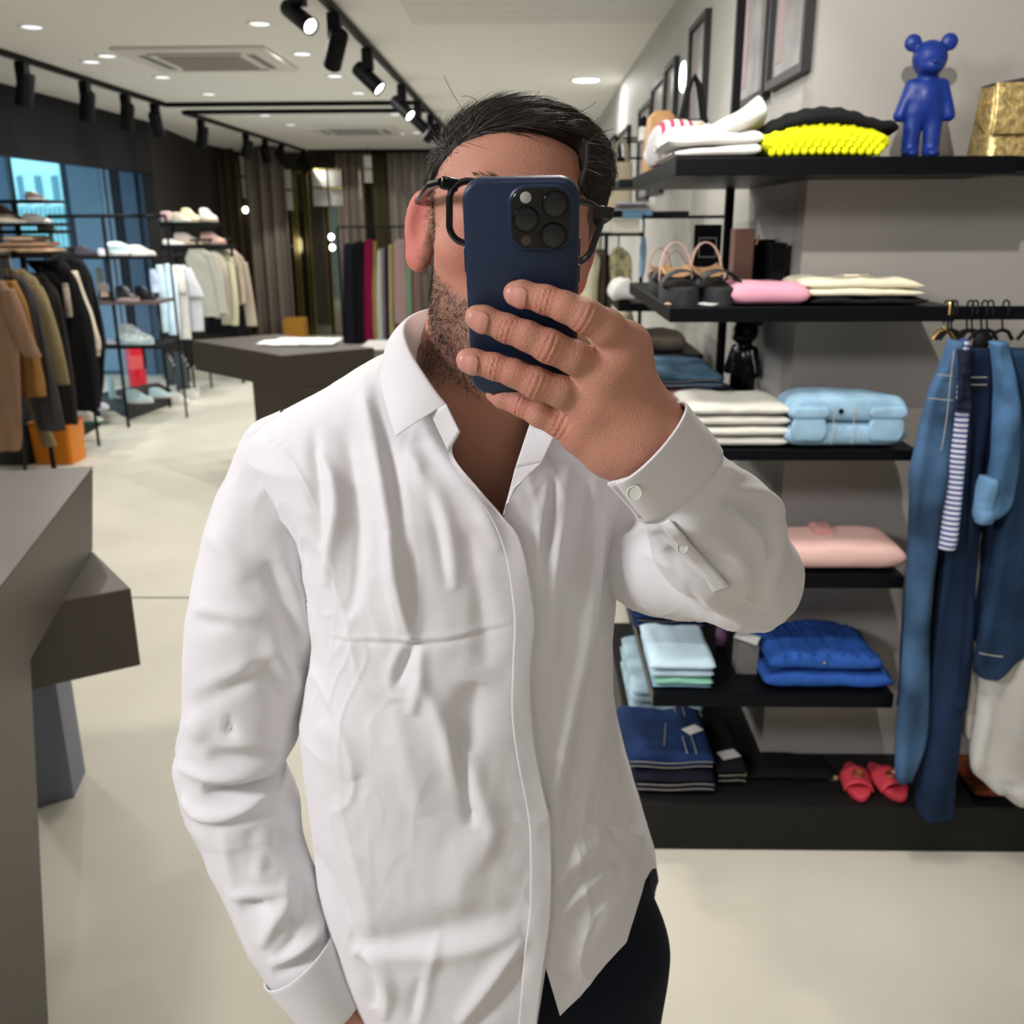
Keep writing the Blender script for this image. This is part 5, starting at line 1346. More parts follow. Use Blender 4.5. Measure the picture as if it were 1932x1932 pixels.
jeans_fold('dark blue jeans folded behind the sky blue pair on the lowest wall shelf', 1196, 1330, 1172, Z5, DEND, 2.56, .24, 21, h=.055)
jeans_fold('grey and black acid washed jeans folded on dark jeans on the lowest wall shelf', 1190, 1330, 1092, Z5+.057, mat('acid_wash', (.12, .12, .135), .85, bump=.4, bscale=500, var=.9, vscale=16), 2.58, .22, 22, h=.062)
folded('folded_garment', 'white garment draped behind the acid washed jeans', 'clothes', 1186, 1262, 1080, Z5, KW, Yf=2.86, dep=.2, layers=3, seed=23, h=.115)
t = thing('price_card', 'white price card leaning on a grey block between jeans and cobalt sweaters', 'card', (at(1408, 1225, 2.30)[0], 2.32, Z5))
b = MB(); b.bb(-.024, .030, -.03, .03, 0, .088); b.build('block', mat('block_grey', (.20, .195, .18), .6), t, smooth=False)
b = MB(); b.box((0, -.02, .102), (.062, .034, .0015), -.55, Matrix.Rotation(.35, 3, 'X') @ Matrix.Rotation(-.5, 3, 'Z')); b.build('card', mat('paper_white', (.72, .72, .70), .6), t, smooth=False)
t = thing('tassel', 'small mauve tassel hanging beside the sky blue jeans', 'tassel', (at(1362, 1240, 2.45)[0], 2.47, Z5))
b = MB(); b.lathe([(.012, 0), (.018, .03), (.014, .07), (.010, .085), (.002, .10)], (0, 0, 0), 14); b.build('fringe', mat('mauve', (.22, .11, .20), .8), t)
b = MB(); b.lathe([(.006, 0), (.008, .008), (.002, .016)], (0, 0, .099), 12); b.build('knot', mat('mauve', (.22, .11, .20), .8), t)
t, w_, d_, h_ = folded('folded_sweater', 'cobalt blue sweater folded lowest of the two on the lowest wall shelf', 'sweater', 1440, 1690, 1252, Z5, KB, Yf=2.195, dep=.24, layers=1, seed=25, h=.046, dome=.006, amp=.008)
t, w_, d_, h_ = folded('folded_sweater', 'cable knit cobalt blue sweater folded on the plainer one', 'sweater', 1448, 1672, 1215, Z5+.049, KB, Yf=2.20, dep=.22, layers=1, seed=26, h=.052, dome=.014, amp=.011)
b = MB()
for k in range(7): b.tube([(-w_*.36+k*w_*.12, -.115+.22*u, .052+.004-.010*abs(k-3)/3+.002*math.sin(u*26+k)) for u in np.linspace(.03, .95, 16)], .0030, 6)
b.build('cables', KB, t, angle=180)
for x in (-.01,): b = MB(); b.ell((x, -d_/2-.004, .03), (.004, .003, .004), 10, 6); b.build('stud', GOLD, t)
# lower side stack seen past the shirt hem
jeans_fold('light blue jeans folded on the plinth at the inner side, under the lowest wall shelf', 1190, 1328, 1265, PLZ, mat('denim_ice', (.40, .56, .66), .85, bump=.4, bscale=500, var=.2, vscale=12), 2.62, .40, 31, h=.115, layers=4)
# plinth goods
def plinth_z(): return PLZ+.0005
t, w_, d_, h_ = jeans_fold('indigo jeans with white tag folded on top of the plinth stack beside the shirt', 1180, 1350, 1375, PLZ+.058, DEND, 2.25, .30, 33, layers=1, h=.050, amp=.010)
swing_tag(t, w_*.32, -.02, h_+.006, .045, .6)
b = MB()
for x in (.02, .045): b.tube([(w_*.1+x, -.14+.28*u, h_+.002+.002*math.sin(u*8)) for u in np.linspace(0, 1, 9)], .0010, 5)
b.tube([(-w_*.05+.02*u, -.10+.12*u, h_+.003) for u in np.linspace(0, 1, 5)], .0010, 5)
b.build('seam', mat('thread_pale', (.45, .42, .36), .8), t)
jeans_fold('near black jeans folded under the indigo pair on the plinth', 1195, 1352, 1440, PLZ, mat('denim_ink', (.012, .013, .024), .85, bump=.4, bscale=400), 2.23, .30, 34, h=.055, layers=2)
t, w_, d_, h_ = jeans_fold('black jeans with white tag folded right of the indigo pair on the plinth', 1352, 1408, 1408, PLZ, KBK, 2.27, .26, 35, h=.062, layers=2)
swing_tag(t, .0, -.07, h_+.004, .05, .35)
folded('folded_garment', 'flat black garment lying in the middle of the plinth', 'clothes', 1412, 1575, 1412, PLZ, KBK, Yf=2.30, dep=.12, layers=1, seed=36, h=.022)
WOOD = mat('hanger_wood', (.42, .27, .15), .55)
for i, (a, b_, lb) in enumerate((((1396, 1463), (1484, 1471), 'left piece of the pair of slim wooden bars lying on the plinth'), ((1486, 1470), (1578, 1473), 'right piece of the pair of slim wooden bars lying on the plinth'))):
    p0, p1 = onz(*a, PLZ), onz(*b_, PLZ); c = (p0+p1)/2
    t = thing('wooden_bar', lb, 'wooden bar', (c[0], max(c[1], 2.22), PLZ), math.atan2(p1[1]-p0[1], p1[0]-p0[0])); L = np.linalg.norm(p1-p0)
    b = MB(); b.tube([(-L/2, 0, .008), (0, 0, .009), (L/2, 0, .008)], .0065, 10); b.build('bar', WOOD if i else mat('rose_wood', (.36, .22, .17), .55), t)
    b = MB(); b.tube([(L/2-.004, 0, .008), (L/2+.001, 0, .008)], .0068, 10); b.build('end_cap', WOOD, t)
CORAL = mat('slide_coral', (.66, .055, .085), .5)
def slide(px, py, rz, label):
    p = onz(px, py, PLZ+.03); t = thing('slide_sandal', label, 'sandal', (p[0], max(2.285, p[1]), PLZ+.001), rz)
    b = MB(); R = []
    for zz, s in ((0, .94), (.006, 1), (.018, 1), (.020, .96)):
        R.append([(.033*s*math.cos(q)*(1-.14*math.sin(q)), .088*s*math.sin(q), zz) for q in np.linspace(0, 2*math.pi, 30, endpoint=False)])
    b.loft(R); b.build('sole', CORAL, t)
    b = MB(); R = []
    for q in np.linspace(-.05, math.pi+.05, 20):
        r = .036; R.append([(r*math.cos(q)*(1+.05*v), -.048+.070*v, .010+.036*math.sin(q)*(.72+.28*v)) for v in np.linspace(0, 1, 6)])
    b.loft(R, cap=False, closed=False); b.build('strap', CORAL, t, solid=.006)
    b = MB(); b.tube([(.014*math.cos(q), -.018+.012*math.sin(q), .0465+.002*math.sin(q)) for q in np.linspace(0, 2*math.pi, 18)], .0022, 6)
    b.tube([(-.012, -.018, .0485), (.012, -.018, .0485)], .002, 6); b.build('gold_buckle', GOLD, t)
slide(1624, 1478, -.12, 'coral red slide sandal on the plinth, left of the pair')
slide(1680, 1474, .16, 'coral red slide sandal on the plinth, right of the pair beside the hanging jeans')
t = thing('woven_mat', 'rust brown woven bag lying on the plinth under the white skirt', 'bag', (at(1880, 1500, 2.3)[0], 2.31, PLZ))
b = MB(); soft_slab(b, -.10, .16, -.09, .10, 0, .035, 3, .004); b.build('body', mat('woven_rust', (.20, .045, .015), .7, bump=1, bscale=120, var=.5, vscale=60), t, angle=180)
b = MB(); b.tube([(-.09, -.05, .035), (-.05, -.02, .05), (.0, .0, .045)], .004, 6); b.build('strap', mat('strap_brown', (.12, .03, .015), .6), t)
# ---------- things hung on the rail
def hang(b, sec, Y, th, n=46, m_=30, rip=.006, seed=0, loc=(0, 0, 0), e=.7):
    S = smooth_poly([(x0, x1, y) for x0, x1, y in sec], n); R = []
    for i, (x0, x1, y) in enumerate(S):
        a = at(x0, y, Y); c = at(x1, y, Y); r = []
        for k in range(m_):
            q = 2*math.pi*k/m_; cc, ss = math.cos(q), math.sin(q)
            u = math.copysign(abs(cc)**e, cc); v = math.copysign(abs(ss)**e, ss)
            x = (a[0]+c[0])/2+(c[0]-a[0])/2*u
            w_ = rip*(math.sin(x*95+seed+i*.06)+.6*mnoise.noise(Vector((x*30, i*.10, seed))))
            yy = Y+th/2*v*(1+.15*math.sin(i*.25+seed))+w_+rip*.8*mnoise.noise(Vector((x*22, i*.22, seed+5)))
            r.append((x-loc[0], yy-loc[1], (a[2]+c[2])/2-loc[2]))
        R.append(r)
    b.loft(R)
def hanger(t, x, Y, mt, z=1.437, loc=(0, 0, 0), w_=.05, drop=.055):
    b = MB(); r = .014; o = np.array(loc)
    pts = [(x, Y+r*math.cos(q)*1.0, z+.002+r*math.sin(q)*.6) for q in np.linspace(0, math.pi, 8)]
    pts = [(x, Y-.016, z-.02)]+pts[::-1]+[(x, Y+.010, z-.03), (x, Y, z-drop)]
    b.tube([np.array(p)-o for p in pts], .0022, 6); b.build('hook', mt, t)
    b = MB(); b.tube([np.array(p)-o for p in ((x-w_/2, Y, z-drop-.022), (x-w_/4, Y, z-drop-.004), (x, Y, z-drop), (x+w_/4, Y, z-drop-.004), (x+w_/2, Y, z-drop-.022))], .0045, 8); b.build('hanger_bar', mt, t)
def hung(name, label, cat, secs, Y, th, mt, hx=None, hm=BLACKM, rip=.005, seed=0, hang_=True, parts=('leg',)):
    x = at(hx or (secs[0][0][0]+secs[0][0][1])/2, 640, Y)[0]; loc = np.array([x, Y, 1.436])
    t = thing(name, label, cat, loc)
    for k, sec in enumerate(secs):
        b = MB(); hang(b, sec, Y+(.012*k if len(parts) > 1 or len(secs) > 1 else 0), th, rip=rip, seed=seed+k*3, loc=loc); b.build(parts[min(k, len(parts)-1)], mt if not isinstance(mt, list) else mt[k], t, angle=180)
    if hang_: hanger(t, x, 2.195 if Y > 2.1 else 2.19, hm, loc=loc)
    return t, loc
JF = mat('denim_faded_leg', (.048, .100, .190), .85, bump=.5, bscale=500, var=.5, vscale=5)
Yh = 2.13
t, lc = hung('hanging_jeans', 'long faded blue jeans hanging nearest on the rail from a gold clip hanger', 'jeans',
 [[(1795, 1812, 642), (1772, 1805, 700), (1752, 1800, 740), (1735, 1795, 800), (1724, 1790, 850), (1715, 1785, 900), (1716, 1775, 960), (1714, 1765, 1050), (1710, 1755, 1150), (1700, 1752, 1300), (1690, 1745, 1400), (1688, 1720, 1468)],
  [(1806, 1822, 650), (1800, 1828, 760), (1790, 1826, 900), (1775, 1822, 1050), (1762, 1822, 1200), (1748, 1816, 1350), (1736, 1802, 1470), (1730, 1798, 1520), (1740, 1795, 1542)]], Yh, .05, [JF, mat('denim_navy_leg', (.014, .030, .070), .85, bump=.5, bscale=500, var=.25, vscale=5)], hx=1803, hm=GOLD, seed=2, parts=('front_leg', 'back_leg'))
b = MB()
for yy in (706, 752): b.tube([np.array(at(x, yy+.1*(x-1760), Yh-.030))-lc for x in np.linspace(1768 if yy < 730 else 1752, 1798, 6)], .001, 5)
b.tube([np.array(at(x, y, Yh-.031))-lc for x, y in smooth_poly([(1800, 660), (1793, 720), (1786, 790), (1776, 850)], 12)], .001, 5)
b.build('stitching', mat('thread_pale', (.45, .42, .36), .8), t)
SW = stripes('blue_stripes', (.62, .64, .74), (.07, .09, .24), 26, 'Z', .5)
t, lc = hung('hanging_blouse', 'blue and white striped blouse hanging between two pairs of jeans', 'blouse',
 [[(1815, 1826, 640), (1806, 1826, 690), (1798, 1824, 770), (1790, 1818, 850), (1782, 1812, 930), (1772, 1806, 990), (1764, 1800, 1032)]], Yh-.012, .045, SW, hx=1822, seed=4, parts=('body',))
b = MB(); hang(b, [(1806, 1830, 660), (1808, 1832, 700), (1804, 1832, 750), (1800, 1832, 775)], Yh-.04, .02, loc=lc, seed=3); b.build('dark_yoke', mat('cloth_navy', (.016, .018, .04), .9), t, angle=180)
hung('hanging_trousers', 'black trousers hanging behind the striped blouse', 'trousers', [[(1812, 1822, 640), (1800, 1822, 800), (1775, 1812, 950), (1765, 1800, 1100), (1752, 1790, 1250), (1742, 1770, 1400)]], Yh+.05, .03, KBK, hx=1828, seed=6)
DN = mat('denim_navy', (.009, .019, .046), .85, bump=.5, bscale=500, var=.3, vscale=7)
t, lc = hung('hanging_jeans', 'narrow dark navy jeans hanging right of the striped blouse', 'jeans',
 [[(1828, 1862, 655), (1830, 1866, 700), (1832, 1862, 800), (1826, 1850, 900), (1818, 1846, 1000), (1805, 1836, 1100), (1798, 1830, 1250), (1780, 1822, 1330)]], Yh+.01, .05, DN, hx=1853, seed=8)
b = MB()
for yy in (712, 726): b.tube([np.array(at(x, yy, Yh-.022))-lc for x in np.linspace(1832, 1862, 5)], .001, 5)
b.build('stitching', mat('thread_pale', (.45, .42, .36), .8), t)
b = MB(); b.ell(np.array(at(1850, 648, 2.14))-lc, (.018, .012, .026), 14, 8); b.build('clip', BLACKM, t)
DB = mat('denim_bright', (.085, .19, .36), .8, bump=.5, bscale=500, var=.35, vscale=7)
t, lc = hung('hanging_shirt', 'bright mid blue denim shirt with cuffed short sleeve on the rail', 'denim shirt',
 [[(1868, 1900, 645), (1876, 1908, 690), (1880, 1914, 740), (1876, 1924, 800), (1868, 1920, 880), (1852, 1905, 950), (1842, 1880, 972)]], Yh-.03, .06, DB, hx=1886, seed=10, parts=('sleeve',))
b = MB(); hang(b, [(1852, 1878, 900), (1842, 1876, 940), (1838, 1874, 970), (1840, 1872, 985)], Yh-.045, .05, loc=lc, rip=.003); b.build('cuff', mat('denim_pale', (.14, .28, .46), .8, bump=.5, bscale=500), t, angle=180)
b = MB(); hang(b, [(1862, 1930, 660), (1860, 1945, 740), (1850, 1950, 840), (1842, 1945, 960), (1836, 1930, 1100), (1828, 1925, 1200)], Yh+.03, .05, loc=lc, seed=12); b.build('body', DN, t, angle=180)
t, lc = hung('hanging_jeans', 'wide dark blue jeans at the right edge with a frayed knee, on the rail', 'jeans',
 [[(1900, 1960, 660), (1912, 2000, 760), (1908, 2010, 850), (1890, 2010, 950), (1872, 2005, 1050), (1858, 1985, 1130), (1846, 1955, 1200), (1838, 1925, 1240), (1842, 1878, 1272)]], Yh-.02, .07, mat('denim_deep', (.016, .038, .080), .85, bump=.6, bscale=500, var=.3, vscale=6), hx=1925, seed=14)
b = MB(); b.tube([np.array(at(x, 1232+.25*(x-1848)-.004*(x-1848)**2*.5, Yh-.060))-lc for x in np.linspace(1848, 1892, 8)], .0014, 5); b.build('hem_stitching', mat('thread_pale', (.45, .42, .36), .8), t)
WS = mat('linen_white', (.62, .61, .585), .85, bump=.3, bscale=300)
t, lc = hung('hanging_skirt', 'long white skirt hanging low at the right edge over the rust bag', 'skirt',
 [[(1900, 2100, 900), (1880, 2110, 1100), (1845, 2120, 1240), (1838, 2120, 1340), (1828, 2120, 1440), (1860, 2110, 1480), (1905, 2100, 1508)]], Yh+.02, .10, WS, hx=1960, rip=.012, seed=16, parts=('body',))
hung('hanging_skirt', 'greyish white garment hanging between the jeans and the long white skirt', 'skirt',
 [[(1830, 1880, 1000), (1818, 1870, 1180), (1814, 1840, 1300), (1812, 1834, 1370), (1822, 1832, 1392)]], Yh+.04, .05, mat('linen_grey', (.42, .40, .38), .85), hx=1870, rip=.006, seed=18, parts=('body',))
hung('hanging_jeans', 'deep navy jeans leg hanging behind the faded pair, over the cobalt sweaters', 'jeans',
 [[(1800, 1812, 650), (1745, 1775, 900), (1718, 1750, 1050), (1706, 1735, 1150), (1698, 1725, 1260), (1692, 1715, 1330)]], Yh+.04, .03, mat('denim_midnight', (.010, .020, .055), .85), hx=1796, seed=20)
# spots over the shelving, on a track just above the picture's upper edge
track(.35, .9, .35, 2.2, 'short black track over the right shelving, above the picture edge')
def wspot(x, y, aim, label, power, size):
    o = spotlight(966, 966, (0, 0, 0), label, 'spotlights over the shelving') if False else None
    z = 2.44; base = Vector((x, y, CE-.035)); c = Vector((0, 0, z-CE+.035)); d = (Vector(aim)-Vector((x, y, z))).normalized(); R3 = d.to_track_quat('Z', 'Y').to_matrix()
    t = thing('track_spotlight', label, 'spotlight', base, 0, None)
    b = MB(); b.lathe([(.04, -.09), (.043, -.08), (.043, .09), (.038, .09), (.037, .08)], c, 20, R3); b.build('head', TRK, t)
    b = MB(); b.box((0, 0, -.03), (.03, .11, .055)); b.build('adapter', TRK, t, bevel=.004)
    b = MB(); b.tube([(0, 0, -.03), c-d*.01], .012); b.build('arm', TRK, t)
    b = MB(); b.lathe([(.036, .078), (.036, .081), (.001, .083)], c, 20, R3); b.build('lens', LENS, t)
    l = bpy.data.lights.new('spot', 'SPOT'); l.energy = power; l.spot_size = math.radians(size); l.spot_blend = .5; l.shadow_soft_size = .018; l.color = (1, .95, .88)
    o = bpy.data.objects.new('spot_beam', l); COL.objects.link(o); o.parent = t; o.matrix_local = Matrix.Translation(c+d*.095) @ (R3 @ Matrix.Rotation(math.pi, 3, 'X')).to_4x4()
wspot(.35, 1.05, (1.25, 2.45, 1.35), 'black spotlight above the frame edge lighting the blue figurine and the jeans', 48, 100)
wspot(.35, 1.9, (.40, 2.9, .9), 'black spotlight above the frame edge lighting the side shelves', 8, 80)
# ================= angular display tables
TAU = mat('table_taupe', (.100, .086, .072), .42, spec=.25, var=.04, vscale=2)
TAUD = mat('table_umber', (.055, .046, .036), .5, spec=.2)
def onplane(px, py, P0, n):
    d = ray(px, py); return CC+d*(((P0-CC)@n)/(d@n))
z1 = .95; A_ = onz(175, 880, z1); B_ = onz(0, 1105, z1); e_ = (B_-A_)/np.linalg.norm(B_-A_); n_ = np.array([-e_[1], e_[0], 0.])
if n_[0] < 0: n_ = -n_
B2 = A_+e_*1.9; back = -n_*.62
t1 = thing('display_table', 'large angular taupe display table cut by the left edge in the foreground', 'table', (A_[0]-.4, A_[1]-.5, 0))
L1 = np.array(t1.location)
def extr(pts, off, name, mt, par, loc, bevel=.003):
    n = len(pts); v = [p-loc for p in pts]+[p+off-loc for p in pts]
    b = MB(); b.add(v, [tuple(range(n)), tuple(range(n, 2*n))[::-1]]+[(i, n+i, n+(i+1) % n, (i+1) % n) for i in range(n)])
    return b.build(name, mt, par, smooth=False, bevel=bevel)
q1 = onplane(175, 1038, A_, n_); q2 = onplane(58, 1245, A_, n_); q3 = onplane(92, 1932, A_, n_); q3 = q2+(q3-q2)*(q2[2]/(q2[2]-q3[2])); q3[2] = 0. ; Bt = B2.copy(); Bb = B2.copy(); Bb[2] = 0
bk = onz(0, 890, z1)-A_; bk2 = bk/np.linalg.norm(bk)*1.1
extr([A_-[0, 0, .004], Bt-[0, 0, .004], Bb, q3, q2, q1], bk2, 'body', TAU, t1, L1)
topv = [A_, B2, B2+bk2, A_+bk2]
b = MB(); b.add([p-L1-[0, 0, .0035] for p in topv]+[p-L1 for p in topv], [(0, 1, 2, 3)[::-1], (4, 5, 6, 7)]+[(i, (i+1) % 4, 4+(i+1) % 4, 4+i) for i in range(4)]); b.build('top', mat('table_top', (.125, .112, .103), .35, spec=.35, var=.05, vscale=3), t1, smooth=False)
# lower angular block and the slim leg behind the table
zb = q1[2]; c1 = onz(175, 1040, zb); c2 = onz(247, 1110, zb); c3 = onz(118, 1134, zb)
t2 = t1; L2 = L1
dz = onplane(240, 1255, c2, np.array([0, 1., 0]))[2]-zb
w3 = c3+(c3-c2)*1.2; w1 = c1+(c3-c2)*1.6
pts = [c2, c1, w1, w3]; b = MB(); b.prism([(p[0]-L2[0], p[1]-L2[1]) for p in pts], zb+dz, zb); b.build('side_block', TAU, t2, smooth=False, bevel=.003)
l1 = onz(140, 1505, 0); l0 = onz(66, 1524, 0)
b = MB(); b.prism([(l1[0]-L2[0], l1[1]-L2[1]), (l0[0]-L2[0], l0[1]-L2[1]), (l0[0]-L2[0]-.02, l0[1]-L2[1]+.14), (l1[0]-L2[0]-.03, l1[1]-L2[1]+.14)], 0, zb+dz+.002); b.build('leg', mat('leg_slate', (.22, .24, .31), .5), t2, smooth=False)
# second table further back
z2 = .86; P = [onz(362, 642, z2), onz(532, 671, z2), onz(706, 656, z2), onz(478, 628, z2)]
P[3] = P[0]+P[2]-P[1]
t3 = thing('display_table', 'dark angular display table in the middle of the shop with a white garment on top', 'table', (P[1][0], P[1][1]+.4, 0)); L3 = np.array(t3.location)
h2 = z2-onplane(373, 698, P[0], np.array([0, 1., 0]))[2]
b = MB(); b.prism([(p[0]-L3[0], p[1]-L3[1]) for p in P], z2-h2, z2); b.build('slab', TAUD, t3, smooth=False, bevel=.004)
def lerp(a, b_, u): return a+(b_-a)*u
f1 = lerp(P[1], P[0], .33)
Q = [P[1]-[0, 0, 0], f1, f1+(P[2]-P[1])*.9, P[2]-(P[2]-P[1])*.05]
Q[0] = P[1]+(P[2]-P[1])*.004; b = MB(); b.prism([(p[0]-L3[0], p[1]-L3[1]) for p in Q], 0, z2-h2); b.build('base', TAUD, t3, smooth=False)
t4 = thing('display_block', 'pale grey display block partly behind the shirt collar, beside the middle table', 'display block', (P[2][0]+.12, P[2][1]+.55, 0))
b = MB(); b.box((0, 0, .40), (.55, .5, .80)); b.build('block', mat('block_stone', (.33, .30, .28), .5), t4, smooth=False, bevel=.004)
b = MB(); b.box((0, 0, .806), (.58, .53, .012)); b.build('top', mat('block_stone2', (.42, .39, .37), .5), t4, smooth=False)
g = thing('folded_garment', 'white garment lying flat on the middle display table', 'clothes', (onz(575, 648, z2)[0], onz(575, 648, z2)[1], z2))
b = MB(); soft_slab(b, -.22, .22, -.16, .20, .0005, .020, 4, .006); b.build('fabric', mat('cotton_bright', (.80, .80, .80), .85), g, angle=180)
b = MB(); soft_slab(b, -.30, -.12, -.10, .12, .0008, .015, 7, .005); b.build('sleeve', mat('cotton_bright', (.80, .80, .80), .85), g, angle=180)
# ================= hanging clothes on the left
HK = []
def rail_through(name, label, pts, ext=.12, legs=True, r=.012):
    pts = sorted(pts, key=lambda p: p[1]+p[0]*.2); a = np.array(pts[0]); c = np.array(pts[-1]); dd = (c-a)/np.linalg.norm(c-a); z = np.mean([p[2] for p in pts])
    P_ = [a-dd*ext]+[np.array(p) for p in pts]+[c+dd*ext]; m0 = (a+c)/2; t = thing(name, label, 'rail', (m0[0], m0[1], 0))
    b = MB(); b.tube([np.array([p[0], p[1], z+.0])-[m0[0], m0[1], 0] for p in P_], r, 8); b.build('bar', BLACKM, t)
    for q in (P_[1]+[0, .04, 0], P_[-2]+[0, .04, 0]):
        b = MB(); b.tube([np.array([q[0], q[1], 0])-[m0[0], m0[1], 0], np.array([q[0], q[1], z])-[m0[0], m0[1], 0]], r*.9, 6); b.build('leg', BLACKM, t)
    return t
def garm(name, label, cat, body, Y, mt, sleeves=(), hook=None, th=.06, rip=.010, seed=0, smt=None, railz=None, hm=BLACKM, group=None, peg=False):
    x0 = hook or (body[0][0]+body[0][1])/2; p = at(x0, body[0][2], Y); loc = np.array([p[0], Y, p[2]])
    t = thing(name, label, cat, loc, 0, group); HK.append((loc[0], Y+.016, railz if railz is not None else p[2]+.07))
    b = MB(); hang(b, body, Y, th, n=34, m_=26, rip=rip, seed=seed, loc=loc); b.build('body', mt, t, angle=180)
    for k, s in enumerate(sleeves):
        b = MB(); hang(b, s, Y-.03, th*.9, n=24, m_=16, rip=rip*.5, seed=seed+k, loc=loc); b.build('sleeve', smt or mt, t, angle=180)
    zz = railz if railz is not None else p[2]+.07
    b = MB(); b.tube([(0, 0, -.01), (0, 0, zz-p[2]-.02), (0, .016, zz-p[2]+.012), (0, .034, zz-p[2]-.004)], .004, 6); b.build('hanger_hook', hm, t)
    if peg: b = MB(); b.tube([(0, .02, zz-p[2]+.004), (XW-loc[0]-.001, .02, zz-p[2]+.004)], .006, 6); b.build('wall_peg', hm, t)
    return t
C = lambda n, c, **k: mat(n, c, .85, bump=.3, bscale=200, **k)
coat_l = [
 dict(name='hanging_coat', label='rust tan coat hanging nearest at the left edge', cat='coat', body=[(-70, 8, 530), (-90, 30, 580), (-95, 36, 680), (-95, 42, 790), (-92, 38, 850)], Y=5.45, mt=C('wool_tan', (.19, .115, .072)), sleeves=[[(2, 26, 545), (8, 44, 590), (26, 62, 640), (48, 78, 674)]], hook=-20),
 dict(name='hanging_jacket', label='dark ochre brown jacket hanging second at the left edge', cat='jacket', body=[(0, 30, 530), (10, 50, 580), (22, 68, 650), (34, 82, 720), (40, 86, 748)], Y=5.62, mt=C('wool_ochre', (.22, .105, .030)), hook=12),
 dict(name='hanging_coat', label='charcoal grey coat hanging between the ochre and the khaki coats', cat='coat', body=[(8, 40, 520), (20, 66, 560), (34, 86, 640), (56, 108, 740), (74, 124, 812)], Y=5.80, mt=C('wool_charcoal', (.040, .036, .036)), hook=20),
 dict(name='hanging_trench_coat', label='khaki trench coat with a long sleeve hanging at the left', cat='trench coat', body=[(4, 44, 508), (12, 76, 540), (30, 92, 620), (44, 100, 700), (50, 104, 745)], Y=5.98, mt=C('gabardine', (.20, .155, .08)), sleeves=[[(46, 78, 540), (58, 96, 580), (76, 116, 650), (100, 132, 726)], [(46, 66, 745), (60, 80, 780), (80, 108, 842)]], hook=22, hm=GOLD),
 dict(name='hanging_coat', label='black brown coat just behind the khaki trench coat', cat='coat', body=[(30, 80, 515), (60, 112, 560), (80, 130, 650), (100, 142, 740), (112, 148, 800)], Y=6.15, mt=C('wool_black', (.020, .018, .018)), hook=52),
 dict(name='hanging_coat', label='long black coat in the middle of the left rail', cat='coat', body=[(44, 118, 490), (70, 140, 520), (92, 170, 600), (106, 182, 700), (112, 186, 775)], Y=6.5, mt=C('wool_jet', (.008, .008, .009)), sleeves=[[(118, 128, 535), (122, 134, 560), (126, 138, 598)]], smt=C('lining_beige', (.45, .38, .32)), hook=86),
 dict(name='hanging_sweater', label='black sweater with long cream sleeves hanging on the left rail', cat='sweater', body=[(84, 150, 488), (100, 164, 510), (120, 176, 580), (130, 186, 680), (134, 188, 770)], Y=6.75, mt=C('wool_jet', (.008, .008, .009)), sleeves=[[(122, 134, 513), (130, 146, 545), (146, 166, 600), (158, 186, 655), (164, 188, 672)], [(136, 146, 511), (144, 158, 545), (158, 176, 600), (168, 189, 640), (172, 190, 660)]], smt=C('wool_cream', (.60, .53, .43)), hook=116),
 dict(name='hanging_jacket', label='black jacket hanging last on the left rail by the shoe shelves', cat='jacket', body=[(110, 152, 486), (126, 164, 505), (146, 184, 560), (156, 198, 640), (160, 196, 700), (158, 190, 770)], Y=6.95, mt=C('wool_jet', (.008, .008, .009)), hook=132)]
for i, k in enumerate(coat_l): garm(**k, seed=i*2, railz=1.46)
rail_through('clothes_rail', 'black rail holding the coats at the far left', HK[:8])
# shelf boards with shoes above the coats
def board(name, label, px0, px1, pyt, pyb, Y, dep=.3, cat='shelf', mt=BLACKM, post=None):
    a, c = at(px0, pyt, Y), at(px1, pyt, Y); zt = a[2]; zb_ = at(px0, pyb, Y)[2]
    t = thing(name, label, cat, ((a[0]+c[0])/2, Y+dep/2, zb_)); w_ = c[0]-a[0]
    b = MB(); b.bb(-w_/2, w_/2, -dep/2, dep/2, 0, zt-zb_); b.build('board', mt, t, smooth=False)
    for px in (post or ()):
        x = at(px, pyt, Y)[0]-(a[0]+c[0])/2; b = MB(); b.bb(x-.012, x+.012, dep/2-.03, dep/2-.006, -zb_+.001, 0); b.build('support_post', mt, t, smooth=False)
    return t, zt
bd = [board('wall_shelf', 'topmost short black shelf over the left coats', 0-60, 78, 377, 383, 6.0, post=(-20,)), board('wall_shelf', 'black shelf with cream and brown sneakers over the left coats', -60, 88, 421, 428, 6.02),
      board('wall_shelf', 'short black shelf poking out right, under the sneakers at left', -60, 100, 435, 442, 6.1), board('wall_shelf', 'black shelf with the tan stack directly above the coat hangers', -60, 98, 480, 488, 6.05)]
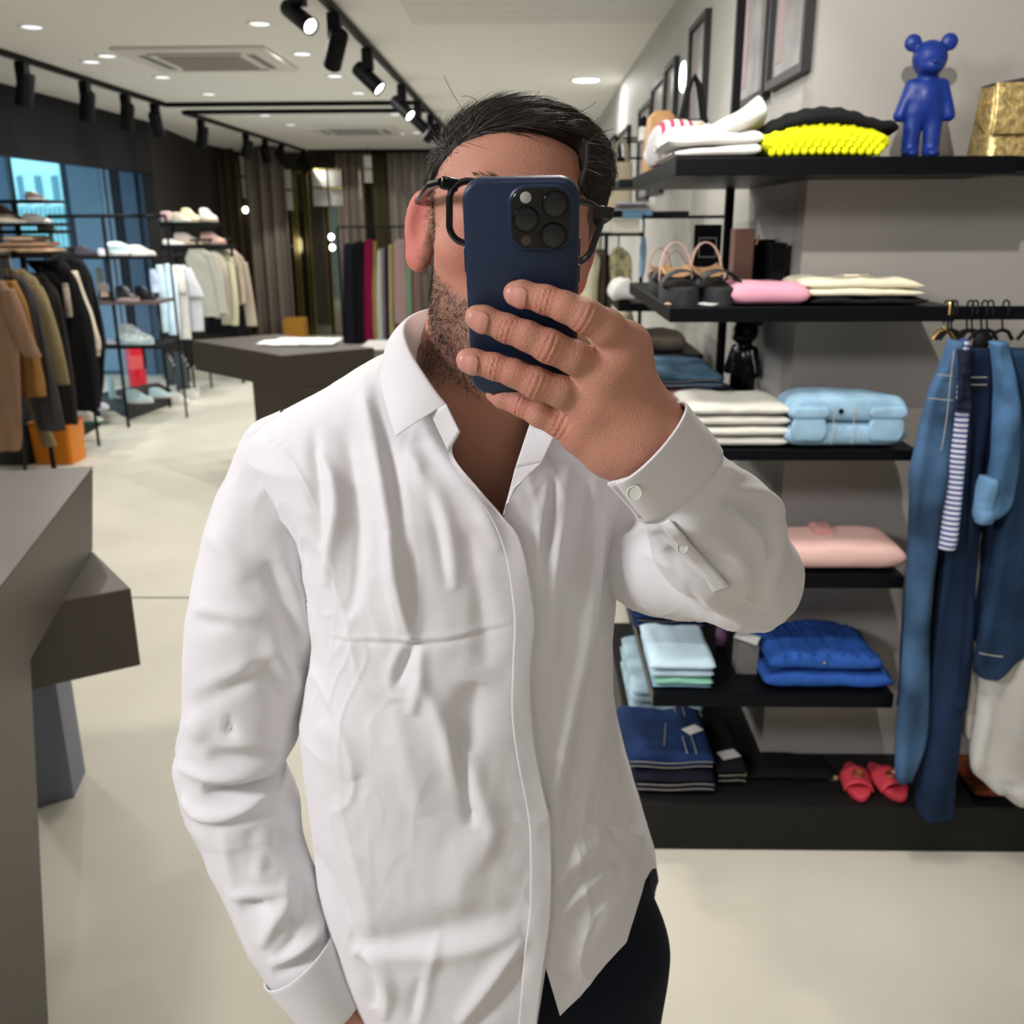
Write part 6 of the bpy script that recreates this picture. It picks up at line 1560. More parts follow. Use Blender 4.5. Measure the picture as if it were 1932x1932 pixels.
def shoe(label, px0, px1, pyt, Y, z, mt, sole=None, name='sneaker', rz=0, flip=False, tall=False, group=None, acc=None):
    pm = proj([at((px0+px1)/2, pyt, Y)[0], Y, z])[1]; a, c = at(px0, pm, Y), at(px1, pm, Y); L = c[0]-a[0]; H = max(at((px0+px1)/2, pyt, Y)[2]-z, .05); Wd = min(L*.40, .11)
    t = thing(name, label, name.replace('_', ' '), ((a[0]+c[0])/2, Y+.06, z), rz, group); f = -1 if flip else 1
    def wid(u): return Wd/2*(.78+.30*math.sin(math.pi*min(1, max(0, u*.85+.12)))-.28*max(0, (u-.86)/.14)**2-.2*max(0, (.07-u)/.07))
    R = []
    for zz, s in ((.001, .96), (.012, 1.0), (H*.22, 1.0)):
        ring = []
        for k in range(32):
            q = 2*math.pi*k/32; u = .5+.5*math.cos(q); ring.append((f*(u-.5)*L, wid(u)*s*math.copysign(min(1, abs(math.sin(q))**.55), math.sin(q)), zz))
        R.append(ring)
    b = MB(); b.loft(R); b.build('sole', sole or mat('sole_white', (.72, .72, .70), .6), t)
    R = []
    for u in np.linspace(.02, .97, 22):
        top = H*(1.0-.52*sst(.30, .86, u)-.16*max(0, (u-.86)/.14)+(.0 if u > .1 else -.05)) if not tall else H*(1 if u < .45 else 1-.78*sst(.45, .62, u)-.08*u)
        w_ = wid(u)*.93*(1 if u < .9 else 1-.5*((u-.9)/.07)**2*.5)
        R.append([(f*(u-.5)*L, w_*(math.cos(q)*(.55+.45*(1-max(0, math.sin(q))))), H*.2+(top-H*.2)*max(0, math.sin(q))) for q in np.linspace(0, math.pi, 14)])
    b = MB(); b.loft(R, cap=True, closed=True); b.build('upper', mt, t)
    b = MB()
    for u in (.42, .50, .58):
        zt_ = H*(1.0-.52*sst(.30, .86, u)); b.tube([(f*(u-.5)*L, -wid(u)*.45, zt_*.93), (f*(u-.5)*L+.004, 0, zt_+.003), (f*(u-.5)*L, wid(u)*.45, zt_*.93)], .0035, 5)
    b.build('laces', acc or mat('lace_white', (.7, .7, .7), .7), t)
    return t
SB, SW_, SC_, SK2 = mat('suede_brown', (.16, .10, .07), .85), mat('leather_offwhite', (.66, .64, .58), .5), mat('leather_cream', (.60, .52, .38), .6), mat('sneaker_dark', (.05, .045, .06), .7)
ICE = mat('leather_ice', (.62, .80, .82), .5)
shoe('brown suede sneaker at the left edge on the cream sneaker shelf', -22, 34, 385, 6.10, bd[1][1], SB)
shoe('cream low sneaker at the left edge on the shelf over the coats', -15, 40, 405, 6.02, bd[1][1], SC_)
shoe('white sneaker at the right end of the shelf over the coats', 36, 88, 402, 6.05, bd[1][1], SW_, acc=mat('lace_grey', (.35, .34, .36), .7))
shoe('white sneaker toe on the short shelf poking out right', 62, 96, 425, 6.12, bd[2][1], SW_)
shoe('small brown shoe on the topmost shelf over the coats', 40, 76, 368, 6.02, bd[0][1], mat('leather_umber', (.14, .10, .09), .6))
TANM = C('suede_tan', (.46, .30, .19), var=.2, vscale=12)
for i, (a, c, y0, lb) in enumerate(((-20, 92, 466, 'tan garment lowest in the tan stack over the coats'), (-10, 84, 454, 'sandy garment in the middle of the tan stack over the coats'), (4, 62, 443, 'light sandy garment on top of the tan stack over the coats'))):
    t, w_, d_, h_ = folded('folded_garment', lb, 'clothes', a, c, y0, bd[3][1]+.001+.036*i, [TANM, C('suede_rust', (.40, .25, .16)), C('suede_sand', (.55, .40, .27))][i], Yf=6.05, dep=.25, layers=1, seed=40+i, h=.035, amp=.008)
# black framed shelving in front of the entrance niche
fr = thing('shoe_rack', 'open black metal shelving frame with shoes before the blue entrance niche', 'shelving', (-3.6, 7.95, 0)); LF = np.array(fr.location)
def fbar(a, c, r=.012, name='bar'):
    b = MB(); b.tube([np.array(a)-LF, np.array(c)-LF], r, 6); return b.build(name, BLACKM, fr, smooth=False)
YF = 7.7
xs_ = [at(x, 560, YF)[0] for x in (112, 212, 292)]
zt_ = at(200, 407, YF)[2]
for x in xs_[:2]: fbar((x, YF, 0), (x, YF, zt_), .013, 'post')
for x in (xs_[0], xs_[2]): fbar((x, YF+.42, 0), (x, YF+.42, zt_), .010, 'post')
fbar((xs_[0], YF, zt_), (xs_[2], YF, zt_), .014, 'top_rail'); fbar((xs_[0], YF+.42, zt_), (xs_[2], YF+.42, zt_), .014, 'top_rail')
SZ = []
for k, (y, mt_) in enumerate(((486, BLACKM), (572, mat('shelf_mocha', (.13, .095, .095), .35)), (655, BLACKM))):
    z = at(230, y, YF)[2]; SZ.append(z+.012)
    b = MB(); b.bb(xs_[0]-LF[0], xs_[2]-LF[0], YF-LF[1]-.02, YF-LF[1]+.44, z-.012-0, z+.012); b.build('shelf', mt_, fr, smooth=False)
shoe('dark purple black sneaker on the upper shelf of the black frame', 134, 180, 464, YF+.08, SZ[0], SK2, SK2, acc=mat('lace_mauve', (.2, .17, .22), .7))
shoe('small white shoe toe between the dark and the white sneakers on the frame', 180, 200, 469, YF+.02, SZ[0], mat('leather_lilac', (.62, .62, .74), .5))
shoe('rear white sneaker on the upper shelf of the black frame', 199, 262, 456, YF+.16, SZ[0], ICE)
shoe('front white sneaker on the upper shelf of the black frame, nearer the corner wall', 238, 289, 462, YF+.02, SZ[0], SW_)
# ankle boot pair and pumps on the mocha shelf
shoe('nude ankle boot on the mocha shelf of the black frame', 186, 210, 533, YF+.06, SZ[1], mat('leather_nude', (.55, .40, .32), .5), mat('sole_dark', (.03, .02, .02), .5), name='ankle_boot', tall=True)
shoe('beige slim boot shaft behind the nude boot on the mocha shelf', 180, 206, 505, YF+.30, SZ[1], mat('leather_stone', (.48, .43, .38), .5), mat('sole_dark', (.03, .02, .02), .5), name='ankle_boot', tall=True)
shoe('black pump with a pale sole on the mocha shelf', 214, 258, 540, YF+.04, SZ[1], mat('leather_black', (.02, .02, .024), .3), mat('sole_blush', (.50, .38, .36), .5), name='pump')
shoe('black buckled loafer at the right end of the mocha shelf', 250, 290, 540, YF+.12, SZ[1], mat('leather_black', (.02, .02, .024), .3), mat('sole_dark', (.03, .02, .02), .5), name='loafer', acc=mat('silver', (.7, .7, .7), .2, 1))
shoe('large white and silver chunky sneaker on the lower shelf of the frame', 219, 286, 612, YF+.04, SZ[2], mat('mesh_silver', (.50, .60, .62), .5, var=.25, vscale=30), ICE)
shoe('small pale shoe left of the chunky sneaker on the lower shelf', 196, 220, 640, YF+.04, SZ[2], mat('leather_lilac', (.62, .62, .74), .5))
# fire extinguisher
p = onz(266, 741, 0); 
t = thing('fire_extinguisher', 'red fire extinguisher standing in the blue niche behind the black frame', 'fire extinguisher', (at(258, 700, 9.7)[0], 9.7, 0))
RED = mat('extinguisher_red', (.62, .012, .030), .3, coat=.4)
b = MB(); b.lathe([(.06, 0), (.085, .015), (.088, .05), (.088, .43), (.075, .475), (.04, .51), (.025, .52)], (0, 0, 0), 28); b.build('cylinder', RED, t)
b = MB(); b.lathe([(.025, .52), (.028, .545), (.02, .57)], (0, 0, 0), 16); b.box((0.0, -.01, .585), (.03, .10, .02)); b.build('valve', mat('extinguisher_dark_red', (.22, .01, .02), .4), t)
b = MB(); b.box((.0, -.03, .615), (.028, .14, .012), 0, Matrix.Rotation(.2, 3, 'X')); b.build('lever', RED, t)
b = MB(); b.tube([(.03, 0, .55), (.09, -.01, .50), (.105, -.01, .35), (.10, -.01, .20)], .012, 8); b.build('hose', BLACKM, t)
b = MB(); b.lathe([(.0885, .20), (.0888, .21), (.0888, .33), (.0885, .34)], (0, 0, 0), 28); b.build('paper_band', mat('label_red', (.70, .10, .10), .5), t)
# low plinths with shoes on the floor
def lowbox(label, pts, z1_, mt=BLACKM):
    P_ = [onz(x, y, 0) for x, y in pts]; c = sum(P_)/len(P_); t = thing('floor_plinth', label, 'plinth', (c[0], c[1], 0))
    b = MB(); b.prism([(p[0]-c[0], p[1]-c[1]) for p in P_], 0.002, z1_); b.build('body', mt, t, smooth=False); 
    b = MB(); b.prism([((p[0]-c[0])*.97, (p[1]-c[1])*.97) for p in P_], 0, .004); b.build('foot', mt, t, smooth=False); return t
P1 = [onz(x, y, 0) for x, y in ((118, 838), (190, 801))]
lowbox('black floor plinth under the left shoes beside the orange bin', [(142, 834), (190, 803), (150, 790), (80, 815)], .14)
lowbox('black floor plinth under the pale sneakers by the frame', [(238, 795), (326, 762), (300, 748), (190, 770)], .14, mat('plinth_graphite', (.03, .03, .032), .5))
def flshoe(label, px0, px1, pyt, py, z, mt, **k):
    Y = onz((px0+px1)/2, py, z)[1]; return shoe(label, px0, px1, pyt, Y, z+.001, mt, **k)
flshoe('white sneaker with green trim on the left floor plinth', 140, 190, 776, 802, .14, SW_, sole=mat('sole_green', (.03, .20, .13), .6))
flshoe('white sneaker on the floor just right of the left plinth', 190, 240, 778, 801, 0, SW_)
flshoe('pale ice sneaker lying long on the plinth under the extinguisher', 232, 285, 736, 762, .14, ICE)
flshoe('second pale sneaker on the plinth under the extinguisher, further right', 278, 322, 733, 752, .14, ICE)
flshoe('silver high boot standing on the left part of the frame base', 203, 224, 710, 762, .10, mat('silver_mesh', (.55, .68, .70), .4, .4), name='boot', tall=True)
flshoe('white slim shoe with beads lying left of the silver boot', 142, 200, 748, 775, .14, mat('leather_lilac', (.62, .62, .74), .5))
flshoe('white sneaker on the floor right of the plinth corner', 318, 356, 742, 765, 0, SW_)
flshoe('grey rubber boot standing left of the blue dotted boot', 312, 342, 668, 745, 0, mat('rubber_grey', (.06, .065, .07), .4), name='boot', tall=True)
flshoe('grey blue rubber boot with a pale toe by the middle table', 332, 374, 664, 755, 0, mat('rubber_slate', (.075, .085, .10), .4), name='boot', tall=True)
# orange bin
t = thing('bin', 'bright orange square bin under the left coats', 'bin', (-3.375, 6.54, 0)); OR_ = mat('orange_plastic', (.70, .215, .008), .4)
b = MB(); b.loft([[(x*s, y*s, z) for x, y in rrect(.29, .26, .03, 4)] for z, s in ((.002, .93), (.29, 1.0))]); b.build('body', OR_, t)
b = MB(); b.loft([[(x*s, y*s, z) for x, y in rrect(.29, .26, .03, 4)] for z, s in ((.285, 1.03), (.300, 1.03))]); b.build('rim', mat('orange_deep', (.55, .13, .005), .4), t)
t = thing('display_plinth', 'grey block left of the orange bin under the coats', 'plinth', (-3.75, 6.55, 0)); b = MB(); b.bb(-.14, .20, -.15, .2, 0, .26); b.build('body', mat('block_dark_grey', (.035, .033, .032), .6), t, smooth=False)
b = MB(); b.bb(-.145, .205, -.155, .205, .26, .275); b.build('top', BLACKM, t, smooth=False)
# light shirts
TS = [('white ice blue shirt folded side on, first of the pale shirts', [(283, 292, 508), (284, 300, 530), (287, 303, 552)], 8.55, (.50, .60, .78)),
      ('icy white long shirt, second of the pale shirts', [(294, 306, 500), (296, 312, 540), (300, 316, 600), (303, 318, 627)], 8.65, (.60, .78, .88)),
      ('brightest white shirt, third of the pale shirts', [(310, 322, 498), (311, 334, 530), (315, 338, 590), (320, 340, 632)], 8.75, (.66, .82, .92))]
for i, (lb, bd_, Y, c) in enumerate(TS): garm('hanging_shirt', lb, 'shirt', bd_, Y, C('ts_%d' % i, c), seed=50+i, th=.04, rip=.004, railz=at(320, 482, 8.8)[2])
garm('hanging_t_shirt', 'off white t-shirt with wide sleeve among the pale shirts', 't-shirt', [(318, 338, 500), (330, 352, 540), (334, 358, 600), (336, 362, 640)], 8.88, C('ts_off', (.62, .60, .56)), sleeves=[[(328, 344, 505), (332, 350, 530), (334, 352, 552)]], seed=54, th=.05, rip=.005, railz=at(320, 482, 8.8)[2])
garm('hanging_t_shirt', 'pale grey t-shirt with a dark print, last of the pale shirts', 't-shirt', [(330, 348, 500), (342, 370, 530), (350, 382, 580), (352, 385, 625)], 9.0, C('ts_grey', (.50, .52, .56)), sleeves=[[(340, 360, 505), (350, 372, 530), (356, 386, 560)]], seed=55, th=.05, rip=.005, railz=at(320, 482, 8.8)[2])
rail_through('clothes_rail', 'black rail over the pale shirts beside the corner wall', HK[8:13])
CS = [('hanging_jacket', 'sage grey boxy jacket, nearest of the beige row before the dark corner wall', 'jacket', [(356, 384, 470), (350, 410, 490), (362, 420, 530), (382, 424, 580), (384, 426, 597)], 9.6, (.40, .38, .32), [[(384, 408, 478), (398, 420, 510), (408, 426, 560), (414, 432, 592)]]),
      ('hanging_shirt', 'stone coloured shirt with pale shoulder, second of the beige row', 'shirt', [(380, 400, 468), (392, 424, 490), (400, 432, 540), (406, 436, 600)], 9.75, (.52, .49, .42), []),
      ('hanging_shirt', 'pale yellow cream shirt, third of the beige row', 'shirt', [(396, 414, 466), (404, 438, 490), (412, 444, 530), (416, 442, 580), (420, 446, 612)], 9.9, (.58, .54, .38), [[(422, 440, 485), (430, 446, 530), (436, 450, 580), (438, 450, 614)]]),
      ('hanging_jacket', 'khaki beige jacket, fourth of the beige row', 'jacket', [(412, 426, 468), (420, 450, 490), (428, 456, 540), (434, 458, 575)], 10.05, (.45, .39, .30), [[(444, 456, 500), (450, 462, 540), (454, 464, 572)]]),
      ('hanging_jacket', 'taupe beige jacket ending the beige row by the curtain', 'jacket', [(426, 440, 470), (436, 460, 490), (444, 468, 520), (448, 470, 536)], 10.2, (.42, .35, .28), [[(452, 466, 495), (458, 478, 560), (466, 486, 615)]])]
for i, (n, lb, c, bd_, Y, col_, sl) in enumerate(CS): garm(n, lb, c, bd_, Y, C('cs_%d' % i, col_), sleeves=sl, seed=60+i, th=.06, rip=.008, railz=at(400, 452, 9.9)[2])
garm('hanging_trousers', 'black trousers hanging below the beige row', 'trousers', [(400, 460, 480), (392, 462, 560), (392, 464, 630)], 10.4, KBK, seed=70, railz=at(400, 452, 9.9)[2])
rail_through('clothes_rail', 'black rail over the beige row before the corner wall', HK[13:19])
s1, zs1 = board('wall_shelf', 'upper black shelf with cream shoes on the dark corner wall', 300, 398, 419, 428, 9.75, .3, post=(306,)); s2, zs2 = board('wall_shelf', 'lower black shelf with blush shoes on the dark corner wall', 302, 428, 462, 472, 9.7, .3, post=(420,))
shoe('pink and white sneaker at the left end of the upper corner shelf', 300, 340, 398, 9.78, zs1, mat('sneaker_pink', (.58, .38, .38), .6), SC_)
shoe('cream sneaker overlapping the pink one on the upper corner shelf', 322, 357, 400, 9.72, zs1, SC_, SW_)
shoe('pale yellow sneaker in the middle of the upper corner shelf', 340, 375, 392, 9.9, zs1, mat('sneaker_yellow', (.62, .56, .32), .6), SC_)
shoe('grey white sneaker at the right end of the upper corner shelf', 374, 408, 392, 9.9, zs1, mat('sneaker_bone', (.56, .53, .48), .6), SC_)
shoe('flat white shoe at the left end of the lower corner shelf', 304, 346, 451, 9.68, zs2, SW_)
shoe('blush beige shoe in the middle of the lower corner shelf', 326, 378, 438, 9.8, zs2, mat('sneaker_blush', (.56, .47, .42), .6), SC_)
shoe('rose brown shoe at the right end of the lower corner shelf', 376, 424, 437, 9.85, zs2, mat('sneaker_rose', (.46, .28, .23), .6), mat('sole_rose', (.4, .28, .24), .6))
# ================= fitting rooms at the back
def curtain(label, px0, px1, mt, Y=14.30, amp=.035, wl=.11, z0=.015, py=420, zt=2.575, seed=0):
    x0, x1 = at(px0, py, Y)[0], at(px1, py, Y)[0]; W_ = x1-x0; n = max(24, int(W_/wl*10))
    t = thing('curtain', label, 'curtain', ((x0+x1)/2, Y, z0)); R = []
    for z in np.linspace(0, zt-z0, 8):
        R.append([(-W_/2+W_*k/n, amp*math.sin(2*math.pi*(W_*k/n)/wl+seed+.3*math.sin(k*.37))*(1-.25*z/(zt-z0))+.012*math.sin(z*2+k*.2), z) for k in range(n+1)])
    b = MB(); b.loft(R, cap=False, closed=False); b.build('drape', mt, t, solid=.006, angle=180)
    b = MB(); b.tube([(-W_/2, 0, zt-z0+.012), (W_/2, 0, zt-z0+.012)], .010, 8); b.build('curtain_rod', BLACKM, t)
    return t
CT = C('curtain_taupe', (.155, .130, .110)); CO = C('curtain_olive', (.060, .052, .026)); CG = C('curtain_grey', (.185, .160, .140)); CDK = C('curtain_brown', (.075, .060, .042))
curtain('olive brown curtain next to the dark corner wall at the back', 376, 396, CO, seed=1)
curtain('dark brown pleated curtain, second from the corner wall at the back', 400, 452, CDK, 13.6, .05, seed=2)
curtain('tall taupe curtain bulging forward behind the beige clothes', 470, 545, CT, 13.2, .06, .16, seed=3)
curtain('dark taupe curtain between the mirror panels and the black rack', 640, 690, CT, 14.2, seed=4)
curtain('olive gold curtain strip behind the black clothes rack', 706, 733, CO, 14.3, .02, .07, seed=5)
curtain('wide light taupe curtain directly left of the ear', 736, 1105, CG, 14.25, .03, .13, seed=6)
MIR = mat('mirror_glass', (.30, .29, .22), .06, .9); BR = mat('brass_frame', (.36, .27, .10), .3, .8)
def mirror(label, px0, px1, Y, z0, z1_, mt=MIR):
    x0, x1 = at(px0, 420, Y)[0], at(px1, 420, Y)[0]; w_ = x1-x0; t = thing('wall_mirror', label, 'mirror', ((x0+x1)/2, Y, z0))
    b = MB(); b.bb(-w_/2, w_/2, 0, .02, 0, z1_-z0); b.build('glass', mt, t, smooth=False)
    for s in (-1, 1): b = MB(); b.bb(s*w_/2-.025, s*w_/2+.025, -.02, .03, 0, z1_-z0); b.build('brass_upright', BR, t, smooth=False)
    b = MB(); b.bb(-w_/2, w_/2, -.02, .03, z1_-z0-.03, z1_-z0); b.build('brass_header', BR, t, smooth=False)
    return t
mirror('narrow brass framed mirror between the brown and taupe curtains', 453, 470, 14.4, 0.02, 2.55)
mirror('dark brass framed mirror right of the bulging taupe curtain', 530, 556, 14.5, .02, 2.35, mat('mirror_dark', (.10, .10, .05), .08, .9))
mirror('brass framed mirror with a black slit, left of the wide mirror', 560, 580, 14.5, .02, 2.35, mat('mirror_dark', (.10, .10, .05), .08, .9))
mirror('wide brass framed mirror, left half, beside the black rack', 582, 617, 14.5, .02, 2.35)
mirror('wide brass framed mirror, right half, beside the black rack', 618, 646, 14.5, .02, 2.35)
def chandelier(label, px0, px1, py0, py1, Y, rows=2):
    x0, x1 = at(px0, py0, Y)[0], at(px1, py0, Y)[0]; z_t, z_b = at(px0, py0, Y)[2], at(px0, py1, Y)[2]; w_ = x1-x0
    t = thing('crystal_chandelier', label, 'chandelier', ((x0+x1)/2, Y, z_b), 0); H = z_t-z_b; n = max(4, int(w_/.035))
    cm = mat('crystal', (.55, .55, .50), .15, .2, spec=.8, emit=(1, .98, .9), estr=.05)
    for r in range(rows):
        b = MB()
        for k in range(n):
            for yy in (-.05, .05):
                x = -w_/2+w_*(k+.5)/n; b.tube([(x, yy, H*r/rows+.01), (x, yy, H*(r+1)/rows-.02)], .008, 5)
        tag(b.build('crystal_strands', cm, t), kind='stuff')
        b = MB(); b.bb(-w_/2, w_/2, -.07, .07, H*(r+1)/rows-.02, H*(r+1)/rows-.005); b.build('tier_plate', BR, t, smooth=False)
    b = MB(); b.tube([(0, 0, H), (0, 0, CE-z_b-.004)], .006, 6); b.build('cable', BLACKM, t)
chandelier('slim crystal light strip before the dark brass framed mirror', 530, 548, 318, 398, 14.2)
chandelier('crystal light strip high beside the narrow brass mirror', 453, 468, 290, 375, 14.1)
chandelier('wide crystal strands in place of a chandelier reflection in the left half of the wide mirror', 588, 616, 318, 390, 14.2)  # strands modelled where the mirror only reflects a chandelier, both halves
chandelier('wide crystal strands in place of a chandelier reflection in the right half of the wide mirror', 620, 645, 318, 390, 14.2)
chandelier('slim crystal light strip left of the olive gold curtain', 686, 700, 292, 346, 13.9)
GLOW = mat('glint_glow', (1, 1, 1), .3, emit=(1, .98, .98), estr=9)  # glowing balls added in place of lamp reflections in the mirrors
for lb, px, py, h in (('elongated reflected bulb on the dark mirror', 541, 465, .13), ('upper of the two round reflected glints on the wide mirror', 625, 447, .0), ('lower of the two round reflected glints on the wide mirror', 627, 467, .0), ('small ring like reflected bulb before the narrow brass mirror', 463, 396, 0)):
    p = at(px, py, 14.1); t = thing('mirror_glint', lb, 'reflection', p)
    b = MB(); b.ell((0, 0, 0), (.038, .03, .042+h*.6), 16, 10); b.build('glint', GLOW, t)
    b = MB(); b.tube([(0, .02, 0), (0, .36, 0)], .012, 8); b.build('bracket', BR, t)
# orange cabinet, back rack
p = at(555, 632, 12.0)
t = thing('stool', 'orange brown upholstered cube stool before the mirrors', 'stool', (p[0], 12.1, 0)); b = MB(); b.bb(-.13, .13, -.12, .12, .04, .48); b.build('seat', mat('amber_leather', (.42, .20, .02), .5), t, smooth=False, bevel=.01)
b = MB(); b.bb(-.11, .11, -.10, .10, 0, .04); b.build('base', BLACKM, t, smooth=False)
YB = 11.5
rk = thing('clothes_rack', 'tall black clothes rack with dark and burgundy garments left of the ear', 'clothes rack', (at(715, 640, YB)[0], YB, 0)); LR = np.array(rk.location)
xa, xb, zr = at(641, 500, YB)[0], at(900, 430, YB)[0], at(700, 428, YB)[2]
for nm, a, c in (('upright', (xa, YB, 0), (xa, YB, zr)), ('upright', (xb, YB, 0), (xb, YB, zr)), ('top_rail', (xa, YB, zr), (xb, YB, zr)), ('base_bar', (xa, YB-.2, .02), (xa, YB+.2, .02)), ('base_bar', (xb, YB-.2, .02), (xb, YB+.2, .02)), ('centre_post', (at(697, 500, YB)[0], YB+.05, 0), (at(697, 500, YB)[0], YB+.05, at(697, 385, YB)[2]))):
    b = MB(); b.tube([np.array(a)-LR, np.array(c)-LR], .014, 6); b.build(nm, BLACKM, rk, smooth=False)
BG = [('long black dress, first on the back rack', 648, 672, 458, 648, (.008, .008, .014)), ('long jet black dress, second on the back rack', 668, 690, 455, 648, (.004, .004, .006)), ('long burgundy dress on the back rack', 686, 707, 452, 645, (.16, .004, .035)),
      ('tan brown garment right of the burgundy dress', 703, 713, 455, 640, (.26, .16, .06)), ('pale sage green dress on the back rack', 711, 723, 470, 645, (.36, .40, .36)), ('mauve brown garment right of the sage dress', 720, 729, 468, 640, (.22, .15, .15)),
      ('narrow navy garment on the back rack', 727, 735, 468, 640, (.010, .015, .06)), ('olive yellow dress on the back rack', 733, 744, 462, 640, (.34, .30, .13)), ('dusty pink dress on the back rack near the ear', 742, 768, 452, 610, (.30, .20, .20)),
      ('soft green dress tucked beside the earlobe', 765, 780, 470, 620, (.14, .22, .14)), ('brown garment last visible on the back rack', 778, 796, 470, 620, (.16, .10, .09))]
for i, (lb, x0, x1, y0, y1, c) in enumerate(BG):
    m_ = (x0+x1)/2; garm('hanging_dress' if 'dress' in lb else 'hanging_garment', lb, 'dress' if 'dress' in lb else 'clothes', [(m_-3, m_+3, y0), (x0+1, x1-2, y0+12), (x0, x1, (y0+y1)/2), (x0+2, x1+2, y1)], YB-.02+.012*(i % 2), C('bg_%d' % i, c), seed=80+i, th=.16, rip=.010, railz=zr, group=None)
# ================= goods on the right side behind the shelves
def rbox(name, label, cat, px0, px1, pyt, pyb, Y, dep, mt, part='body', bevel=.003):
    a, c = at(px0, pyb, Y), at(px1, pyb, Y); h = at(px0, pyt, Y)[2]-a[2]; t = thing(name, label, cat, ((a[0]+c[0])/2, Y+dep/2, a[2])); w_ = c[0]-a[0]
    b = MB(); b.bb(-w_/2, w_/2, -dep/2, dep/2, 0, h); b.build(part, mt, t, smooth=False, bevel=bevel); return t, w_, h
YS = 5.0
ra = thing('clothes_rack', 'thin black rack with cream and brown clothes between the phone hand and the sandals', 'clothes rack', (at(1143, 500, 4.6)[0], 4.6, 0)); LR = np.array(ra.location)
z_r = at(1143, 442, 4.6)[2]; xl_ = LR[0]; xr_ = at(1212, 442, 4.6)[0]; xl2 = at(1085, 442, 4.6)[0]
for nm, a, c in (('upright', (xl_, 4.6, 0), (xl_, 4.6, z_r)), ('top_rail', (xl2, 4.6, z_r), (xr_, 4.6, z_r)), ('upright', (xr_, 4.6, 0), (xr_, 4.6, z_r)), ('upright', (xl2, 4.6, 0), (xl2, 4.6, z_r)), ('foot', (xl2, 4.6, .01), (xr_, 4.6, .01))):
    b = MB(); b.tube([np.array(a)-LR, np.array(c)-LR], .010, 6); b.build(nm, BLACKM, ra, smooth=False)
garm('hanging_blouse', 'cream blouse hanging right beside the phone', 'blouse', [(1104, 1122, 474), (1094, 1132, 490), (1090, 1128, 540), (1092, 1124, 640), (1094, 1126, 760)], 4.55, C('blouse_cream', (.62, .60, .44)), seed=91, th=.05, railz=z_r)
garm('hanging_jacket', 'dark brown jacket with two white tags on the thin rack', 'jacket', [(1126, 1140, 470), (1116, 1152, 490), (1118, 1154, 560), (1122, 1152, 640), (1124, 1150, 760)], 4.62, C('jacket_brown', (.075, .06, .045)), seed=92, th=.05, railz=z_r)
garm('hanging_blouse', 'olive cream patterned blouse on the thin rack left of the second row sandals', 'blouse', [(1160, 1174, 466), (1150, 1190, 486), (1152, 1192, 530), (1156, 1190, 570)], 4.58, mat('olive_print', (.36, .34, .20), .85, var=.5, vscale=24), seed=93, th=.06, railz=z_r)
garm('hanging_trousers', 'pale striped trousers hanging low between the two black shelves', 'trousers', [(1166, 1190, 586), (1160, 1196, 600), (1162, 1200, 660), (1168, 1200, 740)], 3.9, stripes('cream_stripe', (.55, .52, .38), (.36, .33, .24), 30, 'X', .5), seed=94, peg=True, th=.05, railz=at(1175, 583, 3.9)[2])
garm('hanging_scarf', 'white scarf hanging left of the beige tote bag', 'scarf', [(1124, 1134, 316), (1116, 1136, 340), (1114, 1134, 400), (1110, 1130, 470)], 4.9, C('scarf_white', (.52, .54, .46)), seed=95, peg=True, th=.04, railz=at(1130, 300, 4.9)[2])
t, w_, h_ = rbox('wall_shelf', 'small black shelf end just behind the topmost shelf', 'shelf', 1168, 1240, 338, 354, 3.22, .3, SHB)
t, w_, h_ = rbox('wall_shelf', 'distant black shelf with blue denim hanging over it, level with the eyeglasses', 'shelf', 1148, 1300, 399, 411, 3.9, .2, SHB)
b = MB(); b.bb(-w_/2+.055, -w_/2+.17, -.103, -.0995, -.004, h_+.002); b.build('denim_drape', mat('denim_soft', (.10, .20, .30), .85), t, smooth=False)
for i, (a, c, y0, y1, col_) in enumerate(((1165, 1225, 382, 388, (.30, .30, .34)), (1165, 1228, 388, 394, (.12, .10, .09)), (1163, 1226, 394, 399, (.22, .24, .30)))):
    t = folded('folded_garment', ('uppermost grey', 'middle brown', 'lowest blue grey')[i]+' folded garment in the small pile above the eyeglasses shelf', 'clothes', a, c, y0, at(a, y1, 3.9)[2], C('pile_%d' % i, col_), Yf=3.92, dep=.15, layers=1, seed=100+i, h=at(a, y0, 3.9)[2]-at(a, y1, 3.9)[2]+.001, amp=.002)
t, w_, h_ = rbox('hanging_sign', 'slim pale vertical panel above the eyeglasses shelf', 'panel', 1225, 1236, 372, 398, 3.98, .02, mat('pale_panel', (.62, .60, .57), .6))
t, w_, h_ = rbox('storage_box', 'white box on the thin rack top behind the eyeglasses', 'box', 1155, 1206, 413, 440, 4.55, .2, mat('box_white', (.62, .60, .52), .6)); 
b = MB(); b.bb(-w_/2-.003, w_/2+.003, -.103, .103, h_*.8, h_); b.build('lid', mat('box_white2', (.50, .49, .42), .6), t, smooth=False)
t, w_, h_ = rbox('wall_shelf', 'short black shelf below the white bundle, behind the hand', 'shelf', 1166, 1262, 572, 588, 3.5, .3, SHB)
t, w_, d_, h2_ = folded('folded_scarf', 'crumpled white scarf on the short black shelf behind the hand', 'scarf', 1155, 1200, 545, at(1170, 572, 3.5)[2]+.001, C('scarf_bright', (.62, .62, .60)), Yf=3.5, dep=.25, layers=1, seed=104, h=.075, amp=.02, dome=.02)
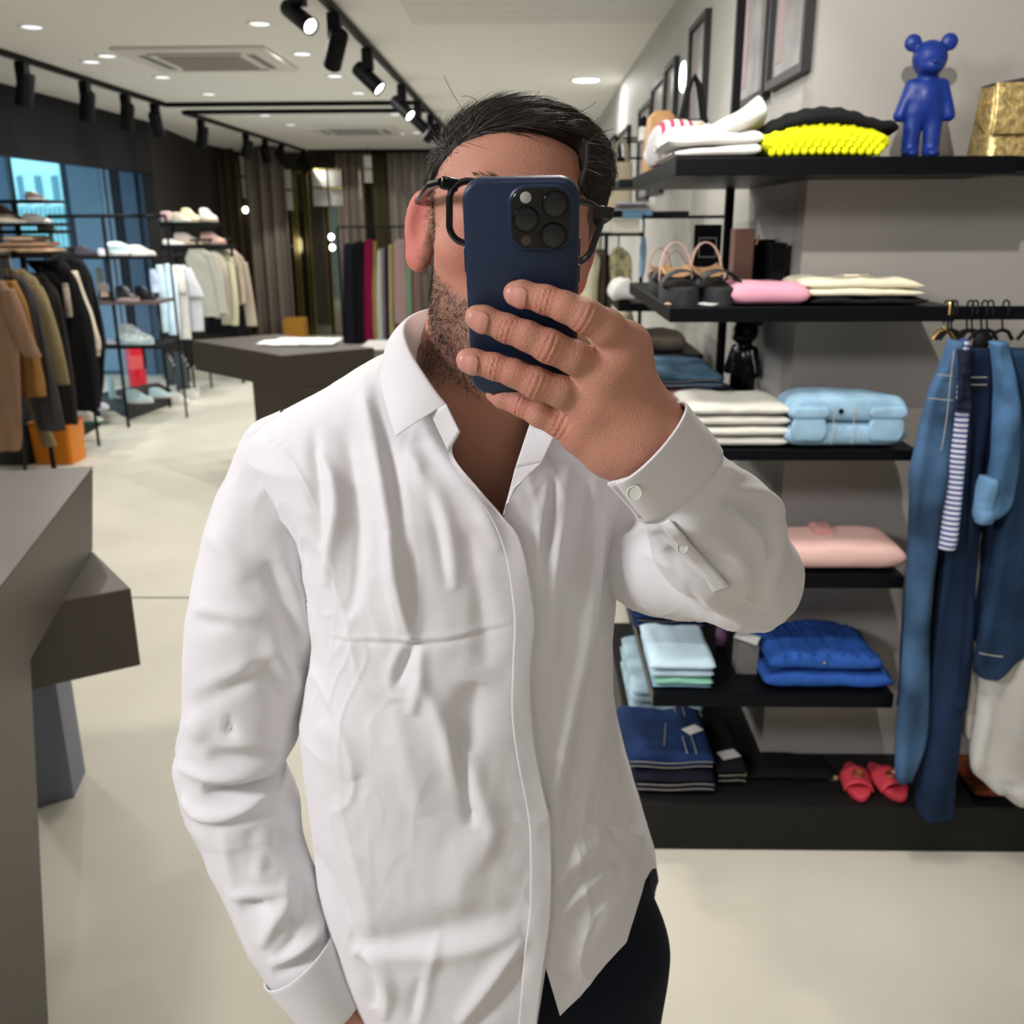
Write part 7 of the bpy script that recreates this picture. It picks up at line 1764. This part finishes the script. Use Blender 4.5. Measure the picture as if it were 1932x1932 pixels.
t, w_, d_, h2_ = folded('folded_garment', 'grey brown garment folded behind the jeans pile', 'clothes', 1206, 1296, 640, Z3+.0005, C('wool_taupe', (.12, .10, .08)), Yf=3.0, dep=.09, layers=1, seed=105, h=.14, amp=.012) if False else folded('folded_garment', 'grey brown garment folded behind the jeans pile', 'clothes', 1206, 1296, 640, at(1250, 668, 3.5)[2], C('wool_taupe', (.12, .10, .08)), Yf=3.5, dep=.3, layers=1, seed=105, h=.07, amp=.012)
t, w_, h_ = rbox('side_cabinet', 'low black cabinet behind the side shelves', 'cabinet', 1190, 1300, 669, 1185, 3.45, .5, BLACKM)
garm('hanging_scarf', 'light blue scarf hanging left of the rear sandals', 'scarf', [(1210, 1218, 446), (1206, 1220, 470), (1208, 1218, 500), (1206, 1214, 522)], 3.4, C('scarf_blue', (.24, .36, .50)), seed=96, peg=True, th=.02, rip=.003, railz=at(1214, 412, 3.4)[2])
# tote bags on the wall
def tote(label, px0, px1, pyt, pyb, Y, mt, hpy, hm, cat='bag'):
    a, c = at(px0, pyb, Y), at(px1, pyb, Y); h = at(px0, pyt, Y)[2]-a[2]; hh = at(px0, hpy, Y)[2]-a[2]; w_ = c[0]-a[0]
    t = thing('tote_bag', label, cat, ((a[0]+c[0])/2, Y, a[2])); R = []
    for u in np.linspace(0, 1, 10):
        R.append([(w_/2*(1.05-.12*u)*math.copysign(abs(math.cos(q))**.4, math.cos(q)), (.05-.035*u)*math.sin(q)+.008*math.sin(u*7+q), h*u) for q in np.linspace(0, 2*math.pi, 24, endpoint=False)])
    b = MB(); b.loft(R); b.build('body', mt, t)
    for s in (-1, 1):
        b = MB(); b.tube([(-w_*.26, s*.012, h*.97), (-w_*.20, s*.012, h+(hh-h)*.7), (0, s*.006, hh), (w_*.20, s*.012, h+(hh-h)*.7), (w_*.26, s*.012, h*.97)], .009, 6); b.build('handle', hm, t)
    b = MB(); b.tube([(0, 0, hh-.012), (XW-(a[0]+c[0])/2-.001, 0, hh-.012)], .006, 6); b.build('wall_hook', BLACKM, t)
tote('beige canvas tote bag hanging left of the shelf end', 1146, 1192, 306, 392, 4.5, C('canvas_beige', (.44, .38, .27)), 262, C('canvas_handle', (.30, .26, .20)))
tote('dark tote bag hanging behind the beige canvas one', 1134, 1178, 298, 400, 4.75, KBK, 256, KBK)
tote('small white pouch on black straps hanging beside the striped shirt', 1204, 1222, 240, 266, 3.9, C('pouch_white', (.60, .60, .55)), 222, KBK)
